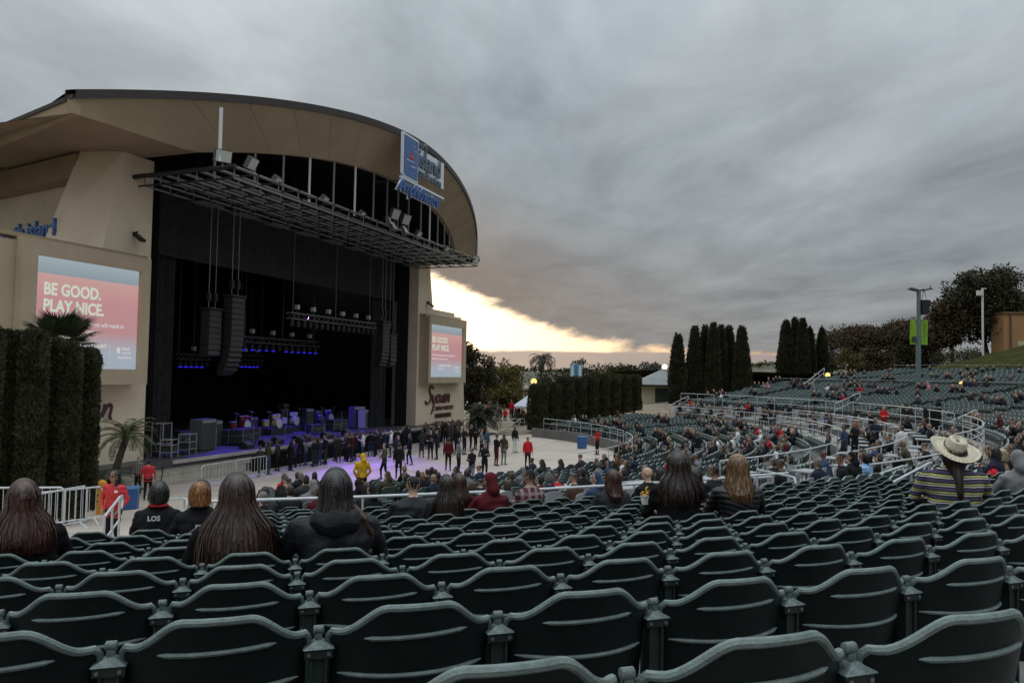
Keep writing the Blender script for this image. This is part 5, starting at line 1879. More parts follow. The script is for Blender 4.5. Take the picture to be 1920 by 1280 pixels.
# straw hat woman
def stripes():
    m = bpy.data.materials.new('striped_knit'); m.use_nodes = True
    nt = m.node_tree; N, K = nt.nodes, nt.links; bs = N['Principled BSDF']; bs.inputs['Roughness'].default_value = 0.95
    bs.inputs['Specular IOR Level'].default_value = 0.1
    t = N.new('ShaderNodeTexCoord'); sp = N.new('ShaderNodeSeparateXYZ'); K.new(t.outputs['Object'], sp.inputs[0])
    nz = N.new('ShaderNodeTexNoise'); nz.inputs['Scale'].default_value = 5
    K.new(t.outputs['Object'], nz.inputs['Vector'])
    ma = N.new('ShaderNodeMath'); ma.operation = 'MULTIPLY_ADD'; ma.inputs[1].default_value = 0.035; K.new(nz.outputs[0], ma.inputs[0]); K.new(sp.outputs[2], ma.inputs[2])
    mb_ = N.new('ShaderNodeMath'); mb_.operation = 'MULTIPLY'; mb_.inputs[1].default_value = 1 / 0.078; K.new(ma.outputs[0], mb_.inputs[0])
    fr = N.new('ShaderNodeMath'); fr.operation = 'FRACT'; K.new(mb_.outputs[0], fr.inputs[0])
    r = N.new('ShaderNodeValToRGB'); r.color_ramp.interpolation = 'CONSTANT'
    cs = [(0.0, (0.56, 0.50, 0.46)), (0.15, (0.028, 0.024, 0.026)), (0.24, (0.46, 0.45, 0.14)), (0.42, (0.025, 0.022, 0.024)), (0.55, (0.085, 0.075, 0.135)), (0.86, (0.028, 0.024, 0.026))]
    e_ = r.color_ramp.elements
    e_[0].position, e_[0].color = cs[0][0], (*cs[0][1], 1); e_[1].position, e_[1].color = cs[-1][0], (*cs[-1][1], 1)
    for p_, c_ in cs[1:-1]:
        q = e_.new(p_); q.color = (*c_, 1)
    K.new(fr.outputs[0], r.inputs[0]); K.new(r.outputs[0], bs.inputs['Base Color'])
    wv = N.new('ShaderNodeTexWave'); wv.inputs['Scale'].default_value = 60; wv.bands_direction = 'X'; K.new(t.outputs['Object'], wv.inputs['Vector'])
    bp = N.new('ShaderNodeBump'); bp.inputs['Strength'].default_value = 0.35; bp.inputs['Distance'].default_value = 0.004
    K.new(wv.outputs['Fac'], bp.inputs['Height']); K.new(bp.outputs[0], bs.inputs['Normal'])
    return m


p = near_person('h_sweater', 'F', 1790, stripes(), 'person in purple, yellow and white striped sweater under a straw hat', H_blackbrown, heads['cap'] + [(1.02, 0, -0.02, 0.075, 0.085), (0.94, 0.005, -0.055, 0.035, 0.085), (0.80, 0.010, -0.085, 0.030, 0.075), (0.72, 0.012, -0.09, 0.012, 0.065)], 420, 0, skin=1, sc=1.13, span=1.7, turn=-0.72)
M_straw = mat('straw', (0.60, 0.54, 0.41), 0.85, var=0.16, scale=30, bump=0.6, bscale=170, spec=0.2)
loc, rz = sit('F', 1790, 0.20)
ht = empty('straw_hat', (loc[0], loc[1], loc[2] + 1.345), rz, 'wide brimmed cream straw hat with dark laced band', 'hat')
ht.rotation_euler = (0.44, 0.24, rz - 0.72)
ht.scale = (1.08, 1.08, 1.08)
V, F = [], []
prof = [(0.004, 0.118), (0.035, 0.112), (0.062, 0.120), (0.082, 0.112), (0.092, 0.085), (0.098, 0.045), (0.102, 0.012), (0.110, 0.0), (0.150, -0.006), (0.190, -0.008), (0.228, 0.004), (0.233, 0.006)]
n = 48
for r, z in prof:
    for k in range(n):
        a = 2 * PI * k / n
        rx, ry = r * 1.0, r * (1.13 if r < 0.11 else 1.0)
        zz_ = z
        if r > 0.11: zz_ += 0.22 * (r - 0.11) * (math.cos(a) ** 2) - 0.10 * (r - 0.11) * (math.sin(a) ** 2)
        if r < 0.05: zz_ -= 0.030 * math.exp(-(math.cos(a) * r / 0.03) ** 2)
        V.append((rx * math.cos(a), ry * math.sin(a), zz_))
for i in range(len(prof) - 1):
    for k in range(n): F.append((i * n + k, i * n + (k + 1) % n, (i + 1) * n + (k + 1) % n, (i + 1) * n + k))
F.append(tuple(range(n)))
b0 = len(V)
V2 = [(x, y, z - 0.006) for x, y, z in V]
F2 = [tuple(i + b0 for i in f_[::-1]) for f_ in F]
F3 = [((len(prof) - 1) * n + k, (len(prof) - 1) * n + (k + 1) % n, b0 + (len(prof) - 1) * n + (k + 1) % n, b0 + (len(prof) - 1) * n + k) for k in range(n)]
MB().add(V + V2, F + F2 + F3).obj('hat_shell', M_straw, ht, True)
band = MB()
for k in range(26):
    a = 2 * PI * k / 26
    c = Matrix.Translation((0.101 * math.cos(a), 0.113 * math.sin(a), 0.030 + 0.004 * (-1) ** k)) @ Matrix.Rotation(a, 4, 'Z') @ Matrix.Rotation(0.5 * (-1) ** k, 4, 'X')
    band.box(-0.004, 0.003, -0.009, 0.009, -0.004, 0.004, 0, c)
band.obj('lacing', mat('hat_lacing', (0.02, 0.014, 0.010), 0.8), ht)
st = MB()
for rr_ in (0.185, 0.20):
    for k in range(64):
        a = 2 * PI * k / 64
        zz_ = -0.004 + 0.22 * (rr_ - 0.11) * math.cos(a) ** 2 - 0.10 * (rr_ - 0.11) * math.sin(a) ** 2
        if k % 2: st.box(-0.0015, 0.0015, -0.007, 0.007, -0.001, 0.0015, 0, Matrix.Translation((rr_ * math.cos(a), rr_ * math.sin(a), zz_ + 0.002)) @ Matrix.Rotation(a, 4, 'Z'))
st.obj('brim_stitching', mat('hat_stitch', (0.33, 0.26, 0.15), 0.9), ht)

near_person('h_grey', 'G', 1915, CLOTH['grey'], 'person in plain grey hooded top at the right picture edge', skin=2, turn=-0.6)
near_person('h_beanie', 'M', 1582, CLOTH['black'], 'person in black hat leaning over beside the black hoodie', hm=mat('black_knit2', (0.010, 0.010, 0.012), 0.95), skin=1, turn=0.5)
near_person('h_hood', 'M', 1602, CLOTH['black'], 'person in black hooded top left of the light blue jacket', skin=2, turn=-0.1, sc=1.02)
near_person('h_maleback', 'M', 1626, CLOTH['lightblue'], 'dark haired person in light blue jacket by the handrail', H_black, heads['cap'] + [(1.03, 0, -0.01, 0.10, 0.10)], 240, 0, skin=1, turn=0.3)
near_person('h_orange', 'J', 1880, CLOTH['tan'], 'pale blond person in camel coat with a red bag at right', H_pale, heads['cap'] + [(1.02, 0, -0.01, 0.11, 0.10)], 300, 0, skin=2, sc=0.97)
near_person('h_woman2', 'K', 1858, plaid('grey_plaid', (0.12, 0.11, 0.10), (0.03, 0.03, 0.03), (0.4, 0.36, 0.3), 6), 'brown haired person with hair up in plaid shirt beside the camel coat', H_brown, heads['cap'] + [(1.05, 0, -0.03, 0.07, 0.11)], 240, 1, skin=2, turn=0.7)
bq, bz_ = sit('J', 1862, 0.05)
bag = empty('handbag', (bq[0], bq[1], bq[2] + 0.62), bz_, 'soft red bag beside the camel coat', 'bag')
mb = MB(); v, f_, _t = ell_prim((0, 0, 0.14), (0.17, 0.10, 0.13), 0, 16, 12); v = v * (1 + 0.05 * np.sin(v[:, :1] * 60)); mb.add(v, f_); mb.obj('bag_body', CLOTH['red'], bag, True)
MB().tube([(-0.1, 0, 0.22), (-0.08, 0, 0.34), (0.08, 0, 0.34), (0.1, 0, 0.22)], 0.012, 6).obj('strap', CLOTH['maroon'], bag, True)

# standing figures one can pick out
def stand_at(key, px, py, top, pants, label, face=None, skin=0, hair=0, sc=1.0, pos=None, group=None):
    P = pos if pos is not None else on_floor(px, py)
    rz = face if face is not None else rnd.uniform(0, 6.28)
    return person(key, P, rz, top, pants, skin, hair, label, group, sc)


FACE_CAM = PI
q = at(212, 985, 16.8)
M_redj = mat('red_windbreaker', (0.50, 0.016, 0.024), 0.55, var=0.15, scale=9, bump=0.35, bscale=30)
p = person('h_usher', (q[0], q[1], floor_z(q[0], q[1])), FACE_CAM - 0.1, M_redj, 'black', 1, 0, 'usher in bright red jacket with dark hair facing the seats at left', None, 1.0)
hair_piece(p, 'hair', [(1.735, 0, 0.0, 0.004, 0.004), (1.72, 0, 0.0, 0.06, 0.06), (1.67, 0, -0.005, 0.10, 0.10), (1.58, 0, -0.01, 0.115, 0.10), (1.48, 0, -0.02, 0.125, 0.085), (1.38, 0, -0.02, 0.13, 0.07)], H_black, 260, 2.2, seed=3)
MB().box(-0.15, -0.075, 0.112, 0.120, 1.28, 1.33).obj('name_badge', M_white, p)
q = at(276, 940, 33.0)
person('h_usher2', (q[0], q[1], floor_z(q[0], q[1])), 0.3, M_redj, 'black', 0, 0, 'second usher in red jacket turned away near the stage wall', None)
q = at(258, 935, 36.0)
person('stand0', (q[0], q[1], floor_z(q[0], q[1])), FACE_CAM, plaid('grey_plaid2', (0.10, 0.10, 0.10), (0.03, 0.03, 0.03), (0.34, 0.3, 0.28), 6), 'black', 2, 4, 'man in grey patterned shirt beside the stage wall', None)
q = at(678, 925, 27.5)
person('stand3', (q[0], q[1], -4.70), 0.35, 'yellow', 'black', 0, mat('yellow_hat', (0.60, 0.34, 0.02), 0.9), 'person in bright yellow hooded top seen from behind', None, 1.02)
spec = [(840, 882, 'maroon', 'black', 'stand0', 'tall person in maroon shirt standing alone on the purple lit floor'), (856, 852, 'black', 'black', 'stand4', 'person in black left of the long black dress on the floor'),
        (870, 852, 'black', 'navy', 'stand1', 'person in long dark clothes on the floor near the far pier'), (882, 844, 'black', 'black', 'stand2', 'person in black cap beside the far pier, hands up'),
        (891, 843, 'charcoal', 'black', 'stand3', 'person in charcoal hood by the dark palm'), (902, 856, 'grey', 'black', 'stand5', 'person in grey top with black trousers right of the dark palm'),
        (912, 856, 'denim', 'denim', 'stand0', 'person in blue top and jeans on the pale floor'), (930, 873, 'black', 'maroon', 'stand6', 'person in black top and red trousers on the floor'),
        (944, 871, 'olive', 'grey', 'stand3', 'person in dark parka and grey trousers on the floor'), (965, 848, 'black', 'white', 'stand0', 'person in white trousers near the low pit wall'),
        (835, 832, 'black', 'black', 'stand1', 'person in black on the ramp by the far pier'), (850, 826, 'white', 'black', 'stand0', 'person in white top on the ramp by the far pier'),
        (821, 828, 'white', 'denim', 'stand0', 'person in pale top at the foot of the far pier'), (808, 836, 'black', 'black', 'stand2', 'person in black at the foot of the far pier'),
        (768, 871, 'black', 'black', 'stand5', 'person in black at the edge of the crowd, right side'), (744, 876, 'navy', 'denim', 'stand3', 'person in dark top and blue jeans at the crowd edge'),
        (819, 861, 'navy', 'black', 'stand4', 'person with bright top print right of the crowd'), (807, 861, 'black', 'black', 'stand6', 'person in beanie right of the crowd'), (790, 858, 'charcoal', 'charcoal', 'stand1', 'person in charcoal clothes at the right end of the crowd'),
        (720, 899, 'olive', 'black', 'stand5', 'bald man in olive jacket below the purple floor'), (747, 897, 'black', 'black', 'stand0', 'dark haired man in black jacket below the purple floor'),
        (859, 886, 'grey', 'black', 'stand1', 'woman in grey top walking between the seats and floor'), (884, 910, 'black', 'grey', 'stand2', 'person in black vest with white sleeves and checked trousers'),
        (908, 897, 'black', 'black', 'stand4', 'dark haired person in black coat at the floor edge'), (989, 878, 'red', 'black', 'stand0', 'person in red jacket at the floor edge stairs')]
for px, py, a, b, k, lab in spec:
    stand_at(k, px, py, a, b, lab, None, rnd.randrange(3), rnd.randrange(3))
# people in the boxes one can pick out
for px, py, Y, a, b, k, lab, fc in ((1641, 868, 36, 'navy', 'black', 'h_guard', 'man in dark navy jacket standing with folded arms in the boxes', PI), (1691, 890, 31, 'white', 'black', 'stand0', 'man in pale blue white shirt seen from behind in the boxes', 0.2),
                                (1657, 806, 44, 'red', 'black', 'stand1', 'usher in red top at the tan retaining wall', PI), (1552, 868, 34, 'charcoal', 'black', 'stand3', 'grey figure walking through the boxes', 1.2),
                                (1583, 880, 31, 'denim', 'charcoal', 'stand5', 'figure in grey blue walking behind the black hoodie', 1.5), (1603, 862, 33, 'black', 'black', 'stand4', 'figure in black coat standing beside the grey chairs', 2.0),
                                (1160, 880, 40, 'black', 'black', 'stand0', 'person in black standing on the lower tier', 2.6), (1120, 846, 50, 'red', 'black', 'stand1', 'person in red top by the pit wall steps', 2.0),
                                (958, 812, 74, 'red', 'black', 'h_usher2', 'person in red jacket seated at the ramp top beside the far hedge', 2.8)):
    q = at(px, py, Y)
    rr_ = math.hypot(q[0] - BC[0], q[1] - BC[1])
    z = -3.52 if rr_ > 33.2 and rr_ < 35.6 else (-3.18 if 35.6 <= rr_ < 38 else (-4.75 + 0.068 * (rr_ - 22.8) if rr_ <= 33.2 else q[2]))
    if rr_ < 22.5: z = floor_z(q[0], q[1])
    person(k, (q[0], q[1], z), fc, a, b, rnd.randrange(3), rnd.randrange(3), lab)

# the crowd pressed along the stage front
count = 0
spots = []
for k in range(400):
    s = rnd.uniform(4.5, 30); pm = 3.0 + (2.4 if s > 11 else 1.4)
    p_ = rnd.uniform(2.9, pm + (1.5 if 14 < s < 27 else 0))
    if all((s - a) ** 2 + (p_ - b) ** 2 > 0.50 ** 2 for a, b in spots): spots.append((s, p_))
    if len(spots) >= 68: break
for s, p_ in spots:
    q = SF(s, p_, 0)
    a = rp(DARKS)
    third = 'near' if s < 12 else ('middle' if s < 21 else 'far')
    stand_at(f'stand{rnd.randrange(8)}', 0, 0, a, rp(['black', 'denim', 'charcoal', 'black', 'navy']), f'person in {cname(a)} top in the {third} stage front crowd', STAGE_ROT + rnd.gauss(0, 0.7), rnd.randrange(4), rp([0, 0, 1, 1, 2]), 0.94 + 0.1 * rnd.random(), (q[0], q[1], floor_z(q[0], q[1])), 'crowd at the stage front')
    count += 1

# seated people: near lower seats and boxes first, then the far tiers
def seated_far(d, x, y, z, rz, tier, key=None):
    a = rp(FARS)
    person(key or f'seat{rnd.randrange(8)}', (x, y, z), rz, a, rp(['black', 'denim', 'charcoal', 'black']), rnd.randrange(4), rp([0, 0, 1, 0, 1, 2, 3, 4]), f'person in {cname(a)} clothes seated in the {tier}', f'people seated in the {tier}', 0.95 + 0.08 * rnd.random())


used = 0
low_seats = [n_ for n_ in near_i if n_[1] < 37.5] + [n_ for n_ in seats_far if n_[1] < 33.5 and n_[0] < 46]
rnd.shuffle(low_seats)
for d, r, f, z, qx in low_seats[:120]:
    if 480 < qx < 1500:
        x, y, _ = ring(r - 0.18, f); seated_far(d, x, y, z, f + PI / 2 + rnd.gauss(0, 0.2), 'lower seats'); used += 1
rnd.shuffle(box_people)
for d, x, y, z, rz_, qx in [b for b in box_people if 900 < b[5] < 1900][:58]:
    seated_far(d, x, y, z - 0.03, rz_, 'terrace boxes'); used += 1
mid_far = [n_ for n_ in seats_far if n_[1] > 38 and n_[1] < 52]
low_far = [n_ for n_ in seats_far if n_[1] < 33.5 and n_[0] >= 46]
upp_far = [n_ for n_ in seats_far if n_[1] > 55]
crowd_far = []


def clusters(seats, k, n, tier, indiv):
    """small parties sitting together"""
    if not seats: return
    for _ in range(k):
        d, r, f, z, qx = rp(seats)
        grp = sorted(seats, key=lambda t: (t[1] - r) ** 2 * 1.6 + ((t[2] - f) * r) ** 2)[:rnd.randint(2, n)]
        for g_ in grp:
            if rnd.random() < 0.28: continue
            x, y, _ = ring(g_[1] - 0.18, g_[2])
            if indiv: seated_far(g_[0], x, y, g_[3], g_[2] + PI / 2 + rnd.gauss(0, 0.25), tier)
            else: crowd_far.append((x, y, g_[3], g_[2] + PI / 2 + rnd.gauss(0, 0.3), 0.95 + 0.08 * rnd.random()))


clusters(low_far, 11, 4, 'far lower seats', True)
clusters(mid_far, 12, 5, 'far middle tier', True)
clusters(mid_far, 30, 5, 'far middle tier', False)
clusters(low_far, 26, 4, 'far lower seats', False)
clusters(upp_far, 34, 4, 'upper tier', False)

# far crowd as one mass, three coarse figures in mixed clothes
def tri_arrays(me):
    me.calc_loop_triangles()
    V = np.empty(len(me.vertices) * 3); me.vertices.foreach_get('co', V)
    T = np.empty(len(me.loop_triangles) * 3, np.int32); me.loop_triangles.foreach_get('vertices', T)
    M_ = np.array([me.polygons[t.polygon_index].material_index for t in me.loop_triangles])
    return V.reshape(-1, 3), T.reshape(-1, 3), M_


tri = [tri_arrays(BAKED[f'far{i}']) for i in range(3)]
tops = ['black', 'charcoal', 'black', 'maroon', 'red', 'grey', 'white', 'navy', 'pink', 'black']
cm = [CLOTH[c] for c in tops] + [CLOTH['black'], CLOTH['denim'], SKINS[0], SKINS[1], HAIRS[0], HAIRS[2], SHOES]
Vs, Ts, Ms, b = [], [], [], 0
for x, y, z, rz_, sc in crowd_far:
    V, T, M_ = tri[rnd.randrange(3)]
    c, s = math.cos(rz_), math.sin(rz_)
    Vs.append(np.stack([(V[:, 0] * c - V[:, 1] * s) * sc + x, (V[:, 0] * s + V[:, 1] * c) * sc + y, V[:, 2] * sc + z], -1))
    Ts.append(T + b); b += len(V)
    lut = np.array([rnd.choice([0, 1, 2, 0, 1, 2, 0, 2, 9, 9, 7, rnd.randrange(10)]), rnd.choice([10, 10, 11]), rnd.choice([12, 13]), rnd.choice([14, 14, 15]), 16, 12])
    Ms.append(lut[M_])
me = bpy.data.meshes.new('far_crowd')
V, T = np.concatenate(Vs), np.concatenate(Ts)
me.vertices.add(len(V)); me.vertices.foreach_set('co', V.astype(np.float32).ravel())
me.loops.add(T.size); me.loops.foreach_set('vertex_index', T.ravel().astype(np.int32))
me.polygons.add(len(T)); me.polygons.foreach_set('loop_start', np.arange(0, T.size, 3, dtype=np.int32)); me.polygons.foreach_set('loop_total', np.full(len(T), 3, np.int32))
me.polygons.foreach_set('material_index', np.concatenate(Ms).astype(np.int32))
for m in cm: me.materials.append(m)
me.update(calc_edges=True)
tag(link('far_crowd', me), 'scattered people seated across the far tiers', 'crowd', kind='stuff')
# people on the plaza behind the far stage corner
pl = []
for k in range(34):
    Y = rnd.uniform(84, 108)
    px = rnd.uniform(885, 1000)
    q = at(px, 700, Y)
    a = 'red' if k % 6 == 0 else rp(DARKS)
    person(f'stand{rnd.randrange(8)}', (q[0], q[1], -5.55), rnd.uniform(0, 6.28), a, rp(['black', 'denim', 'charcoal']), rnd.randrange(4), rnd.randrange(4), f'person in {cname(a)} top on the plaza behind the far stage corner', 'people on the plaza')

# ------------------------------------------------------------------ foliage
def unit(v): return v / np.maximum(np.linalg.norm(v, axis=-1, keepdims=True), 1e-9)


def leaf_quads(P, D, w, l, rg, fold=0.0):
    """leaf blades at P pointing along D: rhombus quads"""
    k = len(P)
    D = unit(D)
    S = unit(np.cross(D, rg.normal(size=(k, 3))))
    w = w * (0.7 + 0.6 * rg.random((k, 1))); l = l * (0.7 + 0.6 * rg.random((k, 1)))
    return np.stack([P, P + D * l * 0.5 + S * w / 2, P + D * l, P + D * l * 0.5 - S * w / 2], 1)


def lumps(A, Z, rg, n=7):
    """smooth irregularity over azimuth and height"""
    out = np.zeros_like(A)
    for _ in range(n):
        out += rg.uniform(0.3, 1) * np.sin(A * rg.integers(1, 5) + Z * rg.uniform(1, 7) + rg.uniform(0, 6.3))
    return out / n


M_bark = mat('bark', (0.06, 0.045, 0.034), 0.95, var=0.35, scale=3, bump=0.6, bscale=12)
M_cyp = mat('cypress_leaf', (0.040, 0.041, 0.022), 0.8, var=0.35, scale=0.9, island=0.5, spec=0.2)
M_cyp2 = mat('hedge_leaf', (0.052, 0.052, 0.027), 0.8, var=0.6, scale=1.6, island=0.55, spec=0.2)
M_core = mat('foliage_shade', (0.008, 0.009, 0.005), 0.95)  # near black: shade between the leaves put into the colour


def cypress(name, label, base, h, rad, seed, n=3600, prof='spire', m=None, leaf=0.30, group=None, parts=True):
    rg = np.random.default_rng(seed)
    e = empty(name, base, 0, label, 'tree' if name != 'clipped_hedge' else 'hedge', group)
    def R(t, a):
        if prof == 'spire': b = np.where(t < 0.12, 0.72 + 2.3 * t, np.where(t < 0.45, 1.0, np.maximum(0.0, 1 - (t - 0.45) / 0.55) ** 0.62))
        elif prof == 'blunt': b = np.where(t < 0.1, 0.85 + 1.5 * t, np.where(t < 0.30, 1.0, (1.0 - 0.74 * (np.maximum(0, t - 0.30) / 0.70) ** 1.2) * np.sqrt(np.maximum(0, 1 - (np.maximum(0, t - 0.84) / 0.165) ** 3))))
        else: b = np.where(t < 0.90, 1.0 - 0.06 * t, 0.95 * np.sqrt(np.maximum(0, 1 - (np.maximum(0, t - 0.90) / 0.105) ** 2)))
        return rad * b
    lump_seed = np.random.default_rng(seed + 1)
    co = [(lump_seed.uniform(0.3, 1), lump_seed.integers(1, 5), lump_seed.uniform(0.5, 4) / rad * 0.5, lump_seed.uniform(0, 6.3)) for _ in range(9)]
    def bump(a, z): return sum(c * np.sin(a * k + z * w + f) for c, k, w, f in co) / 9
    t = rg.random(n * 2); keep = rg.random(n * 2) < np.clip(R(t, 0) / rad + 0.15, 0, 1)
    t = t[keep][:n]; a = rg.uniform(0, 2 * PI, len(t)); z = t * h
    r = (R(t, a) + 0.03) * (1 + (0.30 if prof == 'flat' else 0.20) * bump(a, z)) * (0.84 + 0.20 * rg.random(len(t)) ** 0.5)
    P = np.stack([r * np.cos(a), r * np.sin(a), z], -1)
    D = np.stack([np.cos(a) * 0.55, np.sin(a) * 0.55, np.full(len(t), 1.0)], -1) + rg.normal(0, 0.32, (len(t), 3))
    Q = leaf_quads(P, D, leaf * 0.34, leaf, rg)
    # feathery tip
    if prof == 'spire':
        k = 60
        tz = h * (0.9 + 0.13 * rg.random(k)); ta = rg.uniform(0, 6.28, k)
        P2 = np.stack([0.05 * np.cos(ta), 0.05 * np.sin(ta), tz], -1)
        Q = np.concatenate([Q, leaf_quads(P2, np.stack([0.15 * np.cos(ta), 0.15 * np.sin(ta), np.ones(k)], -1), leaf * 0.3, leaf, rg)])
    link('crown', quad_mesh('crown', Q.reshape(-1, 3), len(Q), m or M_cyp), e)
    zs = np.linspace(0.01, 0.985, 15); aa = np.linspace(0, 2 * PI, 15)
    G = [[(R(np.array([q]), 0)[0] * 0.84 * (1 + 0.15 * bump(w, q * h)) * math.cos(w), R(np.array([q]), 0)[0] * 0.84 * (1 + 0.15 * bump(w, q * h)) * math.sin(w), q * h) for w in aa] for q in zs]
    MB().grid(G).obj('inner_shade_core', M_core, e, True)  # added dark shell that blocks light and stands for shade inside the crown
    MB().tube([(0, 0, -0.4), (0, 0, h * 0.3)], [0.16, 0.1], 7).obj('trunk', M_bark, e)
    return e


# clipped hedge columns at the left edge
hx = [(-22, 23.2, 610, 48), (24, 24.0, 616, 46), (66, 24.5, 622, 44), (103, 25.2, 634, 42), (133, 25.8, 645, 34), (163, 26.5, 648, 44)]
names = ['leftmost column of the tall dark clipped hedge, cut by the picture edge', 'second column of the tall left hedge', 'third column of the tall left hedge', 'fourth column of the tall left hedge', 'narrow fifth column of the tall left hedge', 'rightmost column of the tall left hedge beside the small palm']
for i, (px, Y, ty, w) in enumerate(hx):
    Y += 0.7 * (i % 2)
    a = at(px, ty + 7 * (i % 2), Y); zb = -5.1
    cypress('clipped_hedge', names[i], (a[0], a[1], zb), a[2] - zb, w / FPX * Y * (0.43 + 0.03 * (i % 2)), 50 + i, 13000, 'flat', M_cyp2, 0.17, 'tall hedge columns at left')
# hedge columns along the far end of the lower seats
P0, P1 = np.array((2.4, 68.5)), np.array((12.7, 79.5))
for i in range(9):
    q = P0 + (P1 - P0) * (i / 8)
    px = proj((q[0], q[1], -3))[0]
    zb = -5.0 + 1.4 * i / 8
    ty = 721 - 16 * min(1, i / 3) + 3 * math.sin(i * 2.3)
    zt = at(px, ty, q[1])[2]
    cypress('clipped_hedge', f'dark clipped hedge column beyond the lower seats, {ORD[i]} from the stage', (q[0], q[1], zb), zt - zb, 0.80 - 0.014 * i, 80 + i, 5200, 'flat', M_cyp2, 0.22, 'hedge columns beyond the lower seats')
# Italian cypresses
cy = [(1271, 628, 752, 31, 'lone cypress left of the first tall clump'), (1303, 614, 752, 33, 'leftmost cypress of the first tall clump'), (1322, 612, 752, 24, 'second cypress of the first tall clump'), (1338, 607, 750, 27, 'third and tallest cypress of the first clump'),
      (1352, 612, 749, 24, 'fourth cypress of the first clump'), (1367, 613, 747, 29, 'fifth cypress of the first clump'), (1391, 614, 745, 33, 'rightmost cypress of the first clump'),
      (1474, 602, 722, 33, 'broad leftmost cypress of the second clump'), (1491, 597, 720, 24, 'middle cypress of the second clump'), (1505, 599, 718, 26, 'right cypress of the second clump'), (1519, 617, 716, 18, 'slim cypress right of the second clump'), (1541, 617, 714, 21, 'slim pointed cypress standing apart at the right')]
for i, (px, ty, by, w, lab) in enumerate(cy):
    Y = 92 + (i % 3) * 1.3 if i < 7 else 104 + (i % 3) * 1.2
    a, b = at(px, ty, Y), at(px, by + 6, Y)
    cypress('cypress_tree', lab, (a[0], a[1], b[2]), a[2] - b[2], w / FPX * Y * 0.45, 120 + i, 5200, 'spire' if w < 22 else 'blunt', M_cyp, 0.42, 'tall cypresses')


def tree(name, label, base, h, rx, m, seed, kind='round', clumps=60, per=60, leaf=0.30, trunk_h=0.3, lean=0.0, bare=0.0, rz=None, group=None):
    """trunk, limbs that end in leaf clumps; crown outline uneven with gaps"""
    rg = np.random.default_rng(seed)
    e = empty(name, base, 0, label, 'tree', group)
    rz = rz if rz is not None else h * (1 - trunk_h) / 2
    cz = h - rz
    C = []
    while len(C) < clumps:
        p = rg.uniform(-1, 1, 3)
        q = np.linalg.norm(p)
        if q > 1 or q < 0.30: continue
        if kind == 'flat': p[2] = abs(p[2]) ** 0.7 * 0.9 - 0.35 * q ** 2
        C.append(p)
    C = np.array(C) * np.array([rx, rx, rz]) * (0.85 + 0.3 * rg.random((clumps, 1))) + np.array([lean, 0, cz])
    mb = MB()
    top = np.array([lean * 0.5, 0, cz - rz * 0.35])
    tp = np.array([[0, 0, -0.5], [0.03 * h * rg.normal() * 0.3, 0, h * trunk_h * 0.5], [lean * 0.3, 0.02 * h * rg.normal(), h * trunk_h], top])
    tr = 0.026 * h
    mb.tube(tp, [tr * 1.25, tr, tr * 0.85, tr * 0.6], 8)
    trunk = mb.obj('trunk', M_bark, e, True)
    mb = MB()
    for c in C:
        s = tp[2] + (top - tp[2]) * rg.random()
        mid = s + (c - s) * 0.5 + rg.normal(0, 0.05 * h, 3) * 0.5
        mb.tube([s, mid, c], [tr * 0.36, tr * 0.2, tr * 0.06], 5, cap=False)
        if bare:
            for _ in range(7):
                d = rg.normal(0, 1, 3); d[2] = abs(d[2]) * 0.7 + 0.2
                d = d / np.linalg.norm(d) * rg.uniform(0.5, 1.3) * bare
                k = mid + (c - mid) * rg.random()
                mb.tube([k, k + d * 0.5 + rg.normal(0, 0.08, 3), k + d], [0.03, 0.02, 0.008], 4, cap=False)
    mb.obj('limbs', M_bark, e)
    Ps, Ds = [], []
    for c in C:
        rc = rx * rg.uniform(0.16, 0.30)
        k = int(per * rg.uniform(0.6, 1.3))
        d = unit(rg.normal(size=(k, 3)))
        rr_ = rc * rg.random((k, 1)) ** 0.45
        sq = np.array([1.15, 1.15, 0.55 if kind == 'flat' else 0.85])
        Ps.append(c + d * rr_ * sq)
        Ds.append(d + rg.normal(0, 0.7, (k, 3)) + np.array([0, 0, -0.1]))
    P, D = np.concatenate(Ps), np.concatenate(Ds)
    Q = leaf_quads(P, D, leaf * 0.55, leaf, rg)
    link('crown', quad_mesh('crown', Q.reshape(-1, 3), len(Q), m), e)
    return e


M_oak = mat('olive_leaf', (0.050, 0.047, 0.020), 0.8, var=0.35, scale=0.4, island=0.5, spec=0.2)
M_dkleaf = mat('dark_leaf', (0.046, 0.040, 0.020), 0.7, var=0.35, scale=0.5, island=0.5, spec=0.25)
M_brleaf = mat('brown_leaf', (0.075, 0.052, 0.030), 0.85, var=0.35, scale=0.4, island=0.5, spec=0.15)
M_yleaf = mat('yellow_green_leaf', (0.11, 0.092, 0.026), 0.8, var=0.35, scale=0.4, island=0.5, spec=0.2)


def tree_px(name, label, px, ty, by, w, Y, m, seed, **kw):
    a, b = at(px, ty, Y), at(px, by, Y)
    return tree(name, label, (b[0], Y, b[2]), a[2] - b[2], w / FPX * Y / 2, m, seed, **kw)


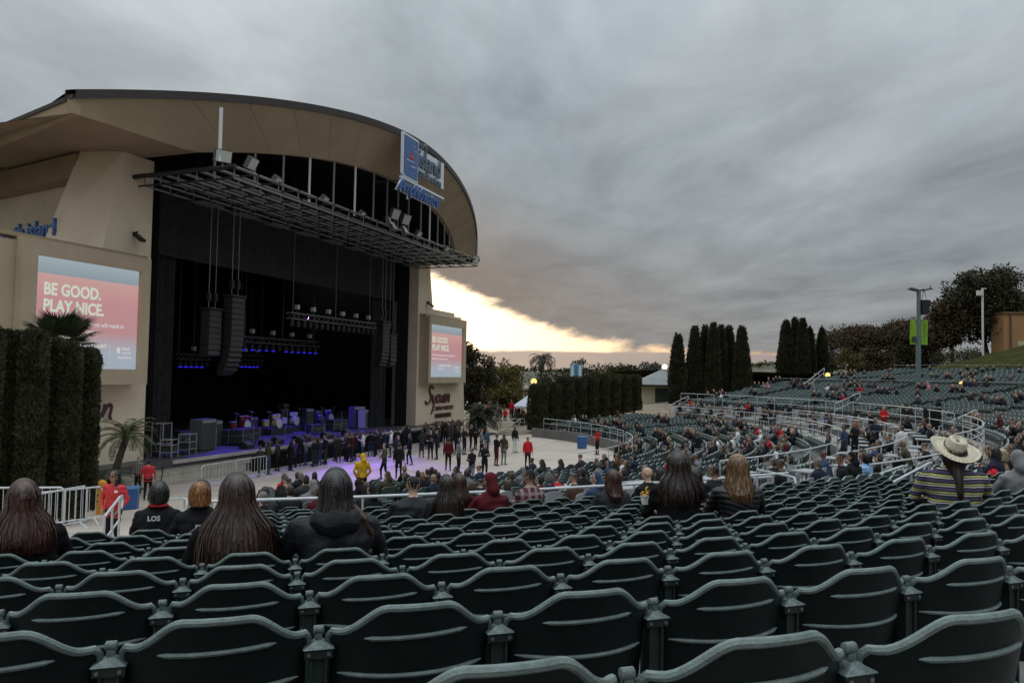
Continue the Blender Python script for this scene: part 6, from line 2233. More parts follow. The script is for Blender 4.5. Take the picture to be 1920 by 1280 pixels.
bt = 'trees beyond the bowl'
tree_px('broadleaf_tree', 'tall dark tree directly behind the far pier screen', 884, 648, 815, 80, 80, M_dkleaf, 201, clumps=85, per=80, leaf=0.34, trunk_h=0.25, group=bt)
tree_px('broadleaf_tree', 'round yellow green tree right of the dark tree on the plaza', 945, 682, 800, 92, 104, M_yleaf, 202, clumps=95, per=75, leaf=0.36, trunk_h=0.3, group=bt)
tree_px('broadleaf_tree', 'green tree behind the palm and left of the blue banner', 1045, 692, 800, 100, 122, M_oak, 203, clumps=80, per=70, leaf=0.42, trunk_h=0.2, group=bt)
tree_px('broadleaf_tree', 'small dark tree just behind the blue banner', 1082, 676, 790, 44, 126, M_dkleaf, 204, clumps=40, per=60, leaf=0.4, trunk_h=0.3, group=bt)
tree_px('broadleaf_tree', 'low tree right of the blue banner', 1122, 680, 790, 78, 130, M_oak, 205, clumps=70, per=60, leaf=0.42, trunk_h=0.2, group=bt)
tree_px('broadleaf_tree', 'spreading tree with feathery top above the hedge columns', 1172, 670, 790, 104, 128, M_oak, 206, clumps=80, per=60, leaf=0.42, trunk_h=0.25, kind='flat', group=bt)
tree_px('broadleaf_tree', 'tree above the roof of the cream kiosk', 1222, 682, 790, 66, 132, M_dkleaf, 207, clumps=60, per=60, leaf=0.42, trunk_h=0.2, group=bt)
tree_px('broadleaf_tree', 'low tree left of the lone cypress', 1250, 694, 790, 54, 134, M_oak, 208, clumps=50, per=60, leaf=0.42, trunk_h=0.2, group=bt)
tree_px('broadleaf_tree', 'huge dark tree with rounded top at the right', 1849, 503, 690, 138, 118, M_dkleaf, 210, clumps=190, per=130, leaf=0.46, trunk_h=0.28, group=bt)
tree_px('broadleaf_tree', 'dark tree standing against the left of the huge tree', 1784, 556, 692, 74, 119, M_brleaf, 211, clumps=100, per=120, leaf=0.44, trunk_h=0.3, group=bt)
tree_px('spreading_tree', 'wide flat crowned twiggy tree behind the upper tier, left part', 1608, 598, 700, 150, 124, M_brleaf, 212, clumps=170, per=62, leaf=0.40, trunk_h=0.12, kind='flat', bare=1.6, group=bt)
tree_px('spreading_tree', 'wide twiggy tree behind the light pole', 1708, 586, 700, 150, 121, M_brleaf, 213, clumps=170, per=50, leaf=0.38, trunk_h=0.12, kind='flat', bare=2.0, group=bt)
tree_px('spreading_tree', 'thin bare branched tree right of the light pole', 1752, 585, 695, 70, 126, M_brleaf, 216, clumps=70, per=30, leaf=0.30, trunk_h=0.25, bare=2.2, group=bt)
tree_px('shrub_tree', 'yellowish bush behind the upper tier', 1592, 655, 702, 46, 112, M_yleaf, 214, clumps=45, per=60, leaf=0.3, trunk_h=0.1, group=bt)
tree_px('shrub_tree', 'low dark bush right of the slim cypress', 1560, 660, 705, 44, 116, M_oak, 215, clumps=45, per=60, leaf=0.3, trunk_h=0.1, group=bt)
tree_px('shrub_tree', 'low bush at the foot of the huge tree', 1800, 655, 690, 90, 108, M_oak, 217, clumps=50, per=60, leaf=0.3, trunk_h=0.05, group=bt)
for i_, (px_, ty_, w_, m_, lb_) in enumerate(((1640, 652, 70, M_brleaf, 'brown bush below the wide twiggy tree, left of the pole'), (1686, 648, 64, M_oak, 'olive bush just left of the light pole foot'), (1735, 645, 60, M_brleaf, 'brown bush right of the light pole'), (1528, 668, 36, M_oak, 'small bush between the slim cypresses'))):
    tree_px('shrub_tree', lb_, px_, ty_, 704, w_, 117 + i_, m_, 230 + i_, clumps=60, per=80, leaf=0.36, trunk_h=0.05, group=bt)
tree_px('shrub_tree', 'rounded shrub at the ramp beside the hedge columns', 978, 772, 803, 36, 78, M_dkleaf, 218, clumps=40, per=60, leaf=0.2, trunk_h=0.05, group=bt)
# wooded crest on the distant hill
dw = np.random.default_rng(31)
k = 5200
X = dw.uniform(-60, 420, k)
cl = 3.2 * np.abs(np.sin(X * 0.23) * np.sin(X * 0.071 + 1)) + 1.5
Zb = 1.5 + 11.5 * np.exp(-((X - 240) / 62) ** 2) + 1.0 * np.sin(X * 0.043 + 1)
P = np.stack([X, dw.uniform(640, 690, k), Zb - 0.5 + cl * dw.random(k)], -1)
o = link('distant_wood', quad_mesh('distant_wood', leaf_quads(P, dw.normal(size=(k, 3)), 1.6, 2.4, dw).reshape(-1, 3), k, M_oak))
tag(o, 'thin wood along the crest of the distant hill', 'wood', kind='stuff')


# ------------------------------------------------------------------ palms
def fan_leaf(mb, base, d, up, size, rg, n=26):
    """stem plus a fan of pointed segments"""
    d, up = unit(np.asarray(d, float)), np.asarray(up, float)
    s = unit(np.cross(d, up)); u = np.cross(s, d)
    hub = base + d * size * 0.9
    mb.tube([base, base + d * size * 0.5 + u * 0.03, hub], [0.02, 0.016, 0.012], 5, mi=1, cap=False)
    for k in range(n):
        a = (k / (n - 1) - 0.5) * 2 * 2.05
        q = d * math.cos(a) + s * math.sin(a)
        ln = size * (0.95 - 0.12 * abs(a)) * rg.uniform(0.92, 1.08)
        w = size * 0.055
        t = np.cross(q, u)
        fold = u * 0.03 * size
        m1, tip = hub + q * ln * 0.55 + fold, hub + q * ln - u * 0.10 * ln
        mb.add([hub, m1 + t * w, tip, m1 - t * w], [(0, 1, 2, 3)])


def fan_palm(name, label, base, trunk, size, n, seed, m, leaning=(0, 0), low=-0.5):
    rg = np.random.default_rng(seed)
    e = empty(name, base, 0, label, 'palm')
    top = np.array([leaning[0], leaning[1], trunk])
    ts = np.linspace(0, 1, 12)
    pts = [np.array([leaning[0] * t ** 1.5, leaning[1] * t ** 1.5, trunk * t]) for t in ts]
    MB().tube(pts, [0.20 + 0.03 * (i % 2) - 0.05 * t for i, t in enumerate(ts)], 9).obj('trunk', M_bark, e, False)
    mb = MB()
    for k in range(n):
        az_ = k * 2.399 + rg.uniform(-0.2, 0.2)
        el_ = low + (1.25 - low) * ((k + 0.5) / n)
        d = np.array([math.cos(az_) * math.cos(el_), math.sin(az_) * math.cos(el_), math.sin(el_)])
        fan_leaf(mb, top + d * 0.08, d, np.array([-math.cos(az_) * math.sin(el_), -math.sin(az_) * math.sin(el_), math.cos(el_)]), size * rg.uniform(0.85, 1.1), rg)
    mb.obj('fronds', [m, mat('palm_stem', (0.09, 0.08, 0.03), 0.7)], e)
    return e


def feather_palm(name, label, base, trunk, flen, n, seed, m, leaning=(0, 0), droop=0.9, leafl=0.45, tr=0.16, leafw=0.035):
    rg = np.random.default_rng(seed)
    e = empty(name, base, 0, label, 'palm')
    ts = np.linspace(0, 1, 14)
    pts = [np.array([leaning[0] * t ** 1.4, leaning[1] * t ** 1.4, trunk * t]) for t in ts]
    MB().tube(pts, [tr * (1.1 - 0.3 * t) + 0.02 * (i % 2) for i, t in enumerate(ts)], 9).obj('trunk', M_bark, e)
    top = pts[-1]
    mb = MB()
    for k in range(n):
        az_ = k * 2.399 + rg.uniform(-0.25, 0.25)
        el0 = -0.2 + 1.5 * ((k + 0.5) / n)
        h = np.array([math.cos(az_), math.sin(az_), 0])
        p, ang, P = top.copy(), el0, []
        st = flen / 12
        for i in range(13):
            P.append(p.copy())
            p = p + (h * math.cos(ang) + np.array([0, 0, 1]) * math.sin(ang)) * st
            ang -= droop / 12 * (0.6 + i * 0.12)
        P = np.array(P)
        mb.tube(P, np.linspace(0.022, 0.005, 13), 4, mi=1, cap=False)
        s = np.array([-h[1], h[0], 0])
        Q = []
        for i in np.linspace(1.5, 11.8, 30):
            j = int(i); f = i - j
            c = P[j] * (1 - f) + P[min(12, j + 1)] * f
            t = unit(P[min(12, j + 1)] - P[j])
            ll = leafl * math.sin(PI * (0.12 + 0.8 * i / 12)) * rg.uniform(0.85, 1.1)
            for sg in (-1, 1):
                d = unit(s * sg * 0.9 + t * 0.55 + np.array([0, 0, -0.35 + 0.25 * rg.random()]))
                w = np.cross(d, t) * 0 + t * leafw
                Q.append((c - w * 0.3, c + d * ll * 0.5 + w * 0.5, c + d * ll, c + d * ll * 0.5 - w * 0.5))
        mb.quads(np.array(Q))
    mb.obj('fronds', [m, mat('palm_stem', (0.09, 0.08, 0.03), 0.7)], e)
    return e


M_palm = mat('fan_palm_leaf', (0.045, 0.060, 0.026), 0.55, var=0.35, scale=1.5, island=0.4, spec=0.35)
M_palm2 = mat('palm_leaf', (0.045, 0.062, 0.030), 0.6, var=0.35, scale=1.5, island=0.4, spec=0.3)
M_palmd = mat('dark_palm_leaf', (0.020, 0.026, 0.014), 0.6, var=0.35, scale=1.5, island=0.4, spec=0.3)
a = at(108, 640, 29.0)
fan_palm('fan_palm', 'fan palm rising behind the left hedge in front of the screen', (a[0], a[1], -5.2), a[2] + 5.0, 0.92, 30, 5, M_palm, (0, 0), -0.55)
a = at(238, 812, 34.0); b = at(208, 872, 34.0)
feather_palm('date_palm', 'small leaning palm between the left hedge and the stage', (b[0], b[1], floor_z(b[0], b[1])), a[2] - floor_z(b[0], b[1]) - 0.15, 1.6, 30, 6, M_palm2, (a[0] - b[0], 0.0), 1.5, 0.34)
a = at(196, 868, 31.0)
feather_palm('date_palm', 'low bushy palm behind the usher beside the hedge', (a[0], a[1], floor_z(a[0], a[1])), 0.9, 1.25, 22, 7, M_palm2, (0.1, 0), 1.6, 0.3)
a = at(906, 786, 71.0)
feather_palm('date_palm', 'dark bushy palm at the far corner of the stage', (a[0], a[1], -5.7), a[2] + 5.7 + 0.3, 2.2, 44, 8, M_palmd, (0.1, 0), 1.5, 0.55, 0.22, 0.06)
a = at(892, 806, 70.0)
feather_palm('date_palm', 'smaller dark palm beside the far stage corner', (a[0], a[1], -5.8), 1.2, 1.5, 24, 9, M_palmd, (0.2, 0), 1.6, 0.45, 0.2, 0.06)
a = at(1013, 676, 118.0)
feather_palm('queen_palm', 'slender palm with drooping crown against the sunset', (a[0], a[1], -5.6), a[2] + 5.6, 3.0, 19, 10, M_palmd, (0.3, 0), 2.3, 0.85, 0.2, 0.10)
a = at(1222, 690, 126.0)
feather_palm('queen_palm', 'palm crown above the hedge left of the kiosk roof', (a[0], a[1], -5.6), a[2] + 5.4, 3.0, 18, 11, M_palmd, (0.2, 0), 2.3, 0.85, 0.2, 0.10)

# ------------------------------------------------------------------ light poles
a = at(1722, 745, 62.0)
top_z = at(1724, 543, 62.0)[2]
lp = empty('light_pole', (a[0], a[1], -1.35), 0, 'tall grey green light pole with speaker and lime banners', 'light pole')
H = top_z + 1.35
M_pole = mat('pole_grey_green', (0.13, 0.17, 0.17), 0.5, 0.2, var=0.12, scale=2)
MB().tube([(0, 0, 0), (0.02, 0, H * 0.5), (0.06, 0, H)], [0.20, 0.18, 0.16], 12).obj('shaft', M_pole, lp, True)
MB().lathe([(0.32, 0), (0.32, 0.08), (0.22, 0.12)], 14).obj('base_plate', M_pole, lp)
for s, w in ((-1, 0.62), (1, 0.95)):
    hm_ = MB()
    hm_.bar((0.06, 0, H - 0.05), (0.06 + s * w * 0.5, 0, H + 0.02), 0.10)
    hm_.box(-0.36, 0.36, -0.3, 0.3, -0.07, 0.07, 0, Matrix.Translation((0.06 + s * w * 0.72, 0, H + 0.02)) @ Matrix.Rotation(-s * 0.22, 4, 'Y'), taper=0.75)
    hm_.obj('lamp_head', M_bsteel, lp)
MB().bar((0.9, 0, H + 0.0), (1.05, 0, H + 0.35), 0.05).obj('aerial', M_bsteel, lp)
MB().prism([(0.18, H - 1.75), (0.30, H - 2.05), (0.72, H - 2.0), (0.86, H - 0.85), (0.18, H - 0.85)], -0.3, 0.3, lambda x, z, d: (x, d, z)).obj('speaker_box', M_bsteel, lp)
MB().prism([(0.22, H - 1.70), (0.32, H - 1.97), (0.69, H - 1.93), (0.82, H - 0.90), (0.22, H - 0.90)], -0.315, -0.302, lambda x, z, d: (x, d, z)).obj('speaker_grille', mat('grille', (0.012, 0.012, 0.013), 0.8, bump=0.8, bscale=120), lp)
for dx_ in (0.3, 0.7): MB().tube([(dx_, 0, H - 0.86), (0.45 + 0.1 * dx_, 0, H - 0.05)], 0.02, 5).obj('hanger_chain', M_bsteel, lp)
M_lime = mat('lime_banner', (0.20, 0.36, 0.020), 0.7, var=0.2, scale=1.5, bump=0.3, bscale=4)
for x0, x1, nm in ((-0.66, -0.14, 'l'), (0.22, 0.78, 'r')):
    G = [[(x, 0.05 * math.sin(x * 5 + z * 2.2), z) for z in np.linspace(H - 4.45, H - 2.45, 8)] for x in np.linspace(x0, x1, 6)]
    MB().grid(G).obj('banner', M_lime, lp, True)
    for z in (H - 4.45, H - 2.45): MB().tube([(0.03, 0, z), (x0 if nm == 'l' else x1, 0, z)], 0.02, 6).obj('banner_arm', M_pole, lp)
MB().box(-0.52, -0.22, -0.09, -0.06, H - 4.22, H - 3.82).obj('banner_print', mat('print_dark', (0.02, 0.03, 0.05), 0.7), lp)
G = [[(0.48 + 0.05 * math.sin(z * 9) + dx_, -0.075, z) for dx_ in (-0.03, 0.03)] for z in np.linspace(H - 4.3, H - 2.7, 12)]
MB().grid(G).obj('banner_print', mat('print_green', (0.07, 0.15, 0.02), 0.7), lp)
a = at(1843, 662, 100.0); zt = at(1842, 540, 100.0)[2]
p2 = empty('light_pole', (a[0], a[1], a[2]), 0, 'thin pale pole with square lamp box before the huge tree', 'light pole')
MB().tube([(0, 0, -0.3), (0, 0, zt - a[2])], 0.13, 10).obj('shaft', M_wsteel, p2)
MB().box(-0.75, -0.05, -0.3, 0.1, zt - a[2] - 1.0, zt - a[2] - 0.35).obj('lamp_box', M_wsteel, p2)
MB().bar((-0.1, 0, zt - a[2] - 0.1), (0.5, 0, zt - a[2] - 0.05), 0.12).obj('cross_arm', M_wsteel, p2)

# ------------------------------------------------------------------ buildings and small structures beyond
M_cream = mat('cream_wall', (0.46, 0.43, 0.29), 0.85, var=0.08, scale=0.5)
M_groof = mat('grey_roof', (0.19, 0.20, 0.19), 0.7, var=0.12, scale=1.5)
a, b = at(1203, 757, 98.0), at(1330, 757, 98.0)
kx0, kx1, kz = a[0] - 0.4, a[0] + 8.2, -3.9
kb = empty('kiosk', (a[0] + 4, 98, kz), 0, 'cream kiosk with grey hipped roof behind the lone cypress', 'building')
W(MB().box(kx0 + 0.5, kx1 - 0.5, 98, 103, kz - 2, kz + 2.85).obj('wall', M_cream), kb)
zr, zt = kz + 2.8, kz + 4.75
W(MB().add([(kx0 - 0.3, 97.2, zr), (kx1 + 0.3, 97.2, zr), (kx1 + 0.3, 103.8, zr), (kx0 - 0.3, 103.8, zr), (kx0 + 3.3, 100.5, zt), (kx1 - 3.3, 100.5, zt)], [(0, 1, 5, 4), (1, 2, 5), (2, 3, 4, 5), (3, 0, 4), (3, 2, 1, 0)]).obj('roof', M_groof), kb)
W(MB().box(kx0 - 0.34, kx1 + 0.34, 97.1, 97.25, zr - 0.22, zr + 0.02).obj('gutter', M_bsteel), kb)
W(MB().box(kx0 + 2.1, kx1 - 0.9, 97.9, 98.0, kz + 0.55, kz + 2.35).obj('shutter', mat('dark_green_shutter', (0.02, 0.035, 0.028), 0.6)), kb)
W(MB().bar((kx0 + 3.3, 100.45, zt + 0.04), (kx1 - 3.3, 100.45, zt + 0.04), 0.16).obj('ridge', M_wsteel), kb)
for y_, h_ in ((704, 0), (724, 1)): pass
a = at(1422, 724, 118.0); b = at(1462, 702, 118.0)
gc = empty('green_container', (a[0], 118, a[2]), 0, 'dark green container between the cypress clumps', 'container')
W(MB().box(a[0], b[0], 118, 121, a[2] - 2, b[2]).obj('body', mat('container_green', (0.022, 0.065, 0.042), 0.6, var=0.1)), gc)
for k in range(9): W(MB().box(a[0] + 0.1 + k * (b[0] - a[0]) / 9, a[0] + 0.16 + k * (b[0] - a[0]) / 9, 117.94, 118, a[2] - 2, b[2]).obj('rib', mat('container_green2', (0.018, 0.055, 0.036), 0.6)), gc)
a = at(1408, 726, 119.0); b = at(1421, 701, 119.0)
ws = empty('white_tent', (a[0], 119, a[2]), 0, 'pale tent beside the green container', 'tent')
W(MB().box(a[0] - 0.6, b[0] - 0.05, 119, 121, a[2] - 2, b[2] - 0.4).obj('side', CLOTH['white']), ws)
W(MB().add([(a[0] - 0.8, 118.8, b[2] - 0.4), (b[0] + 0.1, 118.8, b[2] - 0.4), (b[0] + 0.1, 121.2, b[2] - 0.4), (a[0] - 0.8, 121.2, b[2] - 0.4), ((a[0] + b[0]) / 2, 120, b[2] + 0.2)], [(0, 1, 4), (1, 2, 4), (2, 3, 4), (3, 0, 4)]).obj('top', M_white), ws)
# brown building on the hill
a, b = at(1858, 640, 112.0), at(1990, 590, 112.0)
bb = empty('hill_building', (a[0], 112, a[2]), 0, 'orange brown flat roofed building on the hill at right', 'building')
M_brown = mat('orange_brown_wall', (0.36, 0.19, 0.085), 0.9, var=0.1, scale=0.6, bump=0.2)
a = a + np.array([1.9, 0, 0])
W(MB().box(a[0], a[0] + 16, 112, 115, a[2] - 2.5, b[2]).obj('wall', M_brown), bb)
W(MB().box(a[0] - 0.15, a[0] + 16.1, 111.8, 115.1, b[2] + 0.003, b[2] + 0.3).obj('parapet', mat('dark_parapet', (0.14, 0.085, 0.045), 0.8)), bb)
for k in range(4): W(MB().box(a[0] + 0.8 + k * 2.6, a[0] + 1.1 + k * 2.6, 111.86, 112, a[2] - 2.4, b[2]).obj('pilaster', mat('dark_brown_trim', (0.12, 0.07, 0.04), 0.8)), bb)
W(MB().box(a[0] + 2.0, a[0] + 3.0, 111.9, 112, a[2] - 2.0, a[2] + 0.1).obj('door', M_cream), bb)
# canopy tent on the plaza
a = at(988, 762, 92.0)
ct = empty('canopy_tent', (a[0], 92, -5.55), 0, 'pale grey pop-up canopy tent left of the hedge columns', 'tent')
zt = at(995, 742, 92.0)[2]; ze = at(970, 760, 92.0)[2]
for i, j in ((-1.5, -1.5), (1.5, -1.5), (1.5, 1.5), (-1.5, 1.5)): W(MB().tube([(a[0] + i, 92 + j, -5.55), (a[0] + i, 92 + j, ze)], 0.03, 6).obj('leg', M_wsteel), ct)
W(MB().add([(a[0] - 1.55, 90.45, ze), (a[0] + 1.55, 90.45, ze), (a[0] + 1.55, 93.55, ze), (a[0] - 1.55, 93.55, ze), (a[0], 92, zt)], [(0, 1, 4), (1, 2, 4), (2, 3, 4), (3, 0, 4)]).obj('roof_cloth', mat('tent_cloth', (0.42, 0.44, 0.50), 0.7)), ct)
W(MB().box(a[0] - 1.56, a[0] + 1.56, 90.44, 90.46, ze - 0.25, ze).obj('valance', mat('tent_cloth', (0.42, 0.44, 0.50), 0.7)), ct)
# blue banner tower
a = at(1081, 695, 112.0)
bn = empty('banner_tower', (a[0], 112, -5.55), 0, 'blue and white banner tower among the far trees', 'banner')
W(MB().box(a[0] - 0.9, a[0] + 0.85, 112, 112.8, a[2] - 1.1, a[2] + 1.0).obj('sign_panel', mat('banner_blue', (0.12, 0.28, 0.42), 0.6)), bn)
for k in range(3): W(MB().box(a[0] - 0.78 + k * 0.55, a[0] - 0.42 + k * 0.55, 111.96, 112, a[2] - 1.0, a[2] + 0.8).obj('sign_stripe', CLOTH['white'] if k != 1 else mat('banner_blue2', (0.05, 0.16, 0.30), 0.6)), bn)
for sx in (-0.6, 0.6): W(MB().tube([(a[0] + sx, 112.4, -5.6), (a[0] + sx, 112.4, a[2] - 1.1)], 0.07, 6).obj('leg', M_steel), bn)
# concession building with lit windows behind the plaza
a = at(972, 745, 120.0)
cs = empty('concession_building', (a[0], 120, -5.6), 0, 'low concession building with lit windows behind the plaza crowd', 'building')
W(MB().box(a[0] - 5, a[0] + 6, 120, 124, -5.6, a[2] + 1.2).obj('wall', M_cream), cs)
W(MB().box(a[0] - 5.3, a[0] + 6.3, 119.4, 124.2, a[2] + 1.2, a[2] + 1.5).obj('roof', M_groof), cs)
M_lit = emit_mat('lit_window', (1.0, 0.86, 0.5), 1.3)
for k in range(6):
    w_ = W(MB().box(a[0] - 2.6 + k * 0.85, a[0] - 2.0 + k * 0.85, 119.93, 120, a[2] - 0.85, a[2] + 0.25).obj('window', M_lit), cs)
W(MB().box(a[0] - 3, a[0] + 2.6, 119.2, 120, a[2] - 1.15, a[2] - 0.95).obj('counter', mat('counter_red', (0.20, 0.04, 0.03), 0.6)), cs)
# lit globe lamps seen among the trees; the second globe stands in for sun glow
for px, py, Y, r_, lab in ((1246, 688, 112, 0.42, 'bright white floodlight left of the lone cypress'), (1290, 668, 118, 0.35, 'glowing ball standing in for sun glow between lone cypress and clump'), (1461, 699, 108, 0.24, 'yellow lamp right of the green container'), (1428, 701, 116, 0.18, 'small white lamp above the green container'), (1552, 703, 88, 0.30, 'yellow lamp at the left end of the upper tier'), (1803, 718, 66, 0.20, 'yellow lamp on the walkway right of the light pole'), (1001, 715, 118, 0.5, 'yellow lit lamp behind the hedge columns')):
    a = at(px, py, Y)
    e = empty('lamp_or_sun_glow', (a[0], a[1], a[2] - 2.0), 0, lab, 'lamp')
    MB().lathe([(0.02, -r_), (r_ * 0.7, -r_ * 0.7), (r_, 0), (r_ * 0.7, r_ * 0.7), (0.02, r_)], 12, c=(0, 0, 2.0)).obj('globe', emit_mat('lamp_white' if 'white' in lab else 'lamp_yellow', (1.0, 0.95, 0.8) if 'white' in lab else (1.0, 0.72, 0.25), 2.2 if 'white' in lab else 1.3), e, True)
    MB().tube([(0, 0, -2.5), (0, 0, 2.0 - r_ * 0.9)], 0.06, 6).obj('pole', M_bsteel, e)
# ramp walls and bench block at the far stage corner
rm = MB()
for k in range(4): rm.box(at(925, 0, 72)[0] + 0.3 * k, at(960, 0, 72)[0] + 0.6, 71.2 + 0.35 * k, 71.6 + 0.35 * k, -6.4, -5.95 + 0.13 * k)
o = rm.obj('plaza_steps', M_conc); tag(o, kind='structure')
railing('thin rail along the ramp at the foot of the far pier', [SF(31.5 + k * 1.4, 1.8, -5.9 + 0.10 * k) for k in range(8)], 1.0, (1.0, 0.5), 1, m=M_bsteel, rad=0.024)
railing('pale rail on the plaza edge left of the hedge columns', [(at(930 + 11 * k, 700, 77)[0], 77, -5.55) for k in range(6)], 1.05, (1.0, 0.66, 0.33), 1)
# orange post and blue bin by the usher
a = at(192, 905, 29.0)
e = empty('orange_post', (a[0], a[1], floor_z(a[0], a[1])), 0, 'orange capped post between hedge and usher', 'post')
MB().box(-0.19, 0.19, -0.1, 0.1, 0, 1.05).obj('panel', mat('orange_plastic', (0.62, 0.26, 0.02), 0.5), e)
MB().lathe([(0.17, 1.05), (0.15, 1.2), (0.05, 1.28)], 12).obj('cap', mat('orange_plastic', (0.62, 0.26, 0.02), 0.5), e)
a = at(246, 935, 30.0)
e = empty('recycling_bin', (a[0], a[1], floor_z(a[0], a[1])), 0.3, 'blue recycling bin right of the usher', 'bin')
MB().box(-0.24, 0.24, -0.24, 0.24, 0.02, 0.80, taper=1.12).obj('body', mat('bin_blue', (0.03, 0.10, 0.28), 0.5), e)
MB().box(-0.29, 0.29, -0.29, 0.29, 0.802, 0.87, taper=0.9).obj('lid', mat('bin_lid', (0.07, 0.18, 0.36), 0.5), e)
a = at(1091, 848, 54.0)
e = empty('recycling_bin', (a[0], a[1], floor_z(a[0], a[1])), 0.3, 'blue bin at the pit wall steps', 'bin')
MB().box(-0.26, 0.26, -0.22, 0.22, 0.02, 0.80, taper=1.1).obj('body', mat('bin_blue', (0.03, 0.10, 0.28), 0.5), e)
MB().box(-0.31, 0.31, -0.26, 0.26, 0.802, 0.87, taper=0.9).obj('lid', mat('bin_lid', (0.07, 0.18, 0.36), 0.5), e)
a = at(1748, 812, 42.0)
e = empty('loudspeaker_stand', (a[0], a[1], -3.18), 0.2, 'tall black draped stand in front of the tan retaining wall', 'stand')
MB().box(-0.36, 0.36, -0.3, 0.3, 0, 1.55, taper=0.88).obj('drape', CLOTH['black'], e)
MB().box(-0.33, 0.33, -0.27, 0.27, 1.552, 1.72).obj('top_box', M_bsteel, e)

# ------------------------------------------------------------------ stage rig: line arrays, trusses, lights
def line_array(label, px, ty, by, n, w, p, curve=0.5, pin=4.6):
    s, zt = onp(px, ty, p); _, zb = onp(px, by, p)
    e = empty('line_array', SF(s, p, zb), STAGE_ROT, label, 'speaker', 'hanging speaker columns')
    h = (zt - zb) / n
    x = 0.0; ang = 0.0; pos = np.array([0.0, 0.0, zt - zb])
    for k in range(n):
        M = Matrix.Translation(pos) @ Matrix.Rotation(-ang, 4, 'X')
        c = MB(); c.box(-w / 2, w / 2, -0.28, 0.28, -h * 0.97, -h * 0.03, 0, M)
        cb = c.obj('cabinet', M_bsteel, e)
        MB().box(-w / 2 + 0.03, w / 2 - 0.03, -0.295, -0.283, -h * 0.9, -h * 0.1, 0, M).obj('grille', mat('array_grille', (0.030, 0.030, 0.031), 0.7, bump=0.8, bscale=90), cb)
        pos = pos + np.array([0, -math.sin(ang) * -h, -math.cos(ang) * h])
        ang += curve * (k / n) ** 2 / n * 3
    MB().box(-w / 2 - 0.05, w / 2 + 0.05, -0.35, 0.35, zt - zb + 0.03, zt - zb + 0.13).obj('fly_bar', M_bsteel, e)
    for sx in (-0.25, 0.25):
        MB().box(sx - 0.09, sx + 0.09, -0.09, 0.09, zt - zb + 0.5, zt - zb + 0.95).obj('hoist', M_bsteel, e)
        MB().tube([(sx, 0, zt - zb + 0.1), (sx, 0, zt - zb + 6.2)], 0.02, 5).obj('chain', M_steel, e)


line_array('outer hanging speaker column at the near side of the stage', 397, 582, 668, 8, 0.95, 1.2, 0.3)
line_array('longest curved hanging speaker column at the near side of the stage', 440, 558, 703, 14, 1.05, 1.6, 0.8)
line_array('hanging speaker column at the far side of the stage', 719, 605, 690, 12, 1.1, 1.2, 0.7)
line_array('short hanging speaker column nearest the far pier', 733, 628, 688, 7, 1.0, 1.0, 0.9)

M_bulb = emit_mat('lamp_blue', (0.03, 0.02, 0.75), 1.0)
M_mover = mat('mover_white', (0.45, 0.45, 0.47), 0.5)


def truss(label, s0, s1, p, z, n_top, n_bot, lit, hang=True, w=0.4):
    e = empty('lighting_truss', SF(s0, p, z), STAGE_ROT, label, 'truss', 'lighting trusses over the stage')
    ln = s1 - s0
    for y, zz_ in ((-w / 2, 0), (w / 2, 0), (-w / 2, w), (w / 2, w)):
        MB().tube([(0, y, zz_), (ln, y, zz_)], 0.030, 6).obj('chord', M_steel, e)
    mb = MB()
    k = int(ln / 0.6)
    for i in range(k):
        x0, x1 = ln * i / k, ln * (i + 1) / k
        for y in (-w / 2, w / 2): mb.bar((x0, y, 0 if i % 2 else w), (x1, y, w if i % 2 else 0), 0.022)
        mb.bar((x0, -w / 2, 0), (x1, w / 2, 0), 0.02)
    mb.obj('lacing', M_steel, e)
    for i in range(n_top):
        x = ln * (i + 0.5) / n_top
        b_ = MB(); b_.box(x - 0.13, x + 0.13, -0.13, 0.13, w + 0.28, w + 0.58); b_.obj('moving_head', M_mover, e)
        MB().bar((x, 0, w), (x, 0, w + 0.3), 0.12).obj('yoke', M_bsteel, e)
    for i in range(n_bot):
        x = ln * (i + 0.5) / n_bot
        f_ = MB().lathe([(0.10, -0.02), (0.17, -0.16), (0.19, -0.42), (0.15, -0.5)], 10, c=(x, 0, -0.05)).obj('lamp_can', M_bsteel, e, True)
        if lit and i % 7 != 5:
            o = MB().lathe([(0.02, 0.05), (0.12, 0.03), (0.155, -0.02), (0.12, -0.05), (0.02, -0.06)], 10, c=(x, -0.06, -0.53)).obj('lens', M_bulb, f_, True)
    if hang:
        for q in (0.04, 0.5, 0.93): MB().tube([(ln * q, 0, w), (ln * q, 0, 9.3 - z)], 0.022, 5).obj('chain', M_steel, e)
    return e


s0, z0 = onp(541, 588, -1.2); s1, _ = onp(702, 600, -1.2)
truss('front lighting truss with pale moving lamps above', s0, s1, -1.2, z0 - 0.3, 6, 16, False)
s0, z0 = onp(452, 634, -6.0); s1, _ = onp(596, 645, -6.0)
truss('middle lighting truss with row of blue lamps', s0, s1, -6.0, z0 - 0.25, 4, 12, True)
s0, z0 = onp(332, 668, -11); s1, _ = onp(392, 665, -11)
truss('rear left lighting truss with blue lamps', s0, s1, -11, z0 - 0.2, 1, 6, True)
s0, z0 = onp(448, 670, -11); s1, _ = onp(492, 670, -11)
truss('rear middle lighting truss with blue lamps', s0, s1, -11, z0 - 0.2, 2, 6, True)


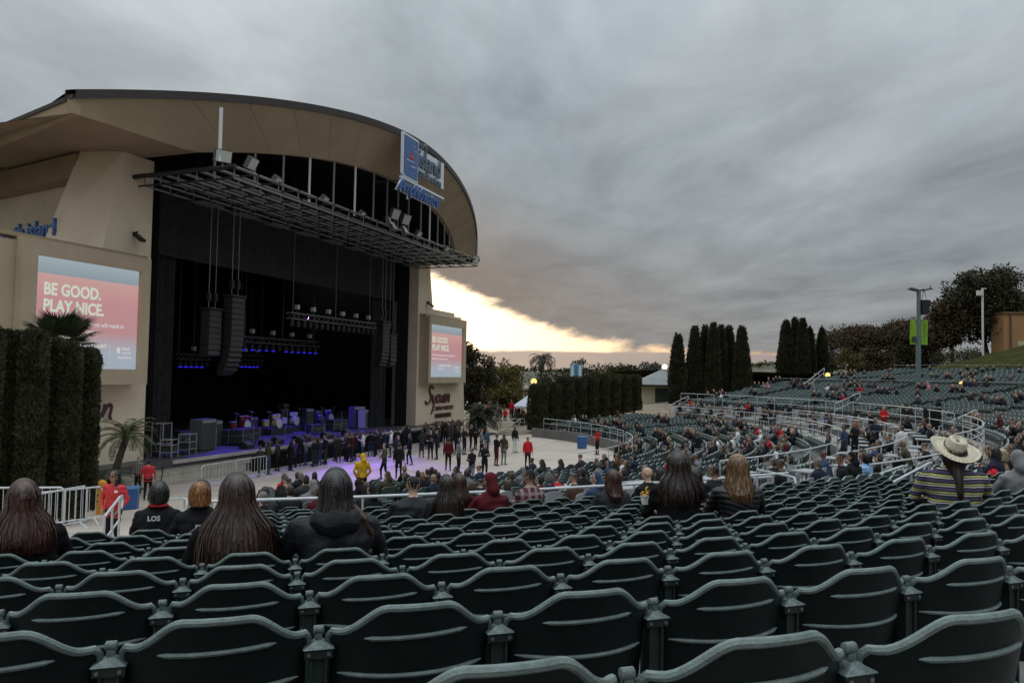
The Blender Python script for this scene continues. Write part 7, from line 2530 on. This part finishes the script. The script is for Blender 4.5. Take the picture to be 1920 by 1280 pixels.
def spot(loc, target, col, energy, size, blend=0.6, parent=None):
    d = bpy.data.lights.new('stage_spot', 'SPOT')
    d.energy = energy; d.color = col; d.spot_size = size; d.spot_blend = blend; d.shadow_soft_size = 0.3
    o = bpy.data.objects.new('stage_spot', d)
    COL.objects.link(o)
    o.location = loc
    o.rotation_euler = (Vector(target) - Vector(loc)).to_track_quat('-Z', 'Y').to_euler()
    return o


spot(SF(17, -4.5, 2.0), SF(16, -3.5, DECK), (0.10, 0.05, 1.0), 2600, 1.5)
spot(SF(22, -4.5, 2.0), SF(22, -2.5, DECK), (0.10, 0.05, 1.0), 2000, 1.4)
spot(SF(12, -3.5, 2.6), SF(9, -1.5, DECK), (0.10, 0.05, 1.0), 2000, 1.3)
spot(SF(16, -1.0, 3.6), on_floor(735, 884), (0.26, 0.07, 1.0), 15000, 0.62, 0.9)
spot(SF(19, -1.0, 3.6), on_floor(690, 862), (0.20, 0.06, 1.0), 8000, 0.60, 0.8)

# ------------------------------------------------------------------ gear on the stage
M_amp = mat('amp_grey', (0.10, 0.10, 0.105), 0.7, var=0.15, scale=6)
M_case = mat('flight_case', (0.03, 0.03, 0.032), 0.6)
M_alu = mat('aluminium_edge', (0.45, 0.45, 0.44), 0.4, 0.6)
M_cream2 = mat('drum_cream', (0.55, 0.44, 0.24), 0.5)
M_drumw = mat('drum_skin', (0.62, 0.62, 0.62), 0.5)


def gear_base(px, py, p):
    s, z = onp(px, py, p)
    return SF(s, p, DECK + 0.004)


def amp(label, px, p, w, h, d, col=None):
    e = empty('amplifier', gear_base(px, 820, p), STAGE_ROT + rnd.uniform(-0.3, 0.3), label, 'amplifier', 'amplifiers on stage')
    col = col or M_amp
    MB().box(-w / 2, w / 2, -d / 2, d / 2, 0.06, h).obj('cabinet', col, e)
    MB().box(-w / 2 + 0.05, w / 2 - 0.05, -d / 2 - 0.016, -d / 2 - 0.004, 0.12, h - 0.24).obj('grille', mat('amp_cloth', (0.05, 0.05, 0.05), 0.9, bump=0.5, bscale=80), e)
    MB().box(-w / 2 + 0.05, w / 2 - 0.05, -d / 2 - 0.02, -d / 2 - 0.004, h - 0.18, h - 0.05).obj('control_panel', M_alu, e)
    for k in range(5): MB().lathe([(0.014, 0), (0.014, 0.02)], 8, c=(0, 0, 0)).obj('knob', M_bsteel, e, False, (-w / 2 + 0.12 + k * (w - 0.24) / 4, -d / 2 - 0.022, h - 0.115), (PI / 2, 0, 0))
    for i in (-1, 1): MB().box(i * w * 0.4 - 0.03, i * w * 0.4 + 0.03, -d / 2 + 0.03, d / 2 - 0.03, 0, 0.058).obj('foot', M_bsteel, e)


def case(label, px, p, w, h, d):
    e = empty('flight_case', gear_base(px, 820, p), STAGE_ROT + rnd.uniform(-0.3, 0.3), label, 'flight case', 'flight cases on stage')
    MB().box(-w / 2, w / 2, -d / 2, d / 2, 0.12, h).obj('body', M_case, e)
    for x in (-1, 1):
        for y in (-1, 1):
            MB().box(x * w / 2 - 0.015, x * w / 2 + 0.015, y * d / 2 - 0.015, y * d / 2 + 0.015, 0.115, h + 0.008).obj('edge', M_alu, e)
            MB().lathe([(0.05, 0), (0.05, 0.11)], 8, c=(x * w * 0.38, y * d * 0.36, 0)).obj('castor', M_bsteel, e)
    MB().box(-w / 2 - 0.006, w / 2 + 0.006, -d / 2 - 0.006, d / 2 + 0.006, h * 0.62, h * 0.64).obj('lid_seam', M_alu, e)
    MB().box(-0.08, 0.08, -d / 2 - 0.02, -d / 2 - 0.007, h * 0.4, h * 0.48).obj('handle', M_alu, e)


def rack(label, px, p, w, h):
    e = empty('gear_rack', gear_base(px, 820, p), STAGE_ROT + 0.3, label, 'rack', 'racks on stage')
    for x in (-1, 1):
        for y in (-0.3, 0.3): MB().bar((x * w / 2, y, 0), (x * w / 2, y, h), 0.045).obj('upright', M_alu, e)
    for z in (0.25, 0.62, h - 0.05): MB().box(-w / 2, w / 2, -0.32, 0.32, z, z + 0.035).obj('shelf', M_alu, e)
    MB().box(-w / 2 + 0.05, w / 2 - 0.05, -0.26, 0.26, 0.29, 0.55).obj('equipment', M_case, e)


def monitor(label, px, p):
    e = empty('floor_monitor', gear_base(px, 830, p), STAGE_ROT + rnd.uniform(-0.25, 0.25), label, 'monitor speaker', 'wedge monitors on the stage edge')
    MB().prism([(-0.28, 0), (0.30, 0), (0.30, 0.18), (-0.05, 0.42), (-0.28, 0.36)], -0.36, 0.36, lambda a, b, d: (d, -a, b)).obj('cabinet', M_bsteel, e)
    MB().prism([(0.29, 0.20), (-0.03, 0.42), (-0.02, 0.435), (0.30, 0.215)], -0.33, 0.33, lambda a, b, d: (d, -a, b)).obj('grille', M_dark, e)


def mic(label, px, p, h=1.5):
    e = empty('microphone_stand', gear_base(px, 825, p), rnd.uniform(0, 6), label, 'microphone stand', 'microphone stands on stage')
    MB().lathe([(0.14, 0), (0.14, 0.02), (0.02, 0.035)], 12).obj('base', M_bsteel, e)
    MB().tube([(0, 0, 0.03), (0, 0, h * 0.8)], 0.012, 6).obj('stem', M_alu, e)
    MB().tube([(0, 0, h * 0.8), (0.35, 0, h)], 0.010, 6).obj('boom', M_alu, e)
    MB().lathe([(0.012, 0), (0.022, 0.1), (0.026, 0.14), (0.012, 0.165)], 8, c=(0.35, 0, h - 0.05)).obj('microphone', M_bsteel, e)


def drums(label, px, p, shell, front, lit=1.0):
    B = gear_base(px, 820, p)
    e = empty('drum_kit', B, STAGE_ROT, label, 'drum kit', 'drum kits on stage')
    MB().box(-1.3, 1.3, -0.8, 1.4, 0.0, 0.42).obj('riser', M_case, e)
    def drum(nm, c, r, d, ax, m):
        M = Matrix.Translation(c) @ (Matrix.Rotation(PI / 2, 4, 'X') if ax else Matrix.Identity(4))
        q = MB(); q.lathe([(r, -d / 2), (r, d / 2)], 18)
        q2 = MB(); q2.lathe([(r * 0.99, d / 2 + 0.002), (0.01, d / 2 + 0.004)], 18)
        o = q.obj(nm, m, e, True); o.matrix_local = M
        o2 = q2.obj('drum_head', front, o)
        q3 = MB(); q3.tube([(r * 1.02 * math.cos(a), r * 1.02 * math.sin(a), d / 2) for a in np.linspace(0, 2 * PI, 19)[:-1]], 0.018, 5, closed=True)
        q3.obj('hoop', M_alu, o)
    drum('bass_drum', (0, -0.3, 0.78), 0.33, 0.45, True, shell)
    drum('rack_tom', (-0.25, -0.2, 1.28), 0.17, 0.25, False, shell)
    drum('rack_tom', (0.22, -0.2, 1.28), 0.18, 0.26, False, shell)
    drum('floor_tom', (-0.75, 0.1, 0.82), 0.24, 0.42, False, shell)
    drum('snare_drum', (0.55, 0.15, 0.98), 0.20, 0.16, False, shell)
    for x, y, z in ((-0.8, -0.2, 1.62), (0.8, -0.2, 1.66), (1.0, 0.3, 1.35)):
        MB().tube([(x, y, 0.42), (x, y, z)], 0.014, 6).obj('cymbal_stand', M_alu, e)
        o = MB().lathe([(0.24, 0), (0.12, 0.02), (0.03, 0.045), (0.01, 0.05)], 18, c=(0, 0, 0)).obj('cymbal', mat('brass', (0.5, 0.36, 0.12), 0.3, 0.8), e, True, (x, y, z), (0.2, 0.15, 0))
    MB().lathe([(0.18, 0.95), (0.18, 1.02)], 14, c=(0.1, 0.7, 0)).obj('stool_seat', M_bsteel, e)
    MB().tube([(0.1, 0.7, 0.42), (0.1, 0.7, 0.95)], 0.03, 6).obj('stool_post', M_alu, e)


drums('cream shelled drum kit on low riser in the stage middle', 512, -4.5, M_cream2, M_drumw)
drums('white headed drum kit right of the cream one', 545, -5.2, mat('drum_white', (0.5, 0.5, 0.52), 0.4), M_drumw)
drums('dark drum kit left of the stage middle', 452, -5.0, mat('drum_red', (0.20, 0.03, 0.02), 0.4), M_drumw)
drums('blue lit drum kit towards the far side', 610, -5.0, mat('drum_blue', (0.06, 0.06, 0.20), 0.4), M_drumw)
amp('tall dark grey cabinet at the near side of the stage', 380, -1.0, 1.3, 1.75, 0.8)
amp('grey cabinet beside the near side speaker column', 398, -2.4, 0.9, 1.5, 0.7)
amp('tall open amplifier stack in the stage middle', 576, -4.2, 0.75, 1.7, 0.5, M_case)
amp('black amplifier right of the open stack', 592, -5.5, 0.9, 1.4, 0.5, M_case)
amp('grey amplifier stack at the far side of the stage', 668, -2.6, 1.2, 1.75, 0.7)
amp('pale fronted amplifier at the far side of the stage', 680, -2.0, 0.9, 1.5, 0.6, mat('amp_pale', (0.34, 0.34, 0.35), 0.6))
amp('black amplifier left of the cream drums', 470, -6.0, 0.9, 1.2, 0.5, M_case)
amp('small black amplifier at the stage rear', 530, -8.0, 0.8, 1.9, 0.5, M_case)
case('wide flight case with blue lit lid', 458, -1.4, 2.6, 0.95, 0.9)
case('flight case left of the blue lit one', 430, -1.8, 0.9, 0.9, 0.7)
case('flight case at the stage rear left', 345, -3.4, 1.0, 0.9, 0.7)
case('long flight case by the far drums', 630, -2.2, 1.6, 0.9, 0.8)
case('low flight case between drums', 590, -2.0, 1.2, 0.7, 0.7)
case('flight case at the stage rear right', 645, -6.0, 1.2, 1.1, 0.8)
rack('tall open aluminium rack at the near stage corner', 303, -0.6, 0.9, 1.75)
rack('low aluminium rack beside the tall one', 318, 0.2, 0.7, 0.95)
rack('aluminium rack in front of the near drape', 352, -0.2, 0.8, 1.1)
for i, (px, p) in enumerate(((462, 0.6), (498, 0.7), (560, 0.7), (575, 0.6), (612, 0.6), (650, 0.7), (520, 0.2))):
    monitor(f'black wedge monitor on the stage edge, {ORD[i]} placed from the near side' if i < 6 else 'black wedge monitor set back in front of the drums', px, p)
for i, (px, p) in enumerate(((405, -0.6), (475, -0.6), (535, -0.8), (606, -1.0), (640, -1.4))):
    mic(f'microphone stand, {ORD[i]} from the near side of the stage', px, p, 1.55)
# cables hanging down the near block wall
for i, (s, c) in enumerate(((-3.2, 0.2), (-2.9, -0.3), (-1.4, 0.4), (0.4, -0.2))):
    o = MB().tube([SF(s, 1.5, DECK - 0.2), SF(s + c * 0.4, 1.52, -5.3), SF(s + c, 1.55, -5.8), SF(s + c * 1.8, 1.9, -6.02)], 0.03, 6).obj('cable', M_bsteel, None, True)
    tag(o, f'black cable hanging down the pale stage wall, {ORD[i]} from the left', 'cable')


# ------------------------------------------------------------------ things that look alike: tell them apart by their order from the left
bpy.context.view_layer.update()
same = {}
for o in bpy.data.objects:
    if o.parent is None and 'label' in o: same.setdefault(o['label'], []).append(o)
for lab, os_ in same.items():
    if len(os_) < 2: continue
    os_.sort(key=lambda o: proj(o.location)[0])
    for i, o in enumerate(os_):
        if i < len(ORD): o['label'] = f'{lab}, {ORD[i]} such from left'
